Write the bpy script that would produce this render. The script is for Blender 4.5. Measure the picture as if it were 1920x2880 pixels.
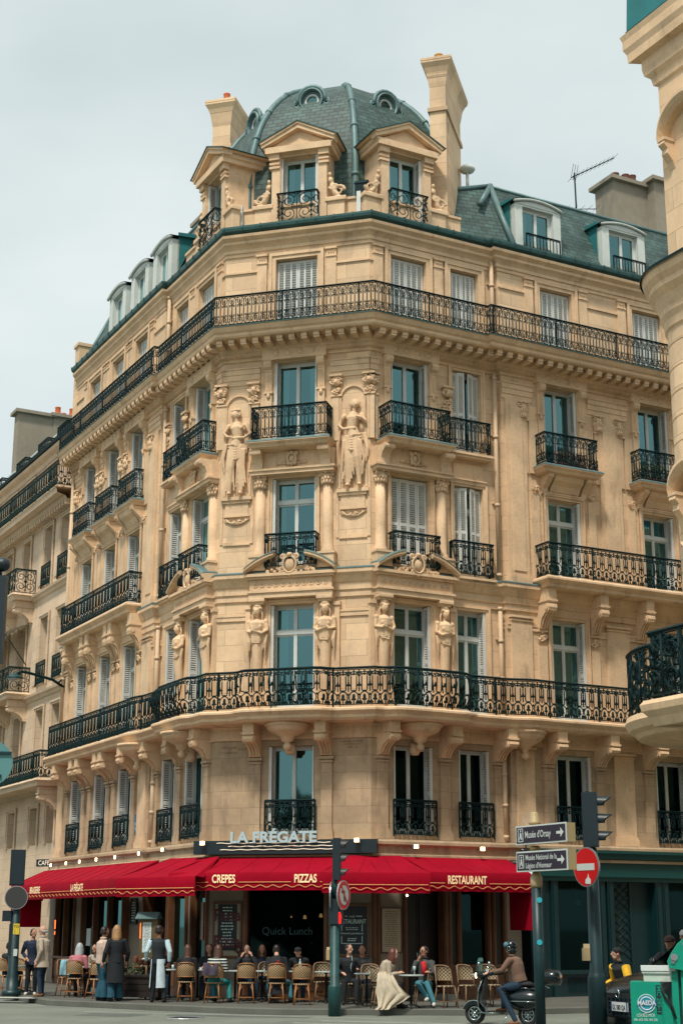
import bpy, math, random
from math import sin, cos, tan, pi, radians, sqrt, floor, atan2, hypot
from mathutils import Vector, Matrix
SC = bpy.context.scene
for _o in list(bpy.data.objects): bpy.data.objects.remove(_o)
random.seed(7)
# ------------------------------------------------------------------ camera
cam = bpy.data.cameras.new('camera'); camo = bpy.data.objects.new('camera', cam)
SC.collection.objects.link(camo); SC.camera = camo
cam.sensor_fit = 'VERTICAL'; cam.sensor_height = 36; cam.sensor_width = 24; cam.lens = 52.5
cam.clip_end = 3000; cam.clip_start = .2
camo.matrix_world = Matrix.Translation((0, 0, 1.85)) @ Matrix.Rotation(radians(105.45), 4, 'X') @ Matrix.Rotation(radians(.13), 4, 'Z')
# ------------------------------------------------------------------ world and sun (bright overcast)
W = bpy.data.worlds.new("World"); SC.world = W; W.use_nodes = True
nt = W.node_tree; nt.nodes.clear(); N = nt.nodes.new; Lk = nt.links.new
out = N('ShaderNodeOutputWorld'); add = N('ShaderNodeAddShader')
sky = N('ShaderNodeTexSky'); sky.sky_type = 'NISHITA'; sky.sun_disc = False
SUN_EL, SUN_AZ = 60, 200      # azimuth clockwise from +Y; behind the photographer, a little to the left
sky.sun_elevation = radians(SUN_EL); sky.sun_rotation = radians(SUN_AZ)
b1 = N('ShaderNodeBackground'); b1.inputs[1].default_value = .012; Lk(sky.outputs[0], b1.inputs[0])
tc = N('ShaderNodeTexCoord'); mp = N('ShaderNodeMapping'); mp.inputs['Scale'].default_value = (1, 1, 2.2)
nz = N('ShaderNodeTexNoise'); nz.inputs['Scale'].default_value = 3.1; nz.inputs['Detail'].default_value = 4; nz.inputs['Roughness'].default_value = .5
cr = N('ShaderNodeValToRGB'); cr.color_ramp.elements[0].position = .3; cr.color_ramp.elements[1].position = .72
cr.color_ramp.elements[0].color = (.435, .495, .492, 1); cr.color_ramp.elements[1].color = (.585, .63, .612, 1)
Lk(tc.outputs['Generated'], mp.inputs[0]); Lk(mp.outputs[0], nz.inputs[0]); Lk(nz.outputs[0], cr.inputs[0])
b2 = N('ShaderNodeBackground'); b2.inputs[1].default_value = 1.0; Lk(cr.outputs[0], b2.inputs[0])
Lk(b1.outputs[0], add.inputs[0]); Lk(b2.outputs[0], add.inputs[1]); Lk(add.outputs[0], out.inputs[0])
sl = bpy.data.lights.new('sun', 'SUN'); slo = bpy.data.objects.new('sun', sl); SC.collection.objects.link(slo)
sl.energy = 2.5; sl.angle = radians(7); sl.color = (1, .93, .82)
_d = Vector((sin(radians(SUN_AZ)) * cos(radians(SUN_EL)), cos(radians(SUN_AZ)) * cos(radians(SUN_EL)), sin(radians(SUN_EL))))
slo.rotation_euler = _d.to_track_quat('Z', 'Y').to_euler(); slo.location = (0, -10, 40)
vs = SC.view_settings; vs.view_transform = 'Standard'; vs.look = 'None'; vs.gamma = 1; vs.use_curve_mapping = False; vs.exposure = .46
SC.cycles.max_bounces = 5; SC.cycles.diffuse_bounces = 3; SC.cycles.glossy_bounces = 2; SC.cycles.transmission_bounces = 3
SC.cycles.transparent_max_bounces = 6; SC.cycles.caustics_reflective = False; SC.cycles.caustics_refractive = False
# ------------------------------------------------------------------ materials
MT = {}
def mat(name, col, rough=.7, metal=0, noise=None, bump=None, emit=None, spec=.5, coat=0, bricks=None, stains=None):
    """noise=(scale, amount): tone variation; bump=(scale,strength); bricks=(w,h,mortar,var,offset) in metres on UV; stains=(scale, colour, threshold)"""
    m = bpy.data.materials.new(name); m.use_nodes = True; t = m.node_tree; b = t.nodes['Principled BSDF']; n = t.nodes.new; l = t.links.new
    b.inputs['Roughness'].default_value = rough; b.inputs['Metallic'].default_value = metal; b.inputs['Specular IOR Level'].default_value = spec
    b.inputs['Coat Weight'].default_value = coat
    c = (*col, 1); b.inputs['Base Color'].default_value = c; cur = None
    g = n('ShaderNodeNewGeometry')
    if bricks:
        uv = n('ShaderNodeUVMap'); br = n('ShaderNodeTexBrick'); l(uv.outputs[0], br.inputs['Vector'])
        w, h, mo, var, off = bricks
        br.inputs['Scale'].default_value = 1; br.inputs['Brick Width'].default_value = w; br.inputs['Row Height'].default_value = h
        br.inputs['Mortar Size'].default_value = mo; br.inputs['Mortar Smooth'].default_value = .3; br.offset = off
        br.inputs['Color1'].default_value = (*[x * (1 - var) for x in col], 1); br.inputs['Color2'].default_value = (*[min(1, x * (1 + var)) for x in col], 1)
        br.inputs['Mortar'].default_value = (*[x * (.72 if h > .3 else .45) for x in col], 1); cur = br.outputs[0]
    def mul(cur, fac_out, lo, hi):
        mr = n('ShaderNodeMapRange'); l(fac_out, mr.inputs[0]); mr.inputs[1].default_value = .3; mr.inputs[2].default_value = .7
        mr.inputs[3].default_value = lo; mr.inputs[4].default_value = hi
        mx = n('ShaderNodeMix'); mx.data_type = 'RGBA'; mx.blend_type = 'MULTIPLY'; mx.inputs[0].default_value = 1
        if cur: l(cur, mx.inputs[6])
        else: mx.inputs[6].default_value = c
        cb = n('ShaderNodeCombineColor'); [l(mr.outputs[0], cb.inputs[i]) for i in range(3)]; l(cb.outputs[0], mx.inputs[7]); return mx.outputs[2]
    if noise:
        for k, (s, a) in enumerate([noise, (noise[0] * 9, noise[1] * .5)]):
            x = n('ShaderNodeTexNoise'); x.inputs['Scale'].default_value = s; x.inputs['Detail'].default_value = 5; l(g.outputs['Position'], x.inputs[0])
            cur = mul(cur, x.outputs[0], 1 - a, 1 + a)
    if stains:
        s, sc, th = stains
        mp = n('ShaderNodeMapping'); mp.inputs['Scale'].default_value = (1, 1, .35); l(g.outputs['Position'], mp.inputs[0])
        x = n('ShaderNodeTexNoise'); x.inputs['Scale'].default_value = s; x.inputs['Detail'].default_value = 7; x.inputs['Roughness'].default_value = .65; l(mp.outputs[0], x.inputs[0])
        mr = n('ShaderNodeMapRange'); l(x.outputs[0], mr.inputs[0]); mr.inputs[1].default_value = th; mr.inputs[2].default_value = th + .17
        mr.inputs[3].default_value = 0; mr.inputs[4].default_value = .6
        mx = n('ShaderNodeMix'); mx.data_type = 'RGBA'; l(mr.outputs[0], mx.inputs[0]); mx.inputs[7].default_value = (*sc, 1)
        if cur: l(cur, mx.inputs[6])
        else: mx.inputs[6].default_value = c
        cur = mx.outputs[2]
    if cur: l(cur, b.inputs['Base Color'])
    if bump or bricks:
        bp = n('ShaderNodeBump'); bp.inputs['Strength'].default_value = bump[1] if bump else .5; bp.inputs['Distance'].default_value = .02
        if bricks and not (bump and bump[0] < 0):
            inv = n('ShaderNodeMath'); inv.operation = 'SUBTRACT'; inv.inputs[0].default_value = 1; l(br.outputs['Fac'], inv.inputs[1]); l(inv.outputs[0], bp.inputs['Height'])
        else:
            x = n('ShaderNodeTexNoise'); x.inputs['Scale'].default_value = abs(bump[0]); x.inputs['Detail'].default_value = 4; l(g.outputs['Position'], x.inputs[0]); l(x.outputs[0], bp.inputs['Height'])
        l(bp.outputs[0], b.inputs['Normal'])
    if emit: b.inputs['Emission Color'].default_value = (*emit[0], 1); b.inputs['Emission Strength'].default_value = emit[1]
    MT[name] = m; return m
ST = (.755, .535, .335)
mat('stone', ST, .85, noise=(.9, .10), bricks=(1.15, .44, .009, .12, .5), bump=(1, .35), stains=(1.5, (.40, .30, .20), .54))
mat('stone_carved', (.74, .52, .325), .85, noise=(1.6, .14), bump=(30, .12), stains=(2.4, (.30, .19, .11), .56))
mat('stone_worn_shaded', (.48, .345, .22), .9, noise=(.7, .16), bricks=(1.15, .44, .008, .10, .5), bump=(1, .25), stains=(2.2, (.22, .16, .11), .54))  # darker copy of stone: shade of the lower storey painted in, plus dirt stains
mat('stone_grey', (.70, .53, .37), .88, noise=(.8, .10), bricks=(1.1, .42, .008, .06, .5), bump=(1, .25), stains=(1.4, (.30, .25, .19), .6))
mat('render_plaster', (.30, .26, .20), .95, noise=(.5, .14), stains=(.9, (.18, .16, .13), .56))
mat('iron', (.002, .019, .021), .6, .0, spec=.18)
mat('green_iron', (.004, .024, .023), .6, spec=.2)
mat('zinc', (.12, .20, .20), .55, .3, noise=(1.5, .18), stains=(2.5, (.30, .40, .38), .58))
mat('zinc_dark', (.035, .095, .09), .5, .3, noise=(2.5, .2))
mat('slate', (.048, .092, .083), .6, noise=(.9, .3), bricks=(.30, .17, .014, .32, .5), bump=(1, .7), stains=(1.7, (.13, .20, .18), .57))
mat('white_paint', (.66, .69, .66), .5, noise=(3, .05))
mat('dormer_white', (.62, .66, .62), .6, noise=(2, .08))
mat('dormer_side', (.015, .17, .18), .7, noise=(2, .12))
mat('shutter_white', (.70, .70, .66), .55, noise=(3, .06))
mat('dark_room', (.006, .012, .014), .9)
mat('curtain', (.22, .40, .38), .9); mat('curtain_beige', (.42, .39, .31), .9)
mat('clay', (.62, .15, .055), .8, noise=(6, .15)); mat('clay_ochre', (.55, .30, .09), .8); mat('clay_dark', (.17, .07, .055), .8)
mat('pipe_cream', (.62, .45, .29), .6, noise=(1, .07))
def glass(name, tint, refl, rough=.03):
    m = bpy.data.materials.new(name); m.use_nodes = True; t = m.node_tree; t.nodes.clear(); n = t.nodes.new; l = t.links.new
    o = n('ShaderNodeOutputMaterial'); mx = n('ShaderNodeMixShader'); tr = n('ShaderNodeBsdfTransparent'); gl = n('ShaderNodeBsdfGlossy')
    tr.inputs[0].default_value = (*tint, 1); gl.inputs['Color'].default_value = refl[1] + (1,); gl.inputs['Roughness'].default_value = rough
    fr = n('ShaderNodeFresnel'); fr.inputs[0].default_value = 1.5; ad = n('ShaderNodeMath'); ad.operation = 'ADD'; ad.use_clamp = True; ad.inputs[1].default_value = refl[0]
    l(fr.outputs[0], ad.inputs[0]); l(ad.outputs[0], mx.inputs[0]); l(tr.outputs[0], mx.inputs[1]); l(gl.outputs[0], mx.inputs[2])
    bp = n('ShaderNodeBump'); bp.inputs['Strength'].default_value = .05; x = n('ShaderNodeTexNoise'); x.inputs['Scale'].default_value = 1.3; g = n('ShaderNodeNewGeometry')
    l(g.outputs['Position'], x.inputs[0]); l(x.outputs[0], bp.inputs['Height']); l(bp.outputs[0], gl.inputs['Normal'])
    l(mx.outputs[0], o.inputs[0]); MT[name] = m
glass('glass', (.5, .7, .7), (.22, (.38, .74, .77)))
glass('glass_clear', (.75, .85, .85), (.06, (.5, .75, .78)))
glass('glass_dark', (.4, .5, .5), (.05, (.08, .19, .20)))
# ------------------------------------------------------------------ mesh helpers
class Fr:
    """plan frame: origin P, direction d along the wall, outward normal n, base height z"""
    def __init__(s, P, d, n=None, z=0.):
        s.P = Vector(P[:2]); s.d = Vector(d[:2]).normalized(); s.n = Vector(n[:2]).normalized() if n is not None else Vector((s.d.y, -s.d.x)); s.z = z
    def __call__(s, u, o, z):
        q = s.P + s.d * u + s.n * o; return (q.x, q.y, s.z + z)
    def off(s, u=0, o=0, z=0): return Fr(s.P + s.d * u + s.n * o, s.d, s.n, s.z + z)
def ang(x, y, a, z=0.):
    """local frame at (x,y): its 'd' points a degrees counter-clockwise from +X, 'n' (its front) 90 degrees clockwise of d"""
    return Fr((x, y), (cos(radians(a)), sin(radians(a))), None, z)
class MB:
    def __init__(s): s.V = []; s.F = []; s.S = []
    def add(s, vs, fs, sm=False):
        b = len(s.V); s.V.extend(vs); s.F.extend([tuple(b + i for i in f) for f in fs]); s.S.extend([sm] * len(fs)); return s
    def box(s, f, u0, u1, o0, o1, z0, z1):
        return s.add([f(u, o, z) for z in (z0, z1) for o in (o0, o1) for u in (u0, u1)], [(0, 1, 3, 2), (4, 6, 7, 5), (0, 4, 5, 1), (2, 3, 7, 6), (0, 2, 6, 4), (1, 5, 7, 3)])
    def prism(s, f, pts, o0, o1):
        n = len(pts); return s.add([f(u, o, z) for o in (o0, o1) for u, z in pts], [tuple(range(n)), tuple(range(2 * n - 1, n - 1, -1))] + [(i, (i + 1) % n, n + (i + 1) % n, n + i) for i in range(n)])
    def prof(s, f, pts, u0, u1, caps=True):
        n = len(pts); return s.add([f(u, o, z) for u in (u0, u1) for o, z in pts], ([tuple(range(n)), tuple(range(2 * n - 1, n - 1, -1))] if caps else []) + [(i, (i + 1) % n, n + (i + 1) % n, n + i) for i in range(n)])
    def plate(s, f, pts, z0, z1):
        n = len(pts); return s.add([f(u, o, z) for z in (z0, z1) for u, o in pts], [tuple(range(n)), tuple(range(2 * n - 1, n - 1, -1))] + [(i, (i + 1) % n, n + (i + 1) % n, n + i) for i in range(n)])
    def grid(s, rows, closed=False, sm=True, caps=False):
        m = len(rows[0]); vs = [p for r in rows for p in r]; fs = []
        for i in range(len(rows) - 1):
            for j in range(m if closed else m - 1):
                k = (j + 1) % m; fs.append((i * m + j, i * m + k, (i + 1) * m + k, (i + 1) * m + j))
        if caps: fs.append(tuple(range(m - 1, -1, -1))); fs.append(tuple((len(rows) - 1) * m + j for j in range(m)))
        return s.add(vs, fs, sm)
    def tube(s, pts, r, n=6, sm=True, closed=False, flat=1.0):
        pts = [Vector(p) for p in pts]; N_ = len(pts); rr = r if isinstance(r, (list, tuple)) else [r] * N_; rows = []; ref = None
        for i, p in enumerate(pts):
            a = pts[(i - 1) % N_] if (closed or i > 0) else p; b = pts[(i + 1) % N_] if (closed or i < N_ - 1) else p
            t = (b - a)
            if t.length < 1e-9: t = Vector((0, 0, 1))
            t.normalize()
            if ref is None: ref = Vector((0, 0, 1)) if abs(t.z) < .9 else Vector((1, 0, 0))
            x = ref - t * ref.dot(t)
            if x.length < 1e-4: ref = Vector((0, 1, .3)); x = ref - t * ref.dot(t)
            x.normalize(); y = t.cross(x); ref = x
            rows.append([tuple(p + (x * cos(2 * pi * k / n) + y * sin(2 * pi * k / n) * flat) * rr[i]) for k in range(n)])
        if closed: rows.append(rows[0])
        return s.grid(rows, True, sm, caps=not closed)
    def lathe(s, f, u, o, prof, n=16, a0=0, a1=360, sm=True, caps=True):
        full = abs(a1 - a0) >= 359.9; m = n if full else n + 1
        rows = [[f(u + r * cos(radians(a0 + (a1 - a0) * k / n)), o + r * sin(radians(a0 + (a1 - a0) * k / n)), z) for k in range(m)] for r, z in prof]
        return s.grid(rows, full, sm, caps=caps)
    def ell(s, f, c, r, n=8, m=6, rot=0):
        cr_, sr = cos(rot), sin(rot); rows = []
        for i in range(m + 1):
            th = pi * i / m; rows.append([])
            for k in range(n):
                a = 2 * pi * k / n; x = r[0] * max(sin(th), .02) * cos(a); y = r[1] * max(sin(th), .02) * sin(a); z = r[2] * cos(th)
                x, z = x * cr_ - z * sr, x * sr + z * cr_; rows[-1].append(f(c[0] + x, c[1] + y, c[2] + z))
        return s.grid(rows, True, True)
    def sweep(s, path, prof, closed=False, ks=None):
        rows = []; n = len(path)
        if ks:
            c = [offs(path, o, ks) for o, z in prof]; return s.grid([[(c[j][i][0], c[j][i][1], prof[j][1]) for j in range(len(prof))] for i in range(n)], False, False)
        for i in range(n):
            p = Vector(path[i]); ds = []
            if closed or i > 0: ds.append((p - Vector(path[i - 1])).normalized())
            if closed or i < n - 1: ds.append((Vector(path[(i + 1) % n]) - p).normalized())
            ns = [Vector((d.y, -d.x)) for d in ds]; m = sum(ns, Vector((0, 0)));
            if m.length < 1e-6: m = ns[0].copy()
            m.normalize(); k = 1 / max(.35, m.dot(ns[0])); rows.append([(p.x + m.x * o * k, p.y + m.y * o * k, z) for o, z in prof])
        if closed: rows.append(rows[0])
        return s.grid(rows, False, False)
    def build(s, name, m, parent=None, uvd=None, remesh=None, label=None, base=None):
        me = bpy.data.meshes.new(name); w = Vector((0, 0, 0)); p = parent
        while p is not None: w = w + p.location; p = p.parent
        if base is not None and parent is None: w = Vector(base)
        me.from_pydata([(v[0] - w.x, v[1] - w.y, v[2] - w.z) for v in s.V], [], s.F); me.materials.append(MT[m])
        me.polygons.foreach_set('use_smooth', s.S)
        uvl = me.uv_layers.new(name='UVMap'); d = uvd if uvd is not None else (1, 0)
        if callable(d): co = [c for v in s.V for c in d(v)]
        else: co = [c for v in s.V for c in (v[0] * d[0] + v[1] * d[1], v[2])]
        li = [0] * len(me.loops); me.loops.foreach_get('vertex_index', li)
        uvl.data.foreach_set('uv', [co[2 * i + j] for i in li for j in (0, 1)]); me.update()
        o = bpy.data.objects.new(name, me); SC.collection.objects.link(o)
        if parent is not None: o.parent = parent
        elif base is not None: o.location = w
        if remesh:
            r = o.modifiers.new('Remesh', 'REMESH'); r.mode = 'VOXEL'; r.voxel_size = remesh; r.use_smooth_shade = True
        if label: o['label'] = label
        return o
def tag(o, label=None, cat=None, group=None, kind=None):
    if label: o['label'] = label
    if cat: o['category'] = cat
    if group: o['group'] = group
    if kind: o['kind'] = kind
    return o
def thing(name, loc, label, cat, group=None):
    o = bpy.data.objects.new(name, None); SC.collection.objects.link(o); o.location = loc; o.empty_display_size = .2
    return tag(o, label, cat, group)
def holder(name, parent, loc=(0, 0, 0)):
    o = bpy.data.objects.new(name, None); SC.collection.objects.link(o); o.parent = parent; o.location = loc; return o
def arc(cx, cy, r, a0, a1, n=8, ry=None):
    ry = r if ry is None else ry
    return [(cx + r * cos(radians(a0 + (a1 - a0) * i / n)), cy + ry * sin(radians(a0 + (a1 - a0) * i / n))) for i in range(n + 1)]
def spiral(cx, cy, r, a0, turns, n=9, k=.25):
    return [(cx + r * (1 - (1 - k) * i / n) * cos(radians(a0) + 2 * pi * turns * i / n), cy + r * (1 - (1 - k) * i / n) * sin(radians(a0) + 2 * pi * turns * i / n)) for i in range(n + 1)]
def offs(path, o, ks=None):
    if ks:
        r = []; n = len(path); P = [Vector(q) for q in path]; D = [(b - a).normalized() for a, b in zip(P, P[1:])]; Nn = [Vector((d.y, -d.x)) for d in D]
        for i in range(n):
            if i == 0: q = P[0] + Nn[0] * o * ks[0]
            elif i == n - 1: q = P[-1] + Nn[-1] * o * ks[-1]
            else:
                a, b, d1, d2 = P[i] + Nn[i - 1] * o * ks[i - 1], P[i] + Nn[i] * o * ks[i], D[i - 1], D[i]; cr_ = d1.x * d2.y - d1.y * d2.x
                q = a if abs(cr_) < 1e-4 else a + d1 * (((b - a).x * d2.y - (b - a).y * d2.x) / cr_)
            r.append((q.x, q.y))
        return r
    r = []; n = len(path)
    for i in range(n):
        p = Vector(path[i]); ds = []
        if i > 0: ds.append((p - Vector(path[i - 1])).normalized())
        if i < n - 1: ds.append((Vector(path[i + 1]) - p).normalized())
        ns = [Vector((d.y, -d.x)) for d in ds]; m = sum(ns, Vector((0, 0))).normalized(); k = 1 / max(.35, m.dot(ns[0])); q = p + m * o * k; r.append((q.x, q.y))
    return r
class Path:
    def __init__(s, pts):
        s.p = [Vector(q) for q in pts]; s.L = [0]
        for a, b in zip(s.p, s.p[1:]): s.L.append(s.L[-1] + (b - a).length)
        s.len = s.L[-1]
    def at(s, t):
        t = max(0, min(s.len, t)); i = 0
        while i < len(s.L) - 2 and t > s.L[i + 1]: i += 1
        a, b = s.p[i], s.p[i + 1]; d = (b - a).normalized(); return a + d * (t - s.L[i]), Vector((d.y, -d.x))
# ------------------------------------------------------------------ wrought iron
def patA(w, h):
    """interlaced ovals with buds at head and foot, slim bars between (fifth and fourth storey balconies)"""
    c = w / 2; R = w * .5; L = []
    L += [arc(c, h - R * 1.15, R, 0, 180, 8, R * 1.1), arc(c, R * 1.15, R, 180, 360, 8, R * 1.1)]
    L += [arc(c, R * 1.05, R * .55, -40, 220, 8, R * .8), arc(c, h - R * 1.05, R * .55, 140, 400, 8, R * .8)]
    L += [[(0, R * 1.1), (0, h - R * 1.1)], [(c, R * .5), (c, h - R * .5)]]
    for sx in (-1, 1):
        L += [spiral(c + sx * R * .42, R * 2.35, R * .36, 90 - sx * 90 + 180, .9 * sx, 7), spiral(c + sx * R * .42, h - R * 2.35, R * .36, 90 - sx * 90 + 180, -.9 * sx, 7)]
    B = [((c, R * 1.1), R * .26, R * .42), ((c, h - R * 1.1), R * .26, R * .42)]
    return L, B
def patB(w, h):
    """tall loop over a lyre with a leafy drop, scrolls at the head (third, second and first storey railings)"""
    c = w / 2; L = []
    L += [arc(c, h * .80, w * .42, 0, 180, 7, h * .13), [(c - w * .26, h * .80), (c - w * .26, h * .42)], [(c + w * .26, h * .80), (c + w * .26, h * .42)]]
    L += [arc(c, h * .42, w * .26, 180, 360, 5, h * .05), arc(c, h * .82, w * .26, 0, 180, 5, h * .05)]
    L += [arc(c, h * .19, w * .44, -60, 240, 10, h * .17), spiral(c - w * .28, h * .055, w * .15, 90, 1, 7), spiral(c + w * .28, h * .055, w * .15, 90, -1, 7)]
    L += [spiral(c - w * .36, h * .90, w * .13, -90, 1, 7), spiral(c + w * .36, h * .90, w * .13, -90, -1, 7), [(0, h * .36), (0, h * .98)], [(c, 0), (c, h * .16)]]
    L += [[(c, h * .88), (c, h * .98)]]
    for sx in (-1, 1): L += [spiral(c + sx * w * .13, h * .14, w * .10, 90, 1.1 * sx, 6), spiral(c + sx * w * .40, h * .55, w * .10, 0 if sx < 0 else 180, sx, 6), [(c + sx * w * .44, h * .10), (c + sx * w * .44, h * .02)]]
    B = [((c, h * .22), w * .15, h * .08), ((c, h * .13), w * .2, h * .02), ((c, h * .38), w * .12, h * .03), ((c, h * .86), w * .1, h * .045), ((0, h * .60), w * .10, h * .05), ((0, h * .28), w * .08, h * .04)]
    return L, B
def patC(w, h):
    """large open scrolls"""
    c = w / 2; L = []
    for sx in (-1, 1):
        L += [spiral(c + sx * w * .22, h * .74, w * .23, 90, -1.4 * sx, 14), spiral(c + sx * w * .22, h * .26, w * .23, -90, 1.4 * sx, 14), arc(c + sx * w * .12, h * .5, w * .14, 90, 270 if sx > 0 else -90, 6, h * .3)]
        L += [spiral(c + sx * w * .40, h * .5, w * .09, 90, 1.2 * sx, 8), spiral(c + sx * w * .38, h * .93, w * .09, -90, 1.2 * sx, 8)]
    L += [[(c, 0), (c, h)], [(0, 0), (0, h)]]
    return L, [((c, h * .5), w * .08, h * .07), ((c, h * .12), w * .05, h * .04)]
def patS(w, h):
    return [[(0, 0), (0, h)]], []
PAT = {'A': (patA, .235), 'B': (patB, .29), 'C': (patC, .8), 'S': (patS, .12)}
def railing(mb, path, z0, h, pat='A', r=.0115, belly=None, posts=2.0, toprail=.032, bot=.06, rn=4, pattern_r=None):
    r = r * 1.25
    """ironwork along a plan path; belly(t,zrel) adds an outward bulge"""
    P = path if isinstance(path, Path) else Path(path); f, cw = PAT[pat]; n = max(1, round(P.len / cw)); w = P.len / n
    def M(t, z):
        q, nn = P.at(t); k = belly(t, z / h) if belly else 0; return (q.x + nn.x * k, q.y + nn.y * k, z0 + z)
    L, B = f(w, h - .04 - bot)
    for i in range(n):
        for pl in L: mb.tube([M(i * w + x, bot + y) for x, y in pl], r, rn, True)
        for (x, y), rx, rz in B:
            q, nn = P.at(i * w + x); k = belly(i * w + x, (bot + y) / h) if belly else 0
            d = Vector((-nn.y, nn.x)); F_ = Fr((q.x + nn.x * k, q.y + nn.y * k), d, nn, z0); mb.ell(F_, (0, 0, bot + y), (rx, .02, rz), 6, 4)
    ts = sorted(set([min(P.len, max(0, x)) for x in P.L] + [P.len * i / max(1, round(P.len / .15)) for i in range(max(1, round(P.len / .15)) + 1)])) if belly or len(P.p) > 3 else P.L
    for zz, rr in ((h, toprail), (h - .05, .012), (bot, .014)): mb.tube([M(t, zz) for t in ts], rr, 4, False)
    m = max(1, round(P.len / posts))
    for i in range(m + 1):
        t = P.len * i / m; mb.tube([M(t, z) for z in ([0, h] if not belly else [h * k / 6 for k in range(7)])], .024, 4, False)
    return mb
# ================================================================== THE CORNER BUILDING
PA = (-3.4165, 40.650); PB = (.7873, 39.5)
LF = Fr(PA, (-.47716, .87882), (-.87882, -.47716)); CF = Fr(PA, (.96456, -.26387), (-.26387, -.96456)); RF = Fr(PB, (.88130, .47255), (.47255, -.88130))
CL = 4.358; STEP = .15; LEND = 12.9; REND = 17.0; SL = 4.35; SR = 4.32
LO = LF.off(o=STEP); RO = RF.off(o=STEP)
BLD = thing('corner_building', (-1.3, 41, 0), 'tall cream stone corner building with a domed slate roof and caryatids, over the red awnings', 'building')
def pp(f, u, o=0): q = f(u, o, 0); return (q[0], q[1])
BASE = [pp(LO, LEND), pp(LO, SL), pp(LF, SL), PA, PB, pp(RF, SR), pp(RO, SR), pp(RO, REND)]
KS = [.70, .70, .70, 1, 1, 1, 1]
def wall_mesh(mb, f, u0, u1, z0, z1, ops, depth=.34):
    us = sorted(set([u0, u1] + [x for o in ops for x in o[:2] if u0 < x < u1])); zs = sorted(set([z0, z1] + [x for o in ops for x in o[2:4] if z0 < x < z1]))
    for a, b in zip(us, us[1:]):
        for c, d in zip(zs, zs[1:]):
            mu, mz = (a + b) / 2, (c + d) / 2
            if any(o[0] < mu < o[1] and o[2] < mz < o[3] for o in ops): continue
            mb.add([f(a, 0, c), f(b, 0, c), f(b, 0, d), f(a, 0, d)], [(0, 1, 2, 3)])
    for a, b, c, d in [o[:4] for o in ops]:
        v = [f(x, o, z) for o in (0, -depth) for x, z in ((a, c), (b, c), (b, d), (a, d))]
        mb.add(v, [(0, 1, 5, 4), (1, 2, 6, 5), (2, 3, 7, 6), (3, 0, 4, 7)])
def wavy(f, u0, u1, z0, z1, o, k=5):
    n = max(6, int((u1 - u0) / .025)); return [[f(u0 + (u1 - u0) * i / n, o + .02 * sin(i * 1.1 + k), z) for i in range(n + 1)] for z in (z0, z1)]
def leaf(mb, P, a, z0, z1, cols=1, sl=.065, mid=True):
    """louvred leaf: P(x,t,z) maps leaf-local width x in 0..a, thickness t and z"""
    f = P; st = .05
    xs = [0] + [a * k / cols for k in range(1, cols)] + [a]
    hw = st / 2 if cols > 1 else st
    def bx(x0, x1, t0, t1, za, zb): mb.box(f, x0, x1, t0, t1, za, zb)
    bx(0, st, 0, .035, z0, z1); bx(a - st, a, 0, .035, z0, z1)
    for x in xs[1:-1]: bx(x - hw, x + hw, .002, .033, z0, z1)
    bx(st, a - st, .001, .034, z0, z0 + .1); bx(st, a - st, .001, .034, z1 - .08, z1)
    if mid: bx(st, a - st, .001, .034, z0 + (z1 - z0) * .45, z0 + (z1 - z0) * .45 + .08)
    z = z0 + .13
    while z < z1 - .12:
        v = [f(x, t, zz) for x in (st, a - st) for t, zz in ((.006, z), (.030, z + sl * .45), (.030, z + sl * .62), (.006, z + sl * .2))]
        mb.add(v, [(0, 1, 5, 4), (1, 2, 6, 5), (2, 3, 7, 6), (3, 0, 4, 7)]); z += sl
NW = [0]
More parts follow.
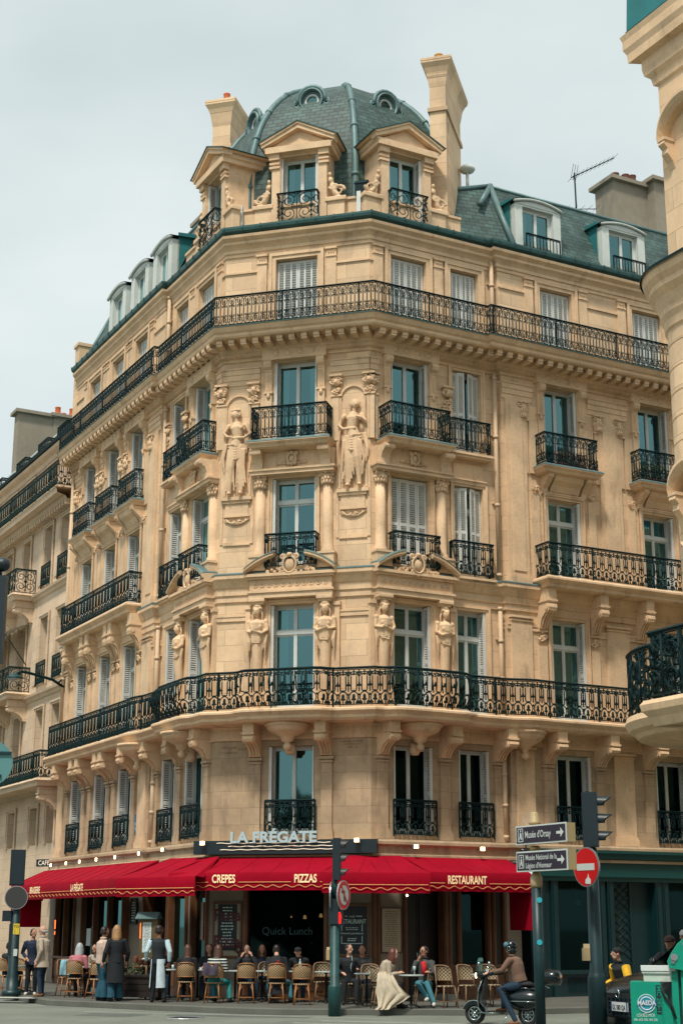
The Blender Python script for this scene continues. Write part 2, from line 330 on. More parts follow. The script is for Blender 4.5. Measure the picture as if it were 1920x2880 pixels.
def window(par, f, uc, z0, z1, w, shut='open', transom=False, curtain=None, dep=.26, gm='glass', side=1, name='window', frame='white_paint', room=1.1, leafw=.26, recess='dark_room'):
    NW[0] += 1; u0, u1 = uc - w / 2, uc + w / 2; o = -dep; b = .055
    mb = MB(); mb.box(f, u0 - .02, u0 + b, o - .06, o, z0, z1); mb.box(f, u1 - b, u1 + .02, o - .06, o, z0, z1); mb.box(f, u0 + b, u1 - b, o - .06, o - .002, z1 - b, z1 + .02); mb.box(f, u0 + b, u1 - b, o - .06, o + .01, z0 - .02, z0 + .07)
    zt = z1 - b; ztr = z0 + (z1 - z0) * .74
    if transom: mb.box(f, u0 + b, u1 - b, o - .05, o + .03, ztr - .05, ztr + .05)
    segs = [(z0 + .07, ztr - .05), (ztr + .05, zt)] if transom else [(z0 + .07, zt)]
    for a, c in segs:
        mb.box(f, uc - .05, uc + .05, o - .045, o + .012, a, c); mb.box(f, uc - .012, uc + .012, o, o + .026, a, c)
        for s0, s1 in ((u0 + b, u0 + b + .045), (u1 - b - .045, u1 - b)): mb.box(f, s0, s1, o - .045, o - .008, a, c)
        for s0, s1 in ((u0 + b + .045, uc - .05), (uc + .05, u1 - b - .045)):
            mb.box(f, s0, s1, o - .043, o - .01, a, a + (.11 if a < z0 + .2 else .045)); mb.box(f, s0, s1, o - .043, o - .01, c - .045, c)
    wn = mb.build(name, frame, par)
    RW = random.Random(NW[0] * 7 + 1)
    for xa, xb in ((u0 + b, uc), (uc, u1 - b)):
        for za, zb in (((z0 + .1, ztr), (ztr, zt)) if transom else ((z0 + .1, zt),)):
            e1, e2, e3 = RW.uniform(-.009, .009), RW.uniform(-.009, .009), RW.uniform(-.012, .012); p = MB(); p.add([f(xa, o - .03 + e1, za), f(xb, o - .03 + e2, za), f(xb, o - .03 + e2 + e3, zb), f(xa, o - .03 + e1 + e3, zb)], [(0, 1, 2, 3)]); p.build('pane', gm, wn)
    if curtain is None and RW.random() < .45 and z0 > 6 and w > .9: curtain = (RW.choice(['curtain', 'curtain_beige', 'curtain_beige']), RW.choice([[(.02, .25), (.75, .98)], [(.02, .3)], [(.7, .98)], [(.03, .97)]]))
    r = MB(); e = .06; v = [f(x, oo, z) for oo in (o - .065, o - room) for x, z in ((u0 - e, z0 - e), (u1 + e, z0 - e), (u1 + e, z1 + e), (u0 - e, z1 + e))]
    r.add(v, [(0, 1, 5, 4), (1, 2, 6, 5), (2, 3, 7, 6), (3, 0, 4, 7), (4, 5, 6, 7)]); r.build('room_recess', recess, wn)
    if curtain:
        c = MB(); cc, parts = curtain
        for a, d in parts: c.grid(wavy(f, u0 + w * a, u0 + w * d, z0 + .02, z1 - .03, o - .13, NW[0]), False, True)
        c.build('curtain', cc, wn)
    if shut in ('open', 'both'):
        for sd in (-1, 1):
            s = MB(); uu = u1 - .045 if sd > 0 else u0 + .01
            P = lambda x, t, z, uu=uu: f(uu + t, o + .02 + x, z)
            for k in range(2 if sd == side else 1):
                P = lambda x, t, z, uu=uu, k=k, sd=sd: f(uu + t - sd * k * .04, o + .02 + x, z)
                leaf(s, P, leafw, z0 + .03, z1 - .02)
            s.build('shutter', 'shutter_white', wn)
    elif shut == 'closed':
        n = 4; a = (w - .02) / n
        for k in range(n):
            s = MB(); P = lambda x, t, z, k=k: f(u0 + .01 + k * a + x, -.16 + t + (.015 if k % 2 else 0), z); leaf(s, P, a - .008, z0 + .03, z1 - .03); s.build('shutter', 'shutter_white', wn)
    elif shut == 'metal':
        n = 2; a = (w - .02) / n
        for k in range(n):
            s = MB(); P = lambda x, t, z, k=k: f(u0 + .01 + k * a + x, -.17 + t, z); leaf(s, P, a - .01, z0 + .03, z1 - .03, cols=3, sl=.075, mid=False)
            s.build('shutter', 'shutter_white', wn)
    elif shut == 'ajar':
        for sd in (-1, 1):
            for k in range(2):
                s = MB(); u = (u0 + .01) if sd < 0 else (u1 - .01); an = radians(18 + 12 * k) * (1 if sd < 0 else -1)
                x0 = .0 if k == 0 else .245
                P = lambda x, t, z, u=u, an=an, sd=sd, x0=x0: f(u - sd * (x0 + x) * cos(abs(an)), -.14 + (x0 + x) * sin(abs(an)) * .5 + t, z)
                leaf(s, P, .24, z0 + .03, z1 - .03); s.build('shutter', 'shutter_white', wn)
    return wn
def archi(mb, f, uc, w, z0, z1, fw=.16, pr=.06):
    u0, u1 = uc - w / 2, uc + w / 2
    for a, b, p in ((0, fw, pr), (0, fw * .45, pr * 1.7)):
        q = .003 if p > pr else 0; lo, hi = (fw - b, fw) if p > pr else (0, fw)
        mb.box(f, u0 - hi, u0 - lo, -.01, p, z0, z1 + lo); mb.box(f, u1 + lo, u1 + hi, -.01, p, z0, z1 + lo); mb.box(f, u0 - hi, u1 + hi, -.01, p - .002, z1 + lo, z1 + hi)
def pilaster(mb, f, uc, w, z0, z1, pr=.09, cap=True, base=True):
    mb.box(f, uc - w / 2, uc + w / 2, -.01, pr, z0, z1)
    if base:
        mb.box(f, uc - w / 2 - .04, uc + w / 2 + .04, -.01, pr + .05, z0, z0 + .18); mb.box(f, uc - w / 2 - .02, uc + w / 2 + .02, -.01, pr + .025, z0 + .18, z0 + .26)
    if cap:
        mb.box(f, uc - w / 2 - .025, uc + w / 2 + .025, -.01, pr + .03, z1 - .16, z1 - .11); mb.box(f, uc - w / 2 - .05, uc + w / 2 + .05, -.01, pr + .06, z1 - .07, z1)
def console(mb, f, uc, w, ztop, zbot, dep):
    """scrolled bracket: square block, volute, S curve tail"""
    h = ztop - zbot; P = [(0, ztop), (dep, ztop), (dep, ztop - h * .30), (dep * 1.04, ztop - h * .31), (dep * 1.04, ztop - h * .35)]
    P += [(dep * .90 + dep * .14 * cos(radians(a)), ztop - h * .47 + h * .11 * sin(radians(a))) for a in (70, 30, -10, -50, -90)]
    P += [(dep * .66, ztop - h * .60), (dep * .42, ztop - h * .70), (dep * .26, ztop - h * .84), (dep * .20, ztop - h * .97), (0, zbot)]
    mb.prof(f, P, uc - w / 2, uc + w / 2)
    mb.prof(f, [(0, ztop - h * .29), (dep + .03, ztop - h * .29), (dep + .03, ztop - h * .33), (0, ztop - h * .33)], uc - w / 2 - .03, uc + w / 2 + .03)
    for sd in (-1, 1):   # volute eye on each cheek
        g = [(dep * .82 + r * cos(a), ztop - h * .47 + r * sin(a)) for r in (.09 * dep + .03,) for a in [2 * pi * k / 10 for k in range(10)]]
        mb.prof(f, g, uc + sd * w / 2, uc + sd * (w / 2 + .025))
    for k in (-1, 0, 1): mb.tube([f(uc + k * w * .28, dep * x + .012, ztop - h * y) for x, y in ((.98, .55), (.70, .605), (.46, .71), (.30, .84), (.24, .95))], .022, 5)
def leafy(mb, f, uc, o, zc, w, h, seed=1, n=14):
    """carved foliage: overlapping curled lobes"""
    R = random.Random(seed)
    for k in range(n):
        a = R.uniform(-1, 1); b = R.uniform(-1, 1); s = R.uniform(.5, 1) * min(w, h) * .28 * (1.2 - .5 * abs(a))
        mb.ell(f, (uc + a * w / 2, o, zc + b * h / 2 * (1 - .6 * abs(a))), (s, .05, s * .6), 6, 4, R.uniform(-1.2, 1.2))
    for sd in (-1, 1):
        mb.tube([f(uc + sd * x, o + .02, z) for x, z in spiral(w * .22, zc, h * .32, 0, sd * 1.2, 10)], [.03 * (1 - .05 * i) for i in range(11)], 5)
def capital(mb, f, uc, o, z, w, h, seed=0):
    """Corinthian-like head: bell, two rows of leaves, corner volutes, abacus"""
    mb.lathe(f, uc, o, [(w * .36, z), (w * .38, z + h * .5), (w * .46, z + h * .85)], 10, sm=True)
    for row, (zz, rr) in enumerate(((z + h * .18, w * .40), (z + h * .45, w * .44))):
        for k in range(7):
            a = pi * (k + .5 * row) / 6.5 + 0.0; mb.ell(f, (uc + rr * cos(a), o + rr * sin(a), zz), (.045, .045, h * .2), 5, 4)
    for sd in (-1, 1): mb.tube([f(uc + sd * (w * .42) + x, o + w * .34, zz) for x, zz in spiral(0, z + h * .76, h * .17, 90, sd * 1.2, 9)], .024, 5)
    mb.box(f, uc - w * .56, uc + w * .56, o - .02, o + w * .5, z + h * .9, z + h)
    mb.ell(f, (uc, o + w * .5, z + h * .93), (.05, .03, .05), 6, 4)
def cartouche(mb, f, uc, o, zc, s, seed=3, fl=16):
    mb.ell(f, (uc, o, zc), (s * .24, .10, s * .30), 12, 8)
    mb.tube([f(uc + s * .30 * cos(a), o + .06, zc + s * .37 * sin(a)) for a in [2 * pi * k / 16 for k in range(16)]], .035, 6, closed=True)
    for sd in (-1, 1):
        mb.tube([f(uc + sd * (s * .3 + x), o + .05, z) for x, z in spiral(0, zc + s * .33, s * .13, 180, -1.3, 10)], .035, 5); mb.tube([f(uc + sd * (s * .22 + x), o + .05, z) for x, z in spiral(0, zc - s * .35, s * .12, 0, 1.2, 10)], .03, 5)
        R = random.Random(seed + sd)
        for k in range(fl):
            t = R.random(); mb.ell(f, (uc + sd * (s * .36 + t * s * .72), o - .01, zc - s * .16 - s * .12 * t + R.uniform(-.5, .5) * s * .3 * (1 - t * .75)), (.075 * s * 1.2, .05, .055 * s * 1.2), 6, 4, R.uniform(-1.5, 1.5))
    mb.ell(f, (uc, o + .06, zc + s * .42), (s * .14, .08, s * .11), 8, 6); mb.ell(f, (uc, o + .04, zc - s * .45), (s * .08, .05, s * .1), 8, 5)

# bays: (frame, centre, width, kind)   kind: 'o' ornate, 'n' narrow, 's' standard
BAYS = [(CF, 2.18, 1.26, 'c'), (RF, 1.28, 1.2, 'o'), (RF, 3.2, .98, 'n'), (RO, 6.43, 1.2, 's'), (RO, 9.97, 1.2, 's'), (RO, 13.5, 1.2, 's'),
        (LF, 1.36, 1.2, 'o'), (LF, 3.22, .98, 'n'), (LO, 6.35, 1.12, 's'), (LO, 8.55, 1.12, 's'), (LO, 10.85, 1.12, 's')]
FL = {1: (4.12, 6.45), 2: (7.42, 10.31), 3: (11.40, 13.92), 4: (14.96, 17.42), 5: (18.34, 20.62)}
secs = [(LO, SL, LEND, 'stone'), (LF, 0, SL, 'stone'), (CF, 0, CL, 'stone'), (RF, 0, SR, 'stone'), (RO, SR, REND, 'stone')]
lw = MB(); up = MB()
for f, u0, u1, m in secs:
    ops1 = [(uc - w / 2, uc + w / 2) + FL[1] for g, uc, w, k in BAYS if g is f]; ops = [(uc - w / 2, uc + w / 2) + FL[i] for g, uc, w, k in BAYS if g is f for i in (2, 3, 4, 5)]
    a = MB(); wall_mesh(a, f, u0, u1, 3.5, 6.95, ops1); b = MB(); wall_mesh(b, f, u0, u1, 6.95, 21.35, ops)
    if f is LF: a.prof(f, [(0, 3.5), (STEP, 3.5), (STEP, 6.95), (0, 6.95)], SL, SL + .001); b.prof(f, [(0, 6.95), (STEP, 6.95), (STEP, 21.35), (0, 21.35)], SL, SL + .001)
    if f is RF: a.prof(f, [(0, 3.5), (STEP, 3.5), (STEP, 6.95), (0, 6.95)], SR - .001, SR); b.prof(f, [(0, 6.95), (STEP, 6.95), (STEP, 21.35), (0, 21.35)], SR - .001, SR)
    dv = f.d if f.d.x > 0 else -f.d
    a.build('lower_wall', 'stone_worn_shaded', BLD, dv); b.build('wall', m, BLD, dv)
# party wall at the far left end, rising above the gutter
e = MB(); e.box(LO, LEND, LEND + .45, -9, .04, 19.0, 22.6); e.box(LO, LEND - .04, LEND + .5, -9.1, .1, 22.6, 22.72); e.build('party_wall', 'stone', BLD, (-LF.n))
# ---------------- mouldings
m = MB()
m.sweep(BASE, ks=KS, prof=[(0, 4.0), (.30, 3.98), (.34, 3.93), (.34, 3.86), (.24, 3.80), (.24, 3.62), (.28, 3.60), (.28, 3.52), (0, 3.50)])
m.build('ground_floor_ledge', 'stone_worn_shaded', BLD)
m = MB()
m.sweep(BASE, ks=KS, prof=[(0, 6.62), (.04, 6.62), (.06, 6.68), (.06, 6.93), (.10, 6.97), (.10, 7.02), (0, 7.02)])
m.sweep(BASE, ks=KS, prof=[(0, 10.42), (.05, 10.44), (.05, 10.60), (.09, 10.62), (.09, 10.80), (.13, 10.84), (.20, 10.98), (.27, 11.06), (.27, 11.18), (.22, 11.22), (0, 11.24)])
m.build('string_course', 'stone_carved', BLD)
m = MB(); m.sweep(BASE, ks=KS, prof=[(.02, 11.246), (.24, 11.226), (.285, 11.19), (.285, 11.165)]); m.build('zinc_flashing', 'zinc', BLD)
# entablature under the great balcony
m = MB()
m.sweep(BASE, ks=KS, prof=[(0, 17.50), (.06, 17.52), (.06, 17.60), (.16, 17.62), (.18, 17.72), (.26, 17.76), (.30, 17.97), (.80, 17.975), (.84, 18.02), (.84, 18.10), (.90, 18.14), (.97, 18.25), (.97, 18.30), (0, 18.32)])
PB5 = Path(offs(BASE, .5, KS)); n = int(PB5.len / .36)
for i in range(n):   # modillions and dentils are carved ornament of the cornice
    q, nn = PB5.at((i + .5) * PB5.len / n); F_ = Fr(q, (-nn.y, nn.x), nn); m.box(F_, -.085, .085, -.3, .20, 17.80, 17.978); m.box(F_, -.085, .085, .02, .225, 17.86, 17.977)
PD = Path(offs(BASE, .16, KS)); n = int(PD.len / .095)
for i in range(n):
    q, nn = PD.at((i + .5) * PD.len / n); F_ = Fr(q, (-nn.y, nn.x), nn); m.box(F_, -.028, .028, -.02, .035, 17.62, 17.705)
m.build('cornice', 'stone_carved', BLD)
m = MB(); m.sweep(BASE, ks=KS, prof=[(.0, 18.326), (.975, 18.306), (1.0, 18.29), (1.0, 18.27)]); m.build('balcony_flashing', 'zinc_dark', BLD)
# top cornice and gutter
m = MB()
m.sweep(BASE, ks=KS, prof=[(0, 20.82), (.04, 20.84), (.04, 20.93), (.08, 20.95), (.08, 21.05), (.14, 21.12), (.22, 21.18), (.22, 21.26), (.34, 21.34), (.36, 21.42), (.1, 21.43), (-.5, 21.44)])
m.build('roof_cornice', 'stone_carved', BLD)
g = MB(); g.sweep(BASE, ks=KS, prof=[(-.3, 21.46), (.16, 21.45), (.30, 21.46), (.40, 21.52), (.42, 21.60), (.42, 21.66), (.38, 21.66), (.36, 21.58), (-.3, 21.56)])
P_ = Path(offs(BASE, .40, KS)); n = int(P_.len / .55)
for i in range(n + 1):
    q, nn = P_.at(i * P_.len / n); F_ = Fr(q, (-nn.y, nn.x), nn); g.prof(F_, [(-.25, 21.45), (-.1, 21.455), (.0, 21.5), (.04, 21.6), (.03, 21.68), (.0, 21.68), (-.02, 21.6)], -.02, .02)
g.build('gutter', 'zinc_dark', BLD)
# pilasters, panels, architraves of the plain wall
m = MB(); mv = MB()
for f, uc, w, k in BAYS:
    for lv in (1, 2, 3, 4, 5):
        z0, z1 = FL[lv]
        if lv == 5: archi(m, f, uc, w, z0, z1, .2, .05)
        elif lv == 1: pass
        elif not (k in 'oc' and lv in (3, 4)): archi(m, f, uc, w, z0, z1, .13, .05)
    # fifth floor: slim pilasters beside the window, each with a small reeded head
    for sd in (-1, 1):
        u = uc + sd * (w / 2 + .42); 
        if k == 'n' : continue
        m.box(f, u - .15, u + .15, -.01, .06, 18.32, 20.82); m.box(f, u - .17, u + .17, -.01, .09, 20.52, 20.56); m.box(f, u - .18, u + .18, -.01, .11, 20.76, 20.82)
        for j in (-.07, 0, .07): mv.ell(f, (u + j, .07, 20.66), (.025, .03, .025), 6, 4)
for f, a, b in ((CF, 0, CL), (RF, 0, SR), (LF, 0, SL), (RO, SR, REND), (LO, SL, LEND)):
    # stepped fasciae of the fourth floor, broken by the window bays
    cuts = sorted([(uc - w / 2 - .42, uc + w / 2 + .42) for g_, uc, w, k in BAYS if g_ is f]); x = a; rest = []
    for c, d in cuts:
        if c > x + .05: rest.append((x, c))
        x = max(x, d)
    if x < b - .05: rest.append((x, b))
    for c, d in rest:
        for z0_, z1_, p in ((16.80, 16.95, .03), (16.95, 17.12, .055), (17.12, 17.27, .08), (17.27, 17.31, .11)): m.box(f, c, d, -.01, p, z0_, z1_)
        m.box(f, c, d, -.01, .04, 9.9, 10.02); m.box(f, c, d, -.01, .06, 10.02, 10.08)
        m.box(f, c, d, -.01, .045, 20.3, 20.36)
# broad pilasters of the outer wings
for f, us in ((RO, (4.78, 8.2, 11.75)), (LO, (4.85, 12.45))):
    for u in us:
        w_ = .8 if f is RO and u > 5 else .7
        pilaster(m, f, u, w_, 11.24, 16.8, .07, cap=False); m.box(f, u - w_ / 2 + .14, u + w_ / 2 - .14, -.01, .10, 11.6, 16.6)
        pilaster(m, f, u, w_, 7.3, 10.3, .07); pilaster(m, f, u, w_ - .1, 4.0, 6.6, .05)
m.build('wall_moulding', 'stone_carved', BLD)
# ---------------- ground-floor consoles and the first great balcony
def smooth(t): t = max(0, min(1, t)); return t * t * (3 - 2 * t)
def bump(u, a, b, e=.42): return smooth((u - a) / e) * smooth((b - u) / e)
def o2(fn, u):
    if fn == 'L': return .72 * o2('l', u)
    if fn == 'C': return .78 + .30 * bump(u, .78, 3.58)
    if fn in 'Rl':
        o = .78 + .30 * bump(u, (-.12 if fn == 'R' else .0), (2.68 if fn == 'R' else 2.72)) + .17 * smooth((u - 4.3) / .8)
        return o + .16 * bump(u, 3.9, 5.1, .5)
tA = tan(radians(23.1)) * .78; tB = tan(radians(21.75)) * .78
def slab_path(dz=0):
    P = []; Q = offs(BASE, .78, [.72, .72, .72, 1, 1, 1, 1])[3]; Q = Vector(Q) - Vector(PA); tL = -Q.dot(LF.d); tC = -Q.dot(CF.d)
    for i in range(60, -1, -1):
        u = -tL + (12.55 + tL) * i / 60; P.append(pp(LF, u, o2('L', u) + dz))
    for i in range(1, 30):
        u = -tC + (CL + tC + tB) * i / 30; P.append(pp(CF, u, o2('C', u) + dz))
    for i in range(0, 71):
        u = -tB + (REND + tB) * i / 70; P.append(pp(RF, u, o2('R', u) + dz))
    return P
sp = slab_path(); s = MB()
s.sweep(sp, [(-1.15, 7.33), (.12, 7.31), (.17, 7.27), (.17, 7.22), (.10, 7.16), (.06, 7.12), (.06, 7.05), (-.02, 6.99), (-1.15, 6.98)])
s.box(LF, 12.5, 12.56, -.05, .6, 6.99, 7.31)
s.build('balcony_slab', 'stone_carved', BLD)
m = MB(); 
for f, uc, w, k in BAYS:
    for sd in (-1, 1):
        u = uc + sd * (w / 2 + (.36 if k in 'oc' else .30))
        if k == 'n' and sd < 0: continue
        q = MB(); console(q, f, u, .30, 6.99, 6.14, (.74 if k in 'oc' else .8) * (.72 if f in (LF, LO) else 1)); q.build('balcony_bracket', 'stone_carved', BLD)
        q = MB(); pilaster(q, f, u, .30, 4.0, 6.14, .08); q.build('pilaster', 'stone_worn_shaded', BLD)
    if k in 'oc':      # round bracket under the swelling of the balcony
        m = MB(); m.lathe(f, uc, .38, [(.02, 6.28), (.10, 6.32), (.12, 6.42), (.07, 6.46), (.09, 6.5), (.16, 6.53), (.18, 6.62), (.22, 6.66), (.46, 6.76), (.56, 6.85), (.56, 6.90), (.62, 6.92), (.62, 6.985)], 20)
        m.lathe(f, uc, .1, [(.1, 6.2), (.16, 6.3), (.12, 6.5)], 10); m.build('round_bracket', 'stone_carved', BLD)
for f, u in ((RF, 4.62), (LF, 4.68)):
    m = MB(); m.lathe(f, u, .42, [(.02, 6.22), (.10, 6.27), (.12, 6.36), (.07, 6.40), (.09, 6.5), (.16, 6.55), (.20, 6.60), (.42, 6.72), (.56, 6.84), (.56, 6.90), (.62, 6.92), (.62, 6.985)], 18); m.build('round_bracket', 'stone_carved', BLD)
# railing of the first great balcony; it bellies out before the three ornate bays
rp = Path(slab_path(-.02))
def belly2(t, k):
    q, nn = rp.at(t); best = 0
    for f, uc in ((CF, 2.18), (RF, 1.28), (LF, 1.36)):
        d = Vector(q) - f.P; u = d.dot(f.d); o = d.dot(f.n)
        if -.3 < o < 1.4: best = max(best, bump(u, uc - 1.36, uc + 1.36, .3))
    return best * .26 * sin(pi * min(1, max(0, k)) ** 1.6 * 1.0) if k < 1 else 0
r = MB(); rp_ = rp; z2b = 7.33
railing(r, rp_, z2b, 1.02, 'B', .0135, belly2, posts=1.7); BR2 = r.build('balcony_railing', 'iron', BLD)
# outer bays: third-floor balcony on scrolled brackets
for f, u0, u1 in ((RO, 5.35, 15.2), (LO, 5.45, 12.0)):
    dp3 = .66 if f is RO else .48; pa = [pp(f, u0, -.02), pp(f, u0, dp3), pp(f, u1, dp3), pp(f, u1, -.02)]
    if f is LO: pa = pa[::-1]
    s = MB(); s.sweep(pa, [(-dp3 - .05, 11.42), (.10, 11.41), (.14, 11.36), (.14, 11.31), (.06, 11.24), (.02, 11.20), (.02, 11.12), (-.06, 11.08), (-dp3 - .05, 11.07)]); s.build('balcony_slab', 'stone_carved', BLD)
    r = MB(); railing(r, offs(pa, -.0), 11.42, .98, 'B', .0115, posts=2.1); r.build('balcony_railing', 'iron', BLD)
    for g_, uc, w, k in BAYS:
        if g_ is f and k == 's':
            for sd in (-1, 1):
                m = MB(); u = uc + sd * (w / 2 + .33); console(m, f, u, .28, 11.08, 9.95, .58 if f is RO else .42); leafy(m, f, u, .05, 9.72, .2, .35, int(u * 7), 7); m.box(f, u - .17, u + .17, -.01, .08, 9.9, 9.96)
                m.box(f, u - .15, u + .15, -.01, .06, 7.3, 9.5); m.build('balcony_bracket', 'stone_carved', BLD)
# narrow bays: rail at the third and fourth floor
for f, uc, w, k in BAYS:
    if k == 'n':
        for z, hh, pt in ((11.25, .98, 'B'), (14.9, .95, 'A')):
            a, b = uc - w / 2 - .16, uc + w / 2 + .16; pa = [pp(f, a, .02), pp(f, a, .26), pp(f, b, .26), pp(f, b, .02)]
            if f is LF: pa = pa[::-1]
            r = MB(); railing(r, pa, z, hh, pt, .011, posts=.9); r.build('window_railing', 'iron', BLD)
            s = MB(); s.box(f, a - .06, b + .06, 0, .32, z - .10, z - .03); s.box(f, a - .03, b + .03, 0, .27, z - .17, z - .10); s.build('window_sill', 'stone_carved', BLD)
        s = MB(); s.box(f, uc - .5, uc + .5, -.01, .035, 14.15, 14.6); s.box(f, uc - .56, uc + .56, -.01, .09, 14.04, 14.09); s.box(f, uc - .58, uc + .58, -.01, .12, 14.09, 14.13); s.build('window_panel', 'stone_carved', BLD)
# fourth-floor balconies of ornate and standard bays
for f, uc, w, k in BAYS:
    if k in 'ocs':
        hw = w / 2 + (.46 if k == 'c' else .38 if k == 'o' else (.36 if f is RO else .22)); dp = (.62 if k in 'oc' else .5) * (.72 if f in (LF, LO) else 1); zs = 14.80 if k in 'oc' else 14.72
        pa = [pp(f, uc - hw, -.02), pp(f, uc - hw, dp), pp(f, uc + hw, dp), pp(f, uc + hw, -.02)]
        if f in (LF, LO): pa = pa[::-1]
        s = MB(); s.sweep(pa, [(-dp - .02, zs + .10), (.08, zs + .09), (.12, zs + .05), (.12, zs), (.05, zs - .06), (.02, zs - .12), (-.06, zs - .15), (-dp - .02, zs - .16)]); s.build('balcony_slab', 'stone_carved', BLD)
        zf = MB(); zf.sweep(pa, [(-dp, zs + .106), (.085, zs + .096), (.125, zs + .056), (.13, zs + .03)]); zf.build('balcony_flashing', 'zinc', BLD)
        r = MB(); railing(r, pa, zs + .1, .96, 'A', .0115, posts=1.9); r.build('balcony_railing', 'iron', BLD)
    if k == 's':
        m = MB()
        m.prof(f, [(0, 14.58), (.40, 14.56), (.34, 14.42), (.20, 14.3), (.10, 14.12), (0, 14.08)], uc - .52, uc + .52)
        for sd in (-1, 1):
            m.prof(f, [(0, 14.57), (.46, 14.57), (.44, 14.47), (.30, 14.36), (.12, 14.2), (.08, 14.05), (0, 14.02)], uc + sd * .70 - .09, uc + sd * .70 + .09)
            u = uc + sd * (w / 2 + .42); m.box(f, u - .13, u + .13, -.01, .06, 11.4, 14.0); leafy(m, f, u, .08, 14.15, .2, .25, int(u * 5), 6)
            u = uc + sd * (w / 2 + .42); m.box(f, u - .15, u + .15, -.01, .07, 14.6, 16.25); 
            capital(m, f, uc + sd * (w / 2 + .78), .02, 16.25, .32, .52)
            m.box(f, uc + sd * (w / 2 + .78) - .15, uc + sd * (w / 2 + .78) + .15, -.01, .05, 14.6, 16.25); m.box(f, uc + sd * (w / 2 + .78) - .2, uc + sd * (w / 2 + .78) + .2, -.01, .09, 16.2, 16.25)
        m.box(f, uc - .62, uc + .62, -.01, .10, 13.99 + .06, 14.1)
        m.build('window_surround', 'stone_carved', BLD)
    if k in 'ocs':   # bracketed lintel with round bosses
        m = MB(); x = w / 2 + .12
        m.box(f, uc - x - .2, uc + x + .2, -.01, .20, 17.44, 17.80); m.box(f, uc - x - .26, uc + x + .26, -.01, .26, 17.80, 17.86)
        for j in range(4): m.lathe(Fr(f.P, f.d, f.n), 0, 0, [], 4) if False else m.ell(f, (uc - .54 + j * .36, .20, 17.62), (.085, .035, .085), 10, 6)
        for sd in (-1, 1):
            u = uc + sd * (x + .03)
            m.prof(f, [(0, 17.44), (.19, 17.44), (.25, 17.38), (.26, 17.30), (.22, 17.22), (.13, 17.16), (.10, 17.1), (0, 17.1)], u - .11, u + .11)
            m.box(f, u - .10, u + .10, -.01, .09, 14.95, 17.1); m.box(f, u - .13, u + .13, -.01, .13, 16.45, 16.5); mv.ell(f, (u, .11, 16.38), (.06, .04, .09), 7, 5)
            for j in (-.045, 0, .045): m.box(f, u + j - .012, u + j + .012, .09, .105, 16.55, 17.05)
        m.build('window_surround', 'stone_carved', BLD)
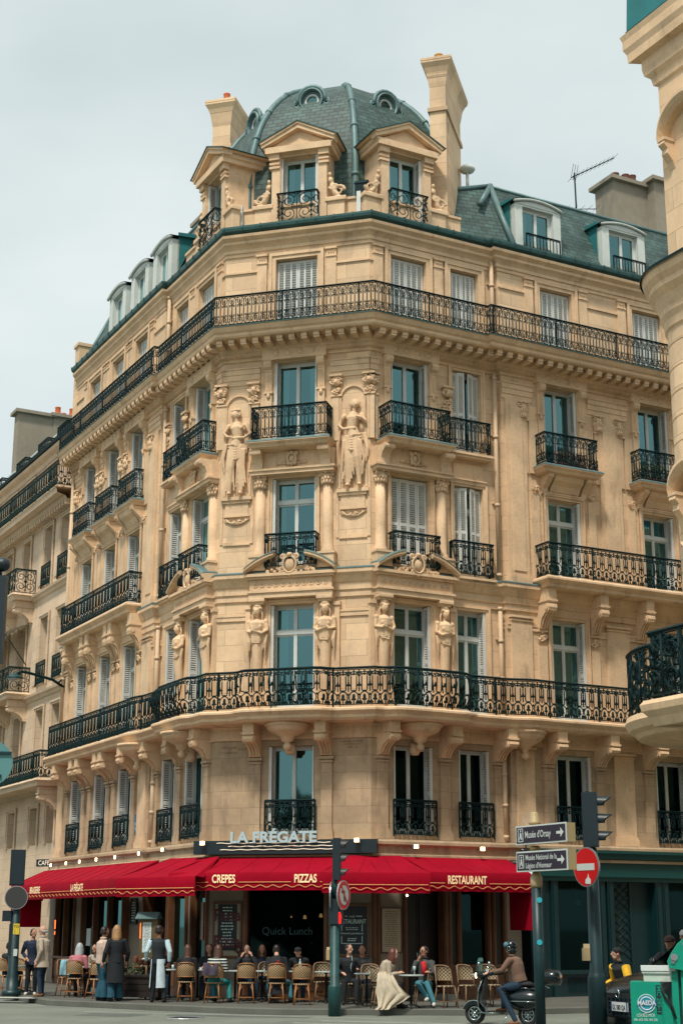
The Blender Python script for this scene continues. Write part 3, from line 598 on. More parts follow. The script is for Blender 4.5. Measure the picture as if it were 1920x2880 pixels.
# ---------------- ornate bays
def ornate(f, uc, sgn):
    e = MB(); x = 1.17
    for a, b, p in ((10.46, 10.60, .30), (10.60, 10.66, .34), (10.66, 10.98, .28), (10.98, 11.04, .36), (11.04, 11.12, .42)): e.box(f, uc - x - (p - .28) , uc + x + (p - .28), 0, p, a, b)
    for i in range(11):   # running scroll on the frieze
        e.tube([f(uc - 1.0 + i * .2 + xx, .285, z) for xx, z in spiral(0, 10.82, .075, 180, 1.1, 8)], .014, 4)
    e.build('entablature', 'stone_carved', BLD)
    for sd in (-1, 1):     # broken segmental pediment, each half a curved moulded block
        pd = MB(); cx = 0; R0 = 2.05; zc = 11.12 - (R0 - .72); rows = []
        for i in range(9):
            t = i / 8; xx = sd * (1.30 - t * .86); zz = zc + sqrt(max(0, R0 ** 2 - (xx * 1.02) ** 2)); zz = 11.14 + (zz - (zc + sqrt(R0 ** 2 - (1.30 * 1.02) ** 2)))
            rows.append([f(uc + xx, 0, zz), f(uc + xx, .40, zz - .02), f(uc + xx, .50, zz + .03), f(uc + xx, .50, zz + .10), f(uc + xx, .44, zz + .13), f(uc + xx, 0, zz + .16)])
        pd.grid(rows, True, False, caps=True)
        rows = [[f(uc + sd * (1.22 - t * .80), o, z) for o, z in ((0, 11.12), (.16, 11.12), (.16, max(11.13, 11.14 + .46 * sin(pi / 2 * t) - .02)), (0, max(11.13, 11.14 + .46 * sin(pi / 2 * t))))] for t in [i / 6 for i in range(7)]]
        pd.grid(rows, True, False, caps=True); pd.build('pediment', 'stone_carved', BLD)
    for sd in (-1, 1):
        z = MB(); rows = []
        for i in range(9):
            t = i / 8; xx = sd * (1.30 - t * .86); zz = 11.14 + (sqrt(R0 ** 2 - (xx * 1.02) ** 2) - sqrt(R0 ** 2 - (1.30 * 1.02) ** 2)); rows.append([f(uc + xx, -.0, zz + .18), f(uc + xx, .45, zz + .15), f(uc + xx, .52, zz + .10)])
        z.grid(rows, False, False); z.build('pediment_flashing', 'zinc', BLD)
    c = MB(); cartouche(c, f, uc, .34, 11.34, .64, int(uc * 10)); c.build('cartouche', 'stone_carved', BLD)
    # third floor: engaged columns, carved panel, brackets
    for sd in (-1, 1):
        c = MB(); u = uc + sd * (.98)
        c.box(f, u - .24, u + .24, -.01, .27, 11.24, 11.62); c.box(f, u - .27, u + .27, -.01, .30, 11.62, 11.68)
        c.lathe(f, u, .03, [(.20, 11.68), (.21, 11.72), (.18, 11.76), (.185, 11.80), (.15, 11.84), (.15, 12.4), (.135, 13.62)], 14)
        capital(c, f, u, .04, 13.62, .40, .36); c.build('column', 'stone_carved', BLD)
    e = MB(); e.box(f, uc - .76, uc + .76, -.01, .05, 13.93, 14.0); archi(e, f, uc, 1.26, 11.4, 13.92, .12, .05)
    e.box(f, uc - 1.22, uc + 1.22, -.01, .32, 13.98, 14.08); e.box(f, uc - 1.26, uc + 1.26, -.01, .36, 14.08, 14.14); e.box(f, uc - 1.2, uc + 1.2, -.01, .22, 14.14, 14.66)
    for sd in (-1, 1):
        e.prof(f, [(.1, 14.66), (.56, 14.66), (.58, 14.58), (.52, 14.5), (.40, 14.42), (.34, 14.28), (.34, 14.14), (.1, 14.14)], uc + sd * .98 - .14, uc + sd * .98 + .14)
        e.prof(f, [(.56 + .05 * cos(a), 14.56 + .07 * sin(a)) for a in [2 * pi * j / 8 for j in range(8)]], uc + sd * .98 - .16, uc + sd * .98 + .16)
    e.build('balcony_entablature', 'stone_carved', BLD)
    c = MB(); cartouche(c, f, uc, .24, 14.40, .42, 5); c.build('carved_relief', 'stone_carved', BLD)
    r = MB(); a, b = uc - .73, uc + .73; pa = [pp(f, a, .03), pp(f, a, .38), pp(f, b, .38), pp(f, b, .03)]
    if f is LF: pa = pa[::-1]
    railing(r, pa, 11.26, .96, 'B', .011, posts=1.5); r.build('window_railing', 'iron', BLD)
for f, uc in ((CF, 2.18), (RF, 1.28), (LF, 1.36)): ornate(f, uc, 1)
mv.build('carved_boss', 'stone_carved', BLD)
# ---------------- statues: caryatids and the two tall figures in relief
def T(mb, f, pts, rs, n=7): mb.tube([f(*p) for p in pts], rs, n)
def caryatid(g, uc0, z1, flip=1):
    f = lambda u, o, z: g(uc0 + u * 1.08, o * .92, z); uc = 0
    m = MB(); s = flip; z = z1
    # capital on the head and the gaine below
    m.box(f, uc - .21, uc + .21, .0, .34, z - .10, z); m.box(f, uc - .17, uc + .17, .0, .28, z - .16, z - .09); m.ell(f, (uc, .20, z - .21), (.125, .11, .05), 10, 6)
    m.ell(f, (uc + .01 * s, .26, z - .375), (.088, .105, .13), 12, 9)                       # head
    m.ell(f, (uc + .01 * s, .365, z - .385), (.014, .03, .034), 6, 5); m.ell(f, (uc + .01 * s, .35, z - .44), (.026, .02, .010), 6, 4); m.ell(f, (uc + .01 * s, .345, z - .335), (.06, .03, .012), 8, 4)
    for k in range(9):
        a = pi * k / 8; m.ell(f, (uc + .105 * cos(a), .22 + .06 * sin(a), z - .29 + .02 * sin(a * 3)), (.038, .045, .038), 6, 4)
    for sd in (-1, 1): T(m, f, [(uc + sd * .09, .2, z - .3), (uc + sd * .13, .19, z - .45), (uc + sd * .12, .19, z - .62)], [.03, .026, .016])
    T(m, f, [(uc, .20, z - .44), (uc, .19, z - .60)], [.046, .052])                            # neck
    T(m, f, [(uc, .17, z - .58), (uc, .18, z - .70), (uc, .20, z - .86), (uc, .18, z - 1.02), (uc, .16, z - 1.15)], [.10, .215, .20, .155, .17], 12)
    for sd in (-1, 1):
        m.ell(f, (uc + sd * .085, .335, z - .80), (.075, .06, .07), 8, 6); m.ell(f, (uc + sd * .215, .18, z - .64), (.075, .08, .08), 8, 6)
    # folded arms under a mantle
    T(m, f, [(uc - .225 * s, .18, z - .66), (uc - .27 * s, .22, z - .88), (uc - .16 * s, .34, z - .98), (uc + .06 * s, .37, z - .90)], [.06, .052, .044, .034])
    T(m, f, [(uc + .225 * s, .18, z - .66), (uc + .25 * s, .20, z - .90), (uc + .14 * s, .35, z - .94), (uc + .0 * s, .37, z - .78)], [.06, .052, .044, .032])
    # mantle: swags across the waist, pointed falls at the sides and centre
    for k in range(5): T(m, f, [(uc - .25 + .02 * k, .18, z - .78 - .07 * k), (uc - .10, .31, z - 1.02 - .05 * k), (uc + .08, .31, z - 1.04 - .05 * k), (uc + .25 - .02 * k, .18, z - .76 - .07 * k)], [.022, .028, .028, .022], 6)
    for dx, zl, w_ in ((-.25, 1.62, .042), (-.20, 1.46, .03), (-.07, 1.42, .03), (.0, 1.60, .036), (.07, 1.46, .03), (.20, 1.42, .03), (.25, 1.70, .042)): T(m, f, [(uc + dx, .20, z - .98), (uc + dx * .92, .22, z - 1.2), (uc + dx * .86 + .02 * s, .18, z - zl)], [w_, w_, .010], 6)
    # slender tapering shaft with long folds
    T(m, f, [(uc, .15, z - .98), (uc, .14, z - 1.3), (uc, .13, z - 2.0), (uc, .10, z - 2.7), (uc, .08, 7.34)], [.165, .16, .125, .09, .08], 12)
    for k in range(-3, 4): T(m, f, [(uc + k * .045, .27 - abs(k) * .025, z - 1.2), (uc + k * .034, .24 - abs(k) * .02, z - 1.9), (uc + k * .022, .17 - abs(k) * .012, z - 2.7)], [.017, .015, .009], 5)
    m.build('caryatid', 'stone_carved', BLD, remesh=.0135)
for f, uc in ((CF, 2.18), (RF, 1.28), (LF, 1.36)):
    for sd in (-1, 1): caryatid(f, uc + sd * .96, 10.46, sd)
    b = MB()
    for sd in (-1, 1): b.box(f, uc + sd * .96 - .23, uc + sd * .96 + .23, -.01, .07, 7.32, 10.46); b.box(f, uc + sd * 1.27 - .07, uc + sd * 1.27 + .07, -.01, .1, 7.32, 10.3); b.box(f, uc + sd * 1.27 - .1, uc + sd * 1.27 + .1, -.01, .14, 10.2, 10.3)
    b.build('caryatid_backing', 'stone_carved', BLD)
def figure(g, uc0, zb, flip):
    f = lambda u, o, z: g(uc0 + u * 1.22, o * .78, z); uc = 0
    m = MB(); s = flip; z = zb; o = .10
    hip = (uc + .03 * s, o, z + 1.45)
    T(m, f, [(uc - .10 * s, o + .02, z + .05), (uc - .11 * s, o + .04, z + .75), (uc - .05 * s, o, z + 1.4)], [.07, .10, .16], 9)         # standing leg
    T(m, f, [(uc + .17 * s, o + .04, z + .06), (uc + .12 * s, o + .12, z + .82), (uc + .06 * s, o, z + 1.42)], [.06, .10, .16], 9)       # bent leg
    for dx in (-.11 * s, .17 * s): m.ell(f, (uc + dx, o + .12, z + .04), (.05, .11, .045), 7, 5)
    T(m, f, [hip, (uc - .01 * s, o + .02, z + 1.72), (uc + .01 * s, o + .02, z + 1.98), (uc + .03 * s, o, z + 2.16)], [.20, .145, .185, .12], 12)
    for sd in (-1, 1): m.ell(f, (uc + sd * .08 + .01 * s, o + .15, z + 1.97), (.07, .06, .065), 8, 6); m.ell(f, (uc + sd * .20 + .01 * s, o + .01, z + 2.08), (.07, .07, .07), 8, 6)
    T(m, f, [(uc + .03 * s, o, z + 2.12), (uc + .04 * s, o + .02, z + 2.28)], [.06, .055])
    m.ell(f, (uc + .06 * s, o + .05, z + 2.40), (.085, .10, .125), 10, 8); m.ell(f, (uc + .10 * s, o + .13, z + 2.385), (.02, .03, .03), 6, 4)
    for k in range(12):
        a = 2 * pi * k / 12; m.ell(f, (uc + .05 * s + .10 * cos(a), o + .02, z + 2.44 + .10 * sin(a)), (.04, .05, .04), 6, 4)
    if s < 0:   # winged cap
        m.ell(f, (uc + .04 * s, o + .04, z + 2.53), (.12, .10, .05), 9, 5); T(m, f, [(uc + .1 * s, o + .06, z + 2.5), (uc + .22 * s, o + .04, z + 2.60)], [.03, .01])
    # arms: one folded to the waist, one raised to the breast
    T(m, f, [(uc - .21 * s, o + .02, z + 2.07), (uc - .31 * s, o + .05, z + 1.80), (uc - .20 * s, o + .17, z + 1.66), (uc + .10 * s, o + .20, z + 1.66)], [.058, .052, .046, .032])
    T(m, f, [(uc + .22 * s, o + .02, z + 2.07), (uc + .32 * s, o + .06, z + 1.84), (uc + .22 * s, o + .15, z + (1.72 if s < 0 else 1.98)), (uc + .10 * s, o + .19, z + (1.70 if s < 0 else 2.02))], [.058, .052, .044, .032])
    # mantle wound round the hips and falling in folds
    for k in range(6): T(m, f, [(uc - .24 * s, o + .02, z + 1.50 - .05 * k), (uc, o + .20, z + 1.40 - .075 * k), (uc + .22 * s, o + .05, z + 1.52 - .09 * k)], [.035, .042, .032], 6)
    for k in range(9):
        dx = -.26 + .065 * k; T(m, f, [(uc + dx * .75, o + .13 - .25 * dx * dx, z + 1.34), (uc + dx * .9 + .05 * s * sin(k), o + .13 - .5 * dx * dx, z + .8), (uc + dx * 1.0 + .02 * cos(k * 2), o + .08, z + .12 + .1 * (k % 3))], [.04, .036, .022], 6)
    for k in range(3): T(m, f, [(uc + (.25 + .03 * k) * s, o + .02, z + 1.55), (uc + (.33 + .02 * k) * s, o + .03, z + 1.1), (uc + (.28 + .04 * k) * s, o, z + .55 + .15 * k)], [.035, .03, .014], 6)
    T(m, f, [(uc - .30 * s, o, z + 1.7), (uc - .34 * s, o - .01, z + 1.1), (uc - .27 * s, o - .02, z + .5)], [.03, .035, .02], 6)
    if s > 0: T(m, f, [(uc - .24, o + .14, z + 2.02), (uc - .32, o + .06, z + 1.2), (uc - .33, o, z + .5)], [.018, .016, .014], 5)
    m.build('relief_figure', 'stone_carved', BLD, remesh=.0135)
for uc, fl in ((.50, -1), (3.88, 1)):
    f = CF; figure(f, uc, 13.50, fl)
    m = MB(); x = .38
    for sd in (-1, 1): m.box(f, uc + sd * x - .03, uc + sd * x + .03, -.01, .05, 13.5, 16.12)
    rows = []
    for r_, o_ in ((x - .03, -.01), (x - .03, .05), (x + .03, .05), (x + .03, -.01)): rows.append([f(uc + r_ * cos(radians(a)), o_, 16.12 + r_ * sin(radians(a))) for a in range(0, 181, 15)])
    m.grid(rows, False, False)
    m.box(f, uc - .46, uc + .46, -.01, .12, 13.36, 13.46); m.box(f, uc - .40, uc + .40, -.01, .08, 13.28, 13.36); m.box(f, uc - .34, uc + .34, -.01, .04, 12.94, 13.28); m.box(f, uc - .38, uc + .38, -.01, .07, 12.88, 12.93)
    m.tube([f(uc + x_, .03, z_) for x_, z_ in arc(0, 12.88, .32, 200, 340, 8, .2)], .03, 5); leafy(m, f, uc, .03, 12.74, .34, .14, 5, 8)
    for sd in (-1, 1): m.tube([f(uc + sd * .3 + x_, .03, z_) for x_, z_ in spiral(0, 12.8, .07, 0, 1.1 * sd, 8)], .02, 5)
    for sd in (-1, 1):
        u = uc + sd * .455; m.box(f, u - .035, u + .035, -.01, .03, 12.1, 16.4)
    m.box(f, uc - .42, uc + .42, -.01, .02, 12.10, 12.16); m.box(f, uc - .40, uc + .40, -.01, .04, 12.06, 12.10)
    m.build('niche_frame', 'stone_carved', BLD)
for f, us in ((CF, (-.02, .96, 3.40, 4.36)), (RF, (.08, 2.52)), (LF, (.14, 2.6, 3.95))):
    for u in us:
        h = MB(); h.box(f, u - .14, u + .14, -.01, .05, 14.9 if u not in (-.02, 4.36) else 14.9, 16.25); h.box(f, u - .17, u + .17, -.01, .08, 16.2, 16.25)
        h.ell(f, (u, .12, 16.60), (.07, .08, .10), 9, 7); h.ell(f, (u, .20, 16.58), (.02, .03, .03), 6, 4); leafy(h, f, u, .09, 16.64, .32, .34, int(u * 13) + 3, 16); leafy(h, f, u, .07, 16.36, .2, .24, int(u * 11) + 5, 8); h.box(f, u - .19, u + .19, -.01, .17, 16.78, 16.84); h.build('carved_head', 'stone_carved', BLD)
# ---------------- windows
CU = {('C', 2): ('curtain', [(.02, .30)]), ('C', 3): ('curtain_beige', [(.05, .22)]), ('R1', 2): ('curtain_beige', [(.52, .8)]), ('R3', 2): ('curtain', [(.05, .95)]),
      ('R3', 3): ('curtain_beige', [(.05, .95)]), ('R6', 2): ('curtain', [(.03, .97)]), ('R6', 3): ('curtain_beige', [(.03, .97)]), ('R9', 3): ('curtain_beige', [(.03, .97)]), ('R9', 2): ('curtain_beige', [(.03, .97)])}
for f, uc, w, k in BAYS:
    nm = 'C' if f is CF else ('R' if f in (RF, RO) else 'L') + str(int(uc)); sd = -1 if f is CF else 1
    for lv in (1, 2, 3, 4, 5):
        z0, z1 = FL[lv]; sh = 'open'
        if lv == 5: sh = 'metal'
        if (nm, lv) in (('R1', 3), ('L2', 3)): sh = 'closed'
        if (nm, lv) in (('R3', 3),): sh = 'ajar'
        if (nm, lv) in (('R3', 4),): sh = 'ajar'
        gm = 'glass' if lv > 1 or nm == 'C' else 'glass_dark'
        window(BLD, f, uc, z0, z1, w, sh, transom=lv in (2, 3), curtain=CU.get((nm, lv)), gm=gm, side=sd)
    if k != 's' or True:     # first-floor window guards
        a, b = uc - w / 2 - .06, uc + w / 2 + .06; r = MB(); railing(r, [pp(f, a, .10), pp(f, b, .10)] if f not in (LF, LO) else [pp(f, b, .10), pp(f, a, .10)], 4.08, .93, 'B', .011, posts=1.4); r.build('window_railing', 'iron', BLD)
# fifth-floor railing
p5 = [pp(LO, LEND + .02, .0)] + offs(BASE, .84, KS) + []
p5 = offs(BASE, .84, KS)
r = MB(); railing(r, p5, 18.32, .93, 'A', .0115, posts=2.3); r.build('balcony_railing', 'iron', BLD)
# ---------------- rain pipes
for f, u, segs in ((RF, 4.12, 0), (LF, 4.14, 0)):
    m = MB(); 
    for z0, z1 in ((18.3, 21.2), (11.25, 17.5), (7.3, 10.5), (4.05, 6.6)):
        m.tube([f(u, .12, z0), f(u, .12, z1)], .062, 10)
        for z in [z0 + (z1 - z0) * t for t in (.02, .35, .68, .97)]: m.tube([f(u, .12, z), f(u, .12, z + .09)], .078, 10); m.box(f, u - .11, u + .11, 0, .06, z + .1, z + .13)
    m.build('rain_pipe', 'pipe_cream', BLD)
m = MB(); m.tube([LO(LEND - .35, .12, z) for z in (7.4, 17.4)], .06, 10); [m.tube([LO(LEND - .35, .12, z), LO(LEND - .35, .12, z + .09)], .075, 10) for z in (8, 10, 12, 14, 16)]; m.build('rain_pipe', 'pipe_cream', BLD)
# ================================================================== ROOF: dome, stone dormers, chimneys, mansards
RM = MB()
DC = (2.10, -4.70); APB = 4.02; ZB = 21.5; ZV = 23.4; BZ = 5.05; ZT = 28.3
def ap(z): return APB if z <= ZV else APB * sqrt(max(0, 1 - ((z - ZV) / BZ) ** 2))
def octp(z, a=None, k=0):
    a = ap(z) if a is None else a; R = a / cos(pi / 8); return [CF(DC[0] + R * cos(pi / 8 + pi / 4 * i), DC[1] + R * sin(pi / 8 + pi / 4 * i), z) for i in range(8)]
zs = [ZB, 22.0, 22.6, ZV] + [ZV + (ZT - ZV) * (1 - (1 - i / 14) ** 1.35) for i in range(1, 15)]
c0 = Vector(CF(DC[0], DC[1], 0)[:2])
sl_len = [0]
for a, b in zip(zs, zs[1:]): sl_len.append(sl_len[-1] + hypot(b - a, ap(b) - ap(a)))
for i in range(8):
    d = MB(); rows = []
    for z in zs:
        p = octp(z); rows.append([tuple(Vector(p[i]).lerp(Vector(p[(i + 1) % 8]), t)) for t in (0, .5, 1)])
    d.grid(rows, False, False)
    mid = Vector(octp(ZB)[i][:2]).lerp(Vector(octp(ZB)[(i + 1) % 8][:2]), .5) - c0; mid.normalize(); tv = Vector((-mid.y, mid.x))
    def uvf(v, tv=tv):
        z = v[2]; k = max(range(len(zs)), key=lambda j: -abs(zs[j] - z)); return (v[0] * tv.x + v[1] * tv.y, sl_len[k])
    d.build('dome', 'slate', BLD, uvf)
r = MB()
for i in range(8):
    pts = [Vector(octp(z)[i]) for z in zs]; out_ = (Vector((pts[0].x, pts[0].y)) - c0).normalized()
    r.tube([p + Vector((out_.x, out_.y, .25)) * .015 for p in pts], [.115 - .03 * j / len(pts) for j in range(len(pts))], 8)
    for k in (3, 7, 10, 13): p = pts[k]; q = pts[k] + (pts[k + 1] - pts[k]).normalized() * .10; r.tube([p + Vector((out_.x, out_.y, .2)) * .02, q + Vector((out_.x, out_.y, .2)) * .02], .135 - .03 * k / len(pts), 8)
r.build('dome_rib', 'zinc', BLD)
t = MB(); top = octp(ZT); t.add(top + [CF(DC[0], DC[1], ZT + .25)], [(i, (i + 1) % 8, 8) for i in range(8)])
for i in range(8): t.tube([top[i], top[(i + 1) % 8]], .06, 6)
t.build('dome_cap', 'zinc', BLD)
# parapet at the foot of the dome
pr = MB(); pth = [pp(LF, 3.0, -.12), pp(LF, -.05, -.12), pp(CF, CL + .05, -.12), pp(RF, 3.0, -.12)]
pth = [pp(LF, 3.4, -.1)] + [tuple(offs(BASE, -.1)[3]), tuple(offs(BASE, -.1)[4])] + [pp(RF, 3.2, -.1)]
pr.sweep(pth, [(0, 21.5), (0, 22.32), (.05, 22.34), (.05, 22.42), (-.35, 22.44), (-.35, 21.5)]); pr.build('parapet', 'stone_carved', BLD)
# oval dormers of the dome
def oeil(f, uc, zc, o):
    h = holder('oval_dormer', BLD, (0, 0, 0)); h.location = (0, 0, 0)
    m = MB(); rx, rz = .26, .28
    for r0, r1, oo in ((1.0, 1.28, .10), (1.28, 1.5, .22)):
        rows = [[f(uc + rx * k * cos(a), q, zc + rz * k * sin(a)) for a in [2 * pi * j / 20 for j in range(20)]] for k, q in ((r0, o - .5), (r0, o + oo), (r1, o + oo - .02), (r1, o - .9))]
        m.grid(rows, True, True)
    m.tube([f(uc + rx * 1.75 * cos(radians(a)), o + .12, zc + rz * 1.75 * sin(radians(a))) for a in range(-10, 191, 20)], .07, 7)
    for sd in (-1, 1): m.tube([f(uc + sd * rx * 1.85 + x, o + .12, z) for x, z in spiral(0, zc - .1, .12, 90, -sd * 1.3, 10)], .045, 6)
    fo = m.build('oval_dormer', 'zinc', BLD)
    w = MB(); w.tube([f(uc + rx * .8 * cos(a), o + .05, zc + rz * .8 * sin(a)) for a in [2 * pi * j / 18 for j in range(18)]], .045, 6, closed=True); w.build('frame', 'white_paint', fo)
    g = MB(); g.add([f(uc + rx * .85 * cos(a), o + .03, zc + rz * .85 * sin(a)) for a in [2 * pi * j / 16 for j in range(16)]], [tuple(range(16))]); g.build('pane', 'glass', fo)
    bpy.data.objects.remove(h)
def octf(k):
    """frame of dome side k: 0 chamfer, 1 rue side, -1 quay side"""
    a = radians(90 + 0 * k); mid = {0: 90, 1: 45, -1: 135}[k]; ca, sa = cos(radians(mid)), sin(radians(mid))
    n = CF.d * ca + CF.n * sa; d = CF.d * sa - CF.n * ca
    return Fr(c0, d, n)
for k in (0, 1, -1):
    F8 = octf(k); zc = 26.72; oeil(F8, 0, zc, ap(zc) - .05)
# stone dormers
def stone_dormer(f, uc):
    w = 1.14; x = w / 2
    m = MB(); ops = [(uc - x, uc + x, 21.72, 23.93)]
    wall_mesh(m, f, uc - .86, uc + .86, 21.5, 24.02, ops, .3)
    for sd in (-1, 1):
        m.add([f(uc + sd * .86, 0, 21.5), f(uc + sd * .86, -1.6, 21.5), f(uc + sd * .86, -1.6, 24.02), f(uc + sd * .86, 0, 24.02)], [(0, 1, 2, 3)])
        m.box(f, uc + sd * .72 - .13, uc + sd * .72 + .13, 0, .09, 21.5, 23.95)
        for z0, z1, p in ((23.55, 23.62, .14), (23.68, 23.74, .14), (23.82, 24.0, .18)): m.box(f, uc + sd * .76 - .16, uc + sd * .76 + .16, 0, p, z0, z1)
    archi(m, f, uc, w, 21.72, 23.93, .1, .05); m.build('dormer_wall', 'stone_carved', BLD)
    p = MB()
    p.prism(f, [(uc - 1.02, 24.0), (uc + 1.02, 24.0), (uc + 1.02, 24.12), (uc + 1.08, 24.16), (uc + 1.08, 24.20), (uc - 1.08, 24.20), (uc - 1.08, 24.16), (uc - 1.02, 24.12)], -1.3, .26)
    p.prism(f, [(uc - .98, 24.2), (uc + .98, 24.2), (uc, 24.72)], -1.3, .12)
    for sd in (-1, 1):
        p.prism(f, [(uc + sd * 1.12, 24.18), (uc, 24.72), (uc, 24.88), (uc + sd * 1.16, 24.30)], .0, .30); p.prism(f, [(uc + sd * 1.12, 24.29), (uc, 24.86), (uc, 24.92), (uc + sd * 1.2, 24.33)], -2.2, .34)
    p.box(f, uc - 1.07, uc + 1.07, -1.7, -.02, 24.19, 24.34)
    p.prism(f, [(uc - .5, 24.27), (uc + .5, 24.27), (uc, 24.55)], .1, .14)
    p.build('dormer_pediment', 'stone_carved', BLD)
    z = MB()
    for sd in (-1, 1): z.prism(f, [(uc + sd * 1.23, 24.322), (uc, 24.922), (uc, 24.952), (uc + sd * 1.25, 24.345)], -2.3, .37)
    z.build('dormer_flashing', 'zinc_dark', BLD)
    for sd in (-1, 1):   # scrolled consoles leaning on each side, with a small cherub bust
        s = MB(); u = uc + sd * .98
        s.tube([f(u + sd * a_, .02, z_) for a_, z_ in ((-.08, 23.1), (.0, 22.95), (.02, 22.75), (.12, 22.55), (.26, 22.40))], [.04, .06, .08, .09, .06], 8)
        s.tube([f(u + sd * (.24 + x_), .05, z_) for x_, z_ in spiral(0, 22.62, .17, 0, 1.3 * sd, 12)], [.055 - .003 * j for j in range(13)], 7)
        s.ell(f, (u - sd * .04, .07, 23.16), (.055, .06, .075), 8, 6); s.ell(f, (u - sd * .02, .05, 22.98), (.08, .07, .10), 8, 6); leafy(s, f, u + sd * .06, .06, 22.75, .2, .3, 5, 6)
        s.box(f, u - .18 if sd > 0 else u - .46, u + .46 if sd > 0 else u + .18, -.2, .12, 22.28, 22.42); s.box(f, u - .12 if sd > 0 else u - .40, u + .40 if sd > 0 else u + .12, -.2, .06, 21.5, 22.28)
        s.build('dormer_scroll', 'stone_carved', BLD, remesh=.018)
    window(BLD, f, uc, 21.72, 23.93, w, 'open', gm='glass', side=1 if f is not CF else -1)
    r = MB(); a, b = uc - x - .04, uc + x + .04; pa = [pp(f, a, .02), pp(f, a, .30), pp(f, b, .30), pp(f, b, .02)]
    if f is LF: pa = pa[::-1]
    railing(r, pa, 21.66, .95, 'C', .012, posts=1.3); r.build('window_railing', 'iron', BLD)
for f, uc in ((CF, 2.24), (RF, 1.22), (LF, .95)): stone_dormer(f.off(o=-.02), uc)
# corner downspout heads beside the dome ribs
for f, u in ((CF, .42), (CF, 4.05)): m = MB(); m.box(f, u - .06, u + .06, -.05, .06, 21.7, 22.5); m.build('white_downspout', 'white_paint', BLD)
m = MB(); m.box(CF, 3.92, 4.28, -.35, .0, 22.42, 22.78); m.prof(CF, [(-.35, 22.78), (.02, 22.78), (-.1, 22.92), (-.3, 22.92)], 3.9, 4.3); m.build('lead_box', 'iron', BLD)
# tall chimneys
def chimney(par, f, u0, u1, o0, o1, z0, z1, pots, m='stone', cap=.16, capm='stone_carved', flare=True, name='chimney'):
    c = MB(); c.box(f, u0, u1, o0, o1, z0, z1 - .9 if flare else z1)
    if flare:
        c.box(f, u0 - .06, u1 + .06, o0 - .06, o1 + .06, z1 - 1.75, z1 - 1.62)
        pr_ = [(0, z1 - .9), (.03, z1 - .75), (.05, z1 - .60), (.08, z1 - .42), (.14, z1 - .26), (.22, z1 - .12), (.22, z1)]
        for (a, b), (a2, b2) in zip(pr_, pr_[1:]):
            v = [f(x, o, z) for e_, z in ((a, b), (a2, b2)) for x, o in ((u0 - e_, o0 - e_), (u1 + e_, o0 - e_), (u1 + e_, o1 + e_), (u0 - e_, o1 + e_))]; c.add(v, [(0, 1, 5, 4), (1, 2, 6, 5), (2, 3, 7, 6), (3, 0, 4, 7)])
        c.box(f, u0 - .23, u1 + .23, o0 - .23, o1 + .23, z1 - .05, z1 + .03)
        c.box(f, u1, u1 + .03, o0 + .3, o1 - .3, z0 + 1.2, z1 - 2.0)
    else: c.box(f, u0 - cap, u1 + cap, o0 - cap, o1 + cap, z1, z1 + .14)
    ch = c.build(name, m, par, f.n)
    for k, (u, o, r, hh, mm) in enumerate(pots):
        p = MB(); p.lathe(f, u, o, [(r * 1.15, z1 + .02), (r * 1.15, z1 + .08), (r, z1 + .1), (r * .85, z1 + hh - .05), (r * .95, z1 + hh - .03), (r * .95, z1 + hh)], 12); p.build('chimney_pot', mm, ch)
    return ch
chimney(BLD, CF, 5.78, 6.28, -4.4, -2.0, 21.5, 27.72, [(6.02, -2.35, .15, .42, 'clay_ochre')])
chimney(BLD, CF, -2.30, -1.66, -7.2, -4.6, 21.5, 29.0, [(-2.0, -5.1, .13, .62, 'clay')])
# mansards
def mansard(f, u0, u1, hip0=0, hip1=0, zt=24.42, dz=1.32, back=6):
    m = MB(); n = f
    m.add([f(u0, -.02, 21.55), f(u1, -.02, 21.55), f(u1 - hip1, -dz, zt), f(u0 + hip0, -dz, zt)], [(0, 1, 2, 3)])
    m.build('mansard', 'slate', BLD, lambda v, f=f: ((Vector(v[:2]) - f.P).dot(f.d), v[2] * 1.1))
    t = MB(); t.add([f(u0 + hip0, -dz, zt), f(u1 - hip1, -dz, zt), f(u1 - hip1, -back, zt + .9), f(u0 + hip0, -back, zt + .9)], [(0, 1, 2, 3)])
    t.tube([f(u0 + hip0, -dz, zt), f(u1 - hip1, -dz, zt)], .07, 6); t.build('roof_top', 'zinc', BLD)
mansard(RO, 5.05, REND, hip0=.0); mansard(LO, 4.2, LEND)
m = MB(); m.add([RO(5.05, -.02, 21.55), RO(3.2, -.35, 21.6), RO(3.2, -1.5, 23.9), RO(5.05, -1.32, 24.42)], [(0, 1, 2, 3)]); m.build('mansard', 'slate', BLD, lambda v: ((Vector(v[:2]) - RO.P).dot(RO.d), v[2] * 1.1))
m = MB(); m.tube([LO(LEND - .05, 0, 21.6), LO(LEND - .05, -1.32, 24.42)], .07, 6); m.build('hip_flashing', 'zinc', BLD)
m = MB(); m.tube([RO(5.05, .0, 21.6), RO(5.0, -1.30, 24.44)], .11, 6); m.tube([RO(4.3, -.8, 23.4), RO(5.05, -1.3, 24.45)], .1, 6); m.tube([RO(3.2, -1.5, 23.9), RO(5.0, -1.32, 24.44)], .08, 6); m.build('hip_flashing', 'zinc', BLD)
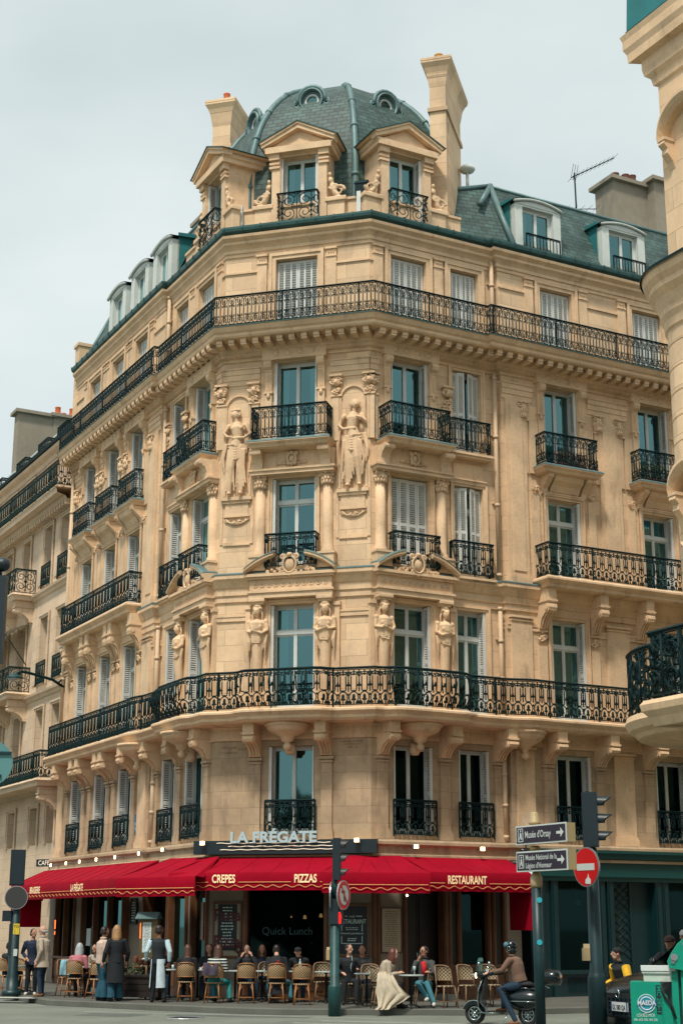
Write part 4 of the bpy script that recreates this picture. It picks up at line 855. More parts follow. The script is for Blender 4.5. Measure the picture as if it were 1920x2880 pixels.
def white_dormer(f, uc, w=1.16, hw=.86, rail=True, flip=1):
    z0, z1 = 21.7, 23.3; o = -.12
    m = MB(); x = w / 2
    ft = [(uc - hw, 23.36)] + [(uc + hw * t, 23.36 + .17 * (1 - t * t)) for t in [i / 6 - 1 for i in range(0, 13)]] + [(uc + hw, 23.36)]
    for sd in (-1, 1): m.box(f, uc + sd * (hw + x) / 2 - (hw - x) / 2, uc + sd * (hw + x) / 2 + (hw - x) / 2, o - .25, o, 21.56, 23.36)
    m.box(f, uc - x, uc + x, o - .25, o, z1, 23.36); m.prism(f, ft, o - .2, o + .02); m.box(f, uc - x, uc + x, o - .25, o + .02, 21.56, z0)
    lip = [f(uc + (hw + .06) * t, o + .06, 23.40 + .17 * (1 - t * t)) for t in [i / 6 - 1 for i in range(0, 13)]]; m.tube(lip, .05, 5)
    d = m.build('roof_dormer', 'dormer_white', BLD)
    s = MB(); 
    for sd in (-1, 1): s.add([f(uc + sd * hw, o - .2, 21.56), f(uc + sd * hw, o - .2, 23.62), f(uc + sd * hw, -1.32, 23.72), f(uc + sd * hw, -1.32, 24.3), f(uc + sd * hw, -.06, 21.6)], [(0, 1, 2, 3, 4)])
    s.build('dormer_cheek', 'dormer_side', d)
    rf = MB(); rf.grid([[f(uc + (hw + .10) * t, oo, 23.44 + .17 * (1 - t * t) + (.0 if oo > -1 else .1)) for t in [i / 6 - 1 for i in range(0, 13)]] for oo in (o + .1, -1.6)], False, True); rf.build('dormer_roof', 'zinc', d)
    window(d, f.off(o=o), uc, z0, z1, w, None, gm='glass', side=flip, dep=.16, room=.55)
    if rail:
        r = MB(); railing(r, [pp(f, uc - x - .05, .12), pp(f, uc + x + .05, .12)] if f is RO else [pp(f, uc + x + .05, .12), pp(f, uc - x - .05, .12)], 21.66, .62, 'S', .012, posts=1.3); r.build('window_railing', 'iron', d)
for u in (5.98, 9.32, 12.9): white_dormer(RO, u)
for u in (5.15, 7.2, 9.35): white_dormer(LO, u, w=.98, hw=.82, rail=False)
chimney(BLD, RO, 11.3, 13.3, -3.9, -2.9, 23.0, 27.0, [(11.5, -3.0, .16, .32, 'clay_dark'), (12.0, -3.05, .15, .42, 'clay_dark'), (12.5, -3.3, .17, .62, 'clay_dark'), (12.9, -3.35, .17, .4, 'clay_dark')], m='render_plaster', flare=False)
chimney(BLD, RO, 12.8, 13.4, -3.0, -2.5, 23.0, 27.15, [], m='render_plaster', flare=False)
chimney(BLD, LO, 7.4, 8.4, -3.2, -2.6, 23.0, 26.1, [(7.6, -2.9, .16, .6, 'clay_dark')], m='render_plaster', flare=False)
m = MB(); a = RO(4.3, -1.4, 0)
m.tube([RO(4.25, -1.4, 24.2), RO(4.25, -1.4, 24.75)], .05, 8); m.lathe(RO, 4.25, -1.4, [(.05, 24.72), (.22, 24.8), (.26, 24.86), (.2, 24.95), (.02, 25.0)], 12); m.build('roof_vent', 'dormer_white', BLD)
# aerial
AN = thing('roof_aerial', RO(9.75, -3, 24.5), 'thin metal television aerial with a long slanting boom, above the slate roof', 'aerial')
m = MB(); m.tube([RO(9.75, -3, 24.5), RO(9.72, -3, 26.9)], .03, 5); m.build('mast', 'iron', AN)
m = MB(); A0, A1 = Vector(RO(9.6, -3, 26.7)), Vector(RO(11.5, -3, 27.95)); m.tube([A0, A1], .02, 5)
for i in range(11):
    p = A0.lerp(A1, i / 10); e_ = Vector((*(RF.n * .22), .06)); m.tube([p - e_, p + e_], .008, 4)
for k in (-1, 0, 1): p = A0 + Vector((*(RF.d * (.05 + .1 * k)), 0)); m.tube([p - Vector((0, 0, .1)), p + Vector((*(RF.d * .15), .55))], .008, 4)
B0, B1 = Vector(RO(9.0, -3, 25.35)), Vector(RO(10.6, -3, 25.75)); m.tube([B0, B1], .015, 5)
for i in range(6): p = B0.lerp(B1, i / 5); m.tube([p - Vector((*(RF.n * .2), .0)), p + Vector((*(RF.n * .2), .05))], .008, 4)
m.build('boom', 'iron', AN)
# ================================================================== more materials
mat('asphalt', (.165, .185, .155), .88, noise=(.6, .16), bump=(60, .25), stains=(.5, (.14, .155, .13), .56))
mat('pavement', (.095, .095, .08), .88, noise=(.5, .12), bump=(40, .2), stains=(.8, (.10, .11, .10), .57))
mat('kerb_stone', (.125, .13, .11), .8, noise=(1.5, .12))
mat('road_paint', (.50, .52, .47), .7, noise=(3, .12))
mat('awning_red', (.31, .0, .014), .85, noise=(1.2, .12), bump=(5, .35), spec=.15)
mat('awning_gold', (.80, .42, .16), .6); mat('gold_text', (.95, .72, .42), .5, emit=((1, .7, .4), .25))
mat('wood', (.15, .06, .024), .5, noise=(2.5, .2)); mat('wood_dark', (.02, .012, .009), .5, noise=(2.5, .2))
mat('cream_panel', (.36, .31, .22), .7, noise=(2, .08)); mat('cream_wood', (.27, .22, .17), .6, noise=(2, .08))
mat('black_board', (.006, .012, .016), .5); mat('chalk', (.55, .72, .66), .8); mat('menu_red', (.09, .01, .02), .4)
mat('menu_paper', (.52, .42, .30), .8); mat('menu_ink', (.16, .10, .06), .8); mat('paper_white', (.62, .72, .72), .8)
mat('inscription', (.16, .10, .06), .9); mat('sign_navy', (.012, .025, .032), .4); mat('letter_blue', (.46, .62, .66), .5); mat('lamp_glow', (1, .8, .55), .5, emit=((1, .62, .30), 9))
mat('sconce_glow', (.7, .4, .2), .5, emit=((1, .5, .2), .35)); mat('sign_back_teal', (.10, .26, .26), .5); mat('lamp_body', (.20, .19, .17), .5); mat('neon_white', (.9, .85, .7), .5, emit=((1, .8, .55), .25))
mat('plate_blue', (.01, .075, .20), .35); mat('plate_cyan', (.01, .16, .30), .35); mat('plate_green', (.02, .16, .12), .4); mat('plate_white', (.7, .75, .75), .5)
mat('shop_green', (.002, .027, .030), .45, noise=(2, .1)); mat('shop_green_light', (.006, .065, .062), .45)
mat('pole_dark', (.004, .030, .036), .45, noise=(5, .2)); mat('pole_green', (.005, .055, .058), .5, noise=(6, .25))
mat('signal_black', (.010, .022, .030), .45); mat('visor_grey', (.045, .045, .045), .5); mat('steel', (.42, .45, .46), .35, .7); mat('rim_cream', (.55, .48, .36), .5)
mat('sign_red', (.62, .004, .006), .35); mat('sign_white', (.62, .66, .64), .4); mat('ped_red', (1, .02, .02), .5, emit=((1, .0, .0), 3.2)); mat('ped_off', (.02, .06, .065), .4)
mat('sign_purple', (.028, .020, .036), .4); mat('sign_cream', (.42, .32, .17), .5); mat('sticker_cyan', (.03, .45, .55), .4); mat('sticker_yellow', (.75, .55, .03), .6)
mat('chrome', (.55, .66, .66), .2, 1.0); mat('rubber', (.012, .013, .014), .8); mat('black_gloss', (.004, .010, .012), .22, coat=.15)
# ------------------------------------------------------------------ lettering
def text(s, f, u, z, h, o, m, par, flip=1, width=None, bold=.0, name='lettering', space=1.0, align='CENTER', depth=.012, tilt=0, vertical=False):
    c = bpy.data.curves.new('t', 'FONT'); c.body = s; c.size = 1.38; c.offset = bold; c.extrude = .0; c.align_x = align; c.space_character = space; c.resolution_u = 3
    ob = bpy.data.objects.new('t', c); SC.collection.objects.link(ob); dg = bpy.context.evaluated_depsgraph_get(); me = bpy.data.meshes.new_from_object(ob.evaluated_get(dg))
    bpy.data.objects.remove(ob); bpy.data.curves.remove(c)
    xs = [v.co.x for v in me.vertices] or [0]; wd = (max(xs) - min(xs)) or 1; kx = (width / wd) if width else h
    mb = MB()
    vs = []
    for v in me.vertices:
        x, y = v.co.x * kx, v.co.y * h
        if vertical: x, y = y, -x
        vs.append(f(u + flip * x, o + tilt * y, z + y))
    mb.add(vs, [tuple(p.vertices) for p in me.polygons]); bpy.data.meshes.remove(me)
    return mb.build(name, m, par)
# ------------------------------------------------------------------ ground
def sheet(name, pts, z, m, th=None):
    mb = MB(); n = len(pts); mb.add([(x, y, z) for x, y in pts], [tuple(range(n))]); return tag(mb.build(name, m), kind='structure')
sheet('road', [(-900, -200), (900, -200), (900, 1500), (-900, 1500)], -.13, 'asphalt')
def slabw(name, pts, zt, zb, m):
    mb = MB(); n = len(pts); mb.add([(x, y, z) for z in (zb, zt) for x, y in pts], [tuple(range(2 * n - 1, n - 1, -1))] + [(i, (i + 1) % n, n + (i + 1) % n, n + i) for i in range(n)]); return tag(mb.build(name, m), kind='structure')
K0 = [pp(LF, 60, 4.4), pp(LF, 20, 4.4), pp(LF, 4, 3.9), pp(LF, 1.0, 3.95), pp(CF, 1.5, 3.9), pp(CF, 3.3, 4.2), pp(RF, .5, 4.55), pp(RF, 3, 4.75), pp(RF, 9, 4.6), pp(RF, 60, 4.4)]
slabw('pavement', K0 + [pp(RF, 60, -30), pp(LF, 60, -30)], 0, -.13, 'pavement')
mb = MB(); mb.sweep(K0, [(-.24, .004), (.02, .004), (.03, -.01), (.03, -.125)]); tag(mb.build('kerb', 'kerb_stone'), kind='structure')
slabw('pavement', [(3.0, 27.3), (2.0, 25.0), (5.4, 18.2), (14, 2), (24, 2), (24, 40), (16, 33.8)], 0, -.13, 'pavement')
def line(P0, P1, w, z=-.126, nm='road_marking'):
    a, b = Vector(P0), Vector(P1); d = (b - a).normalized(); n = Vector((-d.y, d.x)) * w / 2; mb = MB()
    mb.add([(*(a + n), z), (*(a - n), z), (*(b - n), z), (*(b + n), z)], [(0, 1, 2, 3)]); return tag(mb.build(nm, 'road_paint'), kind='structure')
for P0, P1, w in (((-.4, 33.6), (6.5, 31.2), .10), ((-1.0, 32.9), (3.2, 31.3), .10), ((-6, 36.9), (1, 34.4), .07), ((.0, 31.1), (1.05, 31.0), .42), ((4.0, 32.2), (6, 31.5), .1)): line(P0, P1, w)
sheet('pavement', [(-9.6, 41.4), (-8.0, 41.0), (-7.7, 40.4), (-9.3, 40.8)], .004, 'road_paint')
def patch(x, y, w, l, a_, m_, nm, z=-.1275):
    F_ = ang(x, y, a_); mb = MB(); mb.add([F_(u, o, z) for u, o in ((-w / 2, -l / 2), (w / 2, -l / 2), (w / 2 - .05, l / 2), (-w / 2 + .1, l / 2 - .1))], [(0, 1, 2, 3)]); return tag(mb.build(nm, m_), kind='structure')
mat('asphalt_patch', (.10, .115, .10), .9, noise=(2, .15)); patch(-2.3, 35.2, 3.4, .7, -12, 'asphalt_patch', 'road'); patch(-5.2, 35.6, 1.6, 1.1, -25, 'asphalt_patch', 'road'); patch(1.6, 32.0, 2.0, .5, -8, 'asphalt_patch', 'road')
t = thing('manhole_cover', (-3.4, 34.6, -.13), 'round iron manhole cover in the road before the terrace', 'manhole cover'); mb = MB(); mb.lathe(Fr((-3.4, 34.6), (1, 0)), 0, 0, [(.02, -.120), (.30, -.120), (.32, -.124), (.34, -.13)], 24, sm=False); mb.build('lid', 'signal_black', t)
mb = MB(); mb.lathe(Fr((-3.4, 34.6), (1, 0)), 0, 0, [(.34, -.129), (.36, -.118), (.42, -.118), (.43, -.13)], 24, sm=False, caps=False); mb.build('ring', 'steel', t)
# ------------------------------------------------------------------ ground floor of the corner building
m = MB()
def post(mb, f, u0, u1, z0=0, z1=3.5, o=.02): mb.box(f, u0, u1, -.4, o, z0, z1)
for f, us in ((LF, ((.0, .12), (1.2, 1.5), (4.75, 5.9))), (LO, ((9.7, 10.3), (12.3, 13.0))), (CF, ((.0, .05), (4.3, 4.358))), (RF, ((.2, .95), (4.1, 4.6)))):
    for a, b in us: m = MB(); post(m, f, a, b); m.build('ground_floor_pier', 'cream_wood', BLD, CF.d)
for a, b in ((.05, .97), (3.19, 4.3)): m = MB(); m.box(CF, a, b, -.4, .021, 0, 3.5); m.build('ground_floor_pier', 'cream_wood', BLD, CF.d)
m = MB()
for f, a, b in ((LF, .12, 4.75), (LO, 5.9, 12.3), (CF, .97, 3.19), (RF, .95, 4.1)):
    m.box(f, a, b, -.35, .03, 2.72, 3.5); m.box(f, a, b, -.35, .05, .0, .12)
for f, a, b in ((LF, 1.5, 2.75), (LO, 5.9, 12.3), (CF, .97, 3.19), (RF, 2.25, 4.1), (LF, .12, 1.2)):
    m.box(f, a, b, -.25, .04, .12, .78); m.box(f, a - .02, b + .02, -.25, .12, .78, .85); n_ = max(1, round((b - a) / .8))
    for i in range(n_): w_ = (b - a) / n_; m.box(f, a + i * w_ + .1, a + (i + 1) * w_ - .1, .04, .06, .22, .68)
for f, us in ((LF, (.12, 1.15, 1.5, 2.7, 2.85, 4.65, 4.7)), (LO, (5.95, 7.2, 8.45, 9.6, 10.35, 11.3, 12.2)), (CF, (.99, 3.17)), (RF, (.05, .17, .97, 2.2, 2.32, 2.62, 3.55, 3.7, 4.05))):
    for u in us: m.box(f, u - .06, u + .06, -.25, .07, .0, 2.75); m.box(f, u - .03, u + .03, .07, .095, .1, 2.72)
m.build('shopfront_frame', 'wood', BLD)
dr = MB(); dr.box(RF, 1.0, 1.58, -.5, -.42, 0, 2.7); dr.box(RF, 1.6, 2.18, -.5, -.42, 0, 2.7); dr.box(RF, 2.32, 2.62, -.2, .0, .12, 2.72); dr.box(RF, 3.7, 4.05, -.2, .0, .12, 2.72)
for a in (1.06, 1.66):
    for z0, z1 in ((.15, .8), (.95, 2.55)): dr.box(RF, a, a + .46, -.42, -.39, z0, z1)
dr.build('shop_door', 'wood_dark', BLD); dr = MB(); dr.box(LF, 2.9, 3.7, -.5, -.44, 0, 2.7); dr.box(LF, 3.8, 4.6, -.5, -.44, 0, 2.7); dr.build('shop_door', 'wood_dark', BLD)
hd = MB(); hd.tube([RF(1.56, -.36, .9), RF(1.56, -.36, 1.25)], .015, 6); hd.tube([RF(1.63, -.36, .9), RF(1.63, -.36, 1.25)], .015, 6); hd.build('door_handle', 'chrome', BLD)
for f, a, b in ((LF, 1.5, 2.75), (LF, .12, 1.2), (LO, 5.9, 7.2), (LO, 7.2, 8.45), (LO, 8.45, 9.6), (LO, 10.35, 11.3), (LO, 11.3, 12.2), (CF, .97, 3.19), (RF, 2.64, 3.55)):
    g = MB(); g.add([f(a, -.08, .85), f(b, -.08, .85), f(b, -.08, 2.72), f(a, -.08, 2.72)], [(0, 1, 2, 3)]); g.build('shop_window', 'glass_dark', BLD)
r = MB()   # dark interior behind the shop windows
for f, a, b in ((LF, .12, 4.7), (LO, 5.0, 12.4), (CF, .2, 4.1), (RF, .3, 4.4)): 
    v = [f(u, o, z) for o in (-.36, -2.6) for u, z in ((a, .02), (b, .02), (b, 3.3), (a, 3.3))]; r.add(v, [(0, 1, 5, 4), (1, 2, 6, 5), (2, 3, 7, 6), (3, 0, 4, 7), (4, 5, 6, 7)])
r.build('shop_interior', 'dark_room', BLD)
s = MB(); s.box(RF, .9, 2.3, -.4, .45, 0, .14); s.box(CF, 3.15, 4.36, .02, .06, 0, .3); s.build('door_step', 'kerb_stone', BLD)
for f, u, z, o in ((CF, 1.25, 2.05, -1.8), (CF, 1.65, 2.03, -1.8), (CF, 2.05, 2.0, -1.8), (CF, 2.5, 2.04, -1.8), (CF, 2.95, 1.98, -1.6), (RF, 3.1, 2.05, -1.2)):
    L_ = thing('wall_sconce', f(u, o - .1, z), 'dim brass wall sconce glowing inside the restaurant behind the glass', 'wall lamp', 'sconces glowing behind the restaurant windows')
    a = MB(); a.tube([f(u, o - .1, z - .06), f(u, o, z - .05), f(u, o, z)], .012, 5); a.build('bracket', 'lamp_body', L_); a = MB(); a.lathe(f, u, o, [(.05, z), (.035, z + .08), (.02, z + .1)], 8); a.build('lamp_shade', 'sconce_glow', L_)
# boards and menus on the piers
def board(f, u0, u1, z0, z1, o, fm, pm, name, label, cat='board', fw=.05):
    t = thing(name, f((u0 + u1) / 2, o, z0), label, cat); a = MB()
    for x0, x1, y0, y1 in ((u0, u0 + fw, z0, z1), (u1 - fw, u1, z0, z1), (u0 + fw, u1 - fw, z0, z0 + fw), (u0 + fw, u1 - fw, z1 - fw, z1)): a.box(f, x0, x1, o, o + .05, y0, y1)
    a.build('frame', fm, t); a = MB(); a.box(f, u0 + fw, u1 - fw, o, o + .03, z0 + fw, z1 - fw); a.build('panel', pm, t); return t
def scribble(f, u0, u1, z0, z1, rows, o, m, par, seed, h=.035):
    R = random.Random(seed); a = MB(); dz = (z1 - z0) / rows
    for i in range(rows):
        z = z1 - (i + .5) * dz; L_ = R.uniform(.55, 1) * (u1 - u0) / 2; c = (u0 + u1) / 2; u = c - L_
        while u < c + L_:
            w_ = R.uniform(.03, .09); a.box(f, u, min(c + L_, u + w_), o, o + .002, z - h / 2, z + h * R.uniform(.2, .5)); u += w_ + .02
    return a.build('text_line', m, par)
t = board(CF, .10, .90, 1.02, 2.42, .03, 'wood', 'cream_panel', 'menu_board', 'cream framed board with a dark poster and maroon script, beside the big window', 'menu board')
a = MB(); a.box(CF, .24, .76, .06, .075, 1.2, 2.36); a.build('poster', 'black_board', t); scribble(CF, .30, .70, 1.30, 2.32, 13, .077, 'chalk', t, 3)
for z, s_ in ((1.98, 'Pasta'), (1.32, 'Pizza')): text(s_, CF, .5, z - .03, .30, .09, 'menu_red', t, width=.72, bold=.03, tilt=0)
a = MB(); a.tube([CF(.5 + x, .1, z) for x, z in spiral(.32, 1.25, .14, 60, 1.2, 14)], .014, 5); a.tube([CF(.5 + x, .1, z) for x, z in ((.25, 1.35), (.3, 1.18), (.36, 1.05))], .014, 5); a.build('flourish', 'menu_red', t)
t = board(CF, 3.34, 4.32, 1.08, 2.36, .03, 'wood', 'black_board', 'chalkboard', 'black board lettered RESTAURANT in pale type, on the pier right of the big window', 'board')
text('CAFÉ', CF, 3.86, 2.03, .045, .065, 'chalk', t, bold=.01); text('RESTAURANT', CF, 3.86, 1.88, .11, .065, 'chalk', t, width=.74, bold=.02); text('brasserie parisienne', CF, 3.86, 1.62, .045, .065, 'chalk', t, width=.6, bold=.02)
a = MB()
for x0, x1, z0, z1 in ((3.58, 3.60, 1.69, 1.86), (4.12, 4.14, 1.69, 1.86), (3.58, 3.60, 1.40, 1.58), (4.12, 4.14, 1.40, 1.58), (3.58, 4.14, 1.38, 1.40), (3.68, 3.74, 2.05, 2.07), (3.97, 4.13, 2.05, 2.07)): a.box(CF, x0, x1, .062, .068, z0, z1)
a.build('line', 'chalk', t); scribble(CF, 3.68, 4.04, 1.44, 1.54, 2, .065, 'chalk', t, 8, .03); scribble(CF, 3.64, 4.08, 1.71, 1.80, 2, .065, 'chalk', t, 9, .02)
t = board(RF, .24, .86, 1.16, 2.28, .03, 'menu_red', 'menu_paper', 'menu_board', 'cream paper menu in a thin maroon frame beside the dark restaurant door', 'menu', .025); scribble(RF, .34, .76, 1.3, 2.2, 20, .062, 'menu_ink', t, 5, .016)
t = board(LF, .22, .44, 1.45, 2.42, .05, 'menu_red', 'menu_paper', 'menu_board', 'tall narrow pinkish menu card on the pier at the quay corner', 'menu', .015); scribble(LF, .27, .39, 1.5, 2.35, 26, .082, 'menu_ink', t, 6, .012)
t = board(LF, 5.15, 5.65, 1.85, 2.6, .05, 'black_board', 'black_board', 'chalkboard', 'small black menu board high on the pier beside the quay side door', 'board', .03); scribble(LF, 5.22, 5.58, 1.92, 2.5, 8, .085, 'chalk', t, 7, .03)
# posters of pale paper in the quay-side glass
for u in (6.9, 9.2): 
    a = MB(); a.box(LO, u - .2, u + .2, -.07, -.05, 1.2, 1.72); tag(a.build('notice', 'paper_white', base=LO(u, -.06, 1.2)), 'pale paper notice stuck in the quay side glass ' + ('behind the black coat' if u < 8 else 'behind the pink sweater'), 'notice')
# script on the big window
t = thing('window_lettering', CF(2.1, -.06, 1.6), 'faint script lettering reading Quick Lunch painted on the big restaurant window', 'lettering'); text('Quick Lunch', Fr(CF.P, CF.d, CF.n), 2.1, 1.6, .20, -.05, 'shop_green_light', t, width=1.35)
# ------------------------------------------------------------------ awnings
def dirF(P, az):
    d = (sin(radians(az)), cos(radians(az))); return Fr(P, d)
AF = dirF(PA, 128.4); BF = dirF(PB, 83.5)
def awning(f, ub0, ub1, ut0, ut1, ob, ot, zt, zf, zb, label, flip=1, words=(), side=None):
    """ub: front edge extents, ut: top edge extents at the wall"""
    t = thing('awning', f((ub0 + ub1) / 2, ot, zb), label, 'awning')
    c = MB(); n = 10; th = .012
    rows = [[f(ut0 + (ut1 - ut0) * i / n, ot, zt) for i in range(n + 1)]]
    for k in (.33, .66, 1.0): rows.append([f((ut0 + (ut1 - ut0) * i / n) * (1 - k) + (ub0 + (ub1 - ub0) * i / n) * k, ot + (ob - ot) * k, zt + (zf - zt) * k - .025 * sin(pi * k)) for i in range(n + 1)])
    c.grid(rows, False, True)
    c.grid([[(x, y, z - th) for x, y, z in r_] for r_ in rows], False, True)
    cn = c.build('canopy', 'awning_red', t); sm_ = MB(); ns_ = max(2, round((ub1 - ub0) / .95))
    for i in range(1, ns_): sm_.tube([tuple(Vector(r_[0]).lerp(Vector(r_[-1]), i / ns_) + Vector((0, 0, .004))) for r_ in rows], .006, 4)
    sm_.build('seam', 'awning_red', cn)
    v = MB(); m_ = max(8, int((ub1 - ub0) / .12)); rr = []
    for z, oo in ((zf, ob), (zf - .03, ob + .02), ((zf + zb) / 2, ob + .012), (zb, ob - .0)): rr.append([f(ub0 + (ub1 - ub0) * i / m_, oo + .012 * sin(i * 1.7) * (zf - z), z) for i in range(m_ + 1)])
    v.grid(rr, False, True); v.grid([[tuple(Vector(p) - Vector((*(f.n * .01), 0))) for p in r_] for r_ in rr], False, True); v.build('valance', 'awning_red', t)
    g = MB(); z0 = zb + .20; z1 = zb + .10; gaps = [(uc - w / 2 - .06, uc + w / 2 + .06) for s_, uc, w in words]
    u = ub0 + .03; step = .05; pts = []; 
    while u < ub1 - .02:
        if any(a < u < b for a, b in gaps):
            if len(pts) > 1: g.tube(pts, .0085, 4)
            pts = []
        else: pts.append(f(u, ob + .028, z0))
        u += step
    if len(pts) > 1: g.tube(pts, .0085, 4)
    k = int((ub1 - ub0) / .035); g.tube([f(ub0 + .02 + (ub1 - ub0 - .04) * i / k, ob + .026, z1 + .028 * sin((ub1 - ub0) * i / k * 2 * pi / .34)) for i in range(k + 1)], .0085, 4)
    g.build('piping', 'awning_gold', t)
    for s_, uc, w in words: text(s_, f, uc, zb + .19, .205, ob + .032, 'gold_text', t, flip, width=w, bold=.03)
    for ub, ut in ((ub0, ut0), (ub1, ut1)):
        e = MB(); e.add([f(ut, ot, zt), f(ub, ob, zf), f(ub, ob, zb), f(ut, ot, zb + .0)][:4], [(0, 1, 2, 3)]) if abs(ub - ut) < .3 else e.add([f(ut, ot, zt), f(ub, ob, zf), f(ub, ob - .3, zf - .03)], [(0, 1, 2)])
        e.build('side_panel', 'awning_red', t)
    if side is not None:
        e = MB(); us_, zl = side; e.box(f, us_ - .01, us_ + .01, ot + .05, ob - .02, zl, zf - .02); e.prism(Fr(pp(f, us_), f.n, f.d), [(ot, zf - .05), (ob - .05, zf - .05), (ot, zt - .05)], -.01, .01); e.build('side_curtain', 'awning_red', t)
    return t
awning(LO, 2.6, 12.9, 2.6, 12.9, 1.4, .3, 3.58, 3.09, 2.60, 'long red awning over the quay side terrace, lettered BRASSERIE and LA FRÉGATE', -1, [('LA FRÉGATE', 6.2, 1.1), ('BRASSERIE', 10.25, 1.05)], side=(12.9, 1.75))
awning(CF, -.6, 4.9, .0, 4.3, 1.5, .3, 3.55, 3.13, 2.68, 'flat red awning lettered CREPES and PIZZAS, under the name sign', 1, [('CREPES', .89, .62), ('PIZZAS', 3.05, .58)])
awning(RF, .5, 4.0, .5, 4.0, 1.4, .3, 3.55, 3.15, 2.67, 'red awning lettered RESTAURANT, over the dark door', 1, [('RESTAURANT', 2.0, 1.17)], side=(4.02, 1.72))
awning(AF, -1.85, 1.02, -1.25, .55, 1.66, .30, 3.56, 3.03, 2.54, 'projecting red corner awning without lettering, above the waiter at the quay corner', 1)
awning(BF, -1.44, 1.24, -.62, .72, 1.66, .30, 3.56, 3.10, 2.60, 'projecting red corner awning without lettering, behind the middle traffic signal', 1)
# name sign
SG = thing('restaurant_sign', CF(2, .4, 3.62), 'dark fascia carrying raised pale blue letters LA FRÉGATE and three wavy white lines', 'sign')
a = MB(); a.box(CF, -.35, 4.62, .3, .46, 3.62, 3.97); a.build('fascia', 'sign_navy', SG)
a = MB(); text('LA FRÉGATE', CF, 1.87, 3.91, .28, .56, 'letter_blue', SG, width=2.35, bold=.05, name='letters')
text('LA FRÉGATE', CF, 1.87, 3.91, .28, .50, 'steel', SG, width=2.35, bold=.05, name='letter_back')
for i, (x0, x1) in enumerate(((.3, 3.4), (.62, 3.55), (.4, 3.5))):
    z = 3.90 - i * .085; a.tube([CF(x0 + (x1 - x0) * k / 50, .475, z + .008 * sin(k * .9)) for k in range(51)], .0095, 4)
a.build('wavy_line', 'neon_white', SG)
# spotlights
for f, u, z, o in [(LO, 11.8, 3.72, .45), (LO, 10.24, 3.73, .45), (LO, 8.93, 3.74, .45), (LO, 7.38, 3.75, .45), (LO, 5.74, 3.76, .45), (LF, 3.94, 3.80, .55), (LF, 2.14, 3.83, .55), (CF, -.05, 3.90, .62), (CF, 4.13, 3.93, .6), (RF, 1.05, 3.80, .5), (RF, 3.1, 3.79, .5)]:
    t = thing('spotlight', f(u, o - .2, z), 'small lit square spotlight on an arm above the red awning', 'spotlight', 'spotlights above the red awnings')
    a = MB(); a.tube([f(u, o - .35, z - .02), f(u, o - .05, z + .03)], .014, 5); a.box(f, u - .075, u + .075, o - .06, o, z - .05, z + .06); a.build('housing', 'lamp_body', t)
    a = MB(); a.box(f, u - .06, u + .06, o, o + .012, z - .04, z + .05); a.build('lamp', 'lamp_glow', t)
t = thing('ceiling_lamp', RF(.35, 1.2, 2.6), 'small bright bulb under the valance above the restaurant door', 'lamp'); a = MB(); a.ell(RF, (.35, 1.2, 2.56), (.03, .03, .03)); a.build('bulb', 'lamp_glow', t); a = MB(); a.tube([RF(.35, 1.2, 2.59), RF(.35, 1.2, 3.1)], .01, 5); a.build('rod', 'lamp_body', t)
def cafe_sign(f, u, z, label, flip, w=.5, par=None):
    t = thing('cafe_sign', f(u, .3, z), label, 'sign'); g = Fr(pp(f, u, .32), CF.d if f is RF else (.93, -.36)); a = MB(); a.box(g, -w / 2 - .05, w / 2 + .05, -.04, .04, z, z + .24); a.build('box', 'signal_black', t)
    text('CAFE', g, 0, z + .045, .16, .05, 'neon_white', t, width=w * .86); a = MB(); a.tube([g(w / 2, 0, z + .12), f(u, .0, z + .12)], .015, 5); a.build('bracket', 'lamp_body', t)
cafe_sign(RF, 4.35, 3.76, 'dark CAFE sign box at the far end of the RESTAURANT awning, beside the direction signs', 1, .38)
cafe_sign(LO, 12.9, 3.72, 'dark CAFE sign box at the end of the quay side awning, near the neighbouring house', 1, .5)
for s_, u_, z_, w_ in (('AUGTE ROLIN', .42, 6.42, .42), ('ET', .42, 6.36, .06), ('C. LAFORGUE', .42, 6.28, .46), ('ARCHTES', .80, 6.37, .22), ('SIMONET DE PEUER', 3.86, 6.50, .56), ('CONSTRUCTEUR', 3.86, 6.43, .42), ('1882 - 83', 3.86, 6.35, .28)): text(s_, CF, u_, z_, .05, .004, 'inscription', BLD, width=w_, name='inscription')
# street name plates
t = thing('street_name_plate', RF(4.82, .17, 4.53), 'blue enamel plate with green border reading RUE DU BAC', 'street sign'); a = MB(); a.box(RF, 4.58, 5.06, .16, .19, 4.46, 4.86); a.build('border', 'plate_green', t); a = MB(); a.box(RF, 4.61, 5.03, .19, .197, 4.49, 4.83); a.build('plate', 'plate_blue', t)
text('RUE', RF, 4.82, 4.69, .085, .2, 'plate_white', t, bold=.02); text('DU BAC', RF, 4.82, 4.55, .085, .2, 'plate_white', t, bold=.02)
t = thing('street_name_plate', LO(5.3, .02, 4.45), 'blue enamel plate with rounded head reading QUAI VOLTAIRE', 'street sign'); a = MB(); a.prism(LO, [(5.05, 4.45), (5.55, 4.45), (5.55, 4.85)] + [(5.3 + .2 * cos(radians(x)), 4.87 + .14 * sin(radians(x))) for x in range(0, 181, 30)] + [(5.05, 4.85)], .01, .03); a.build('plate', 'plate_cyan', t)
text('QUAI', LO, 5.3, 4.68, .09, .035, 'plate_white', t, -1); text('VOLTAIRE', LO, 5.3, 4.54, .09, .035, 'plate_white', t, -1, width=.4)
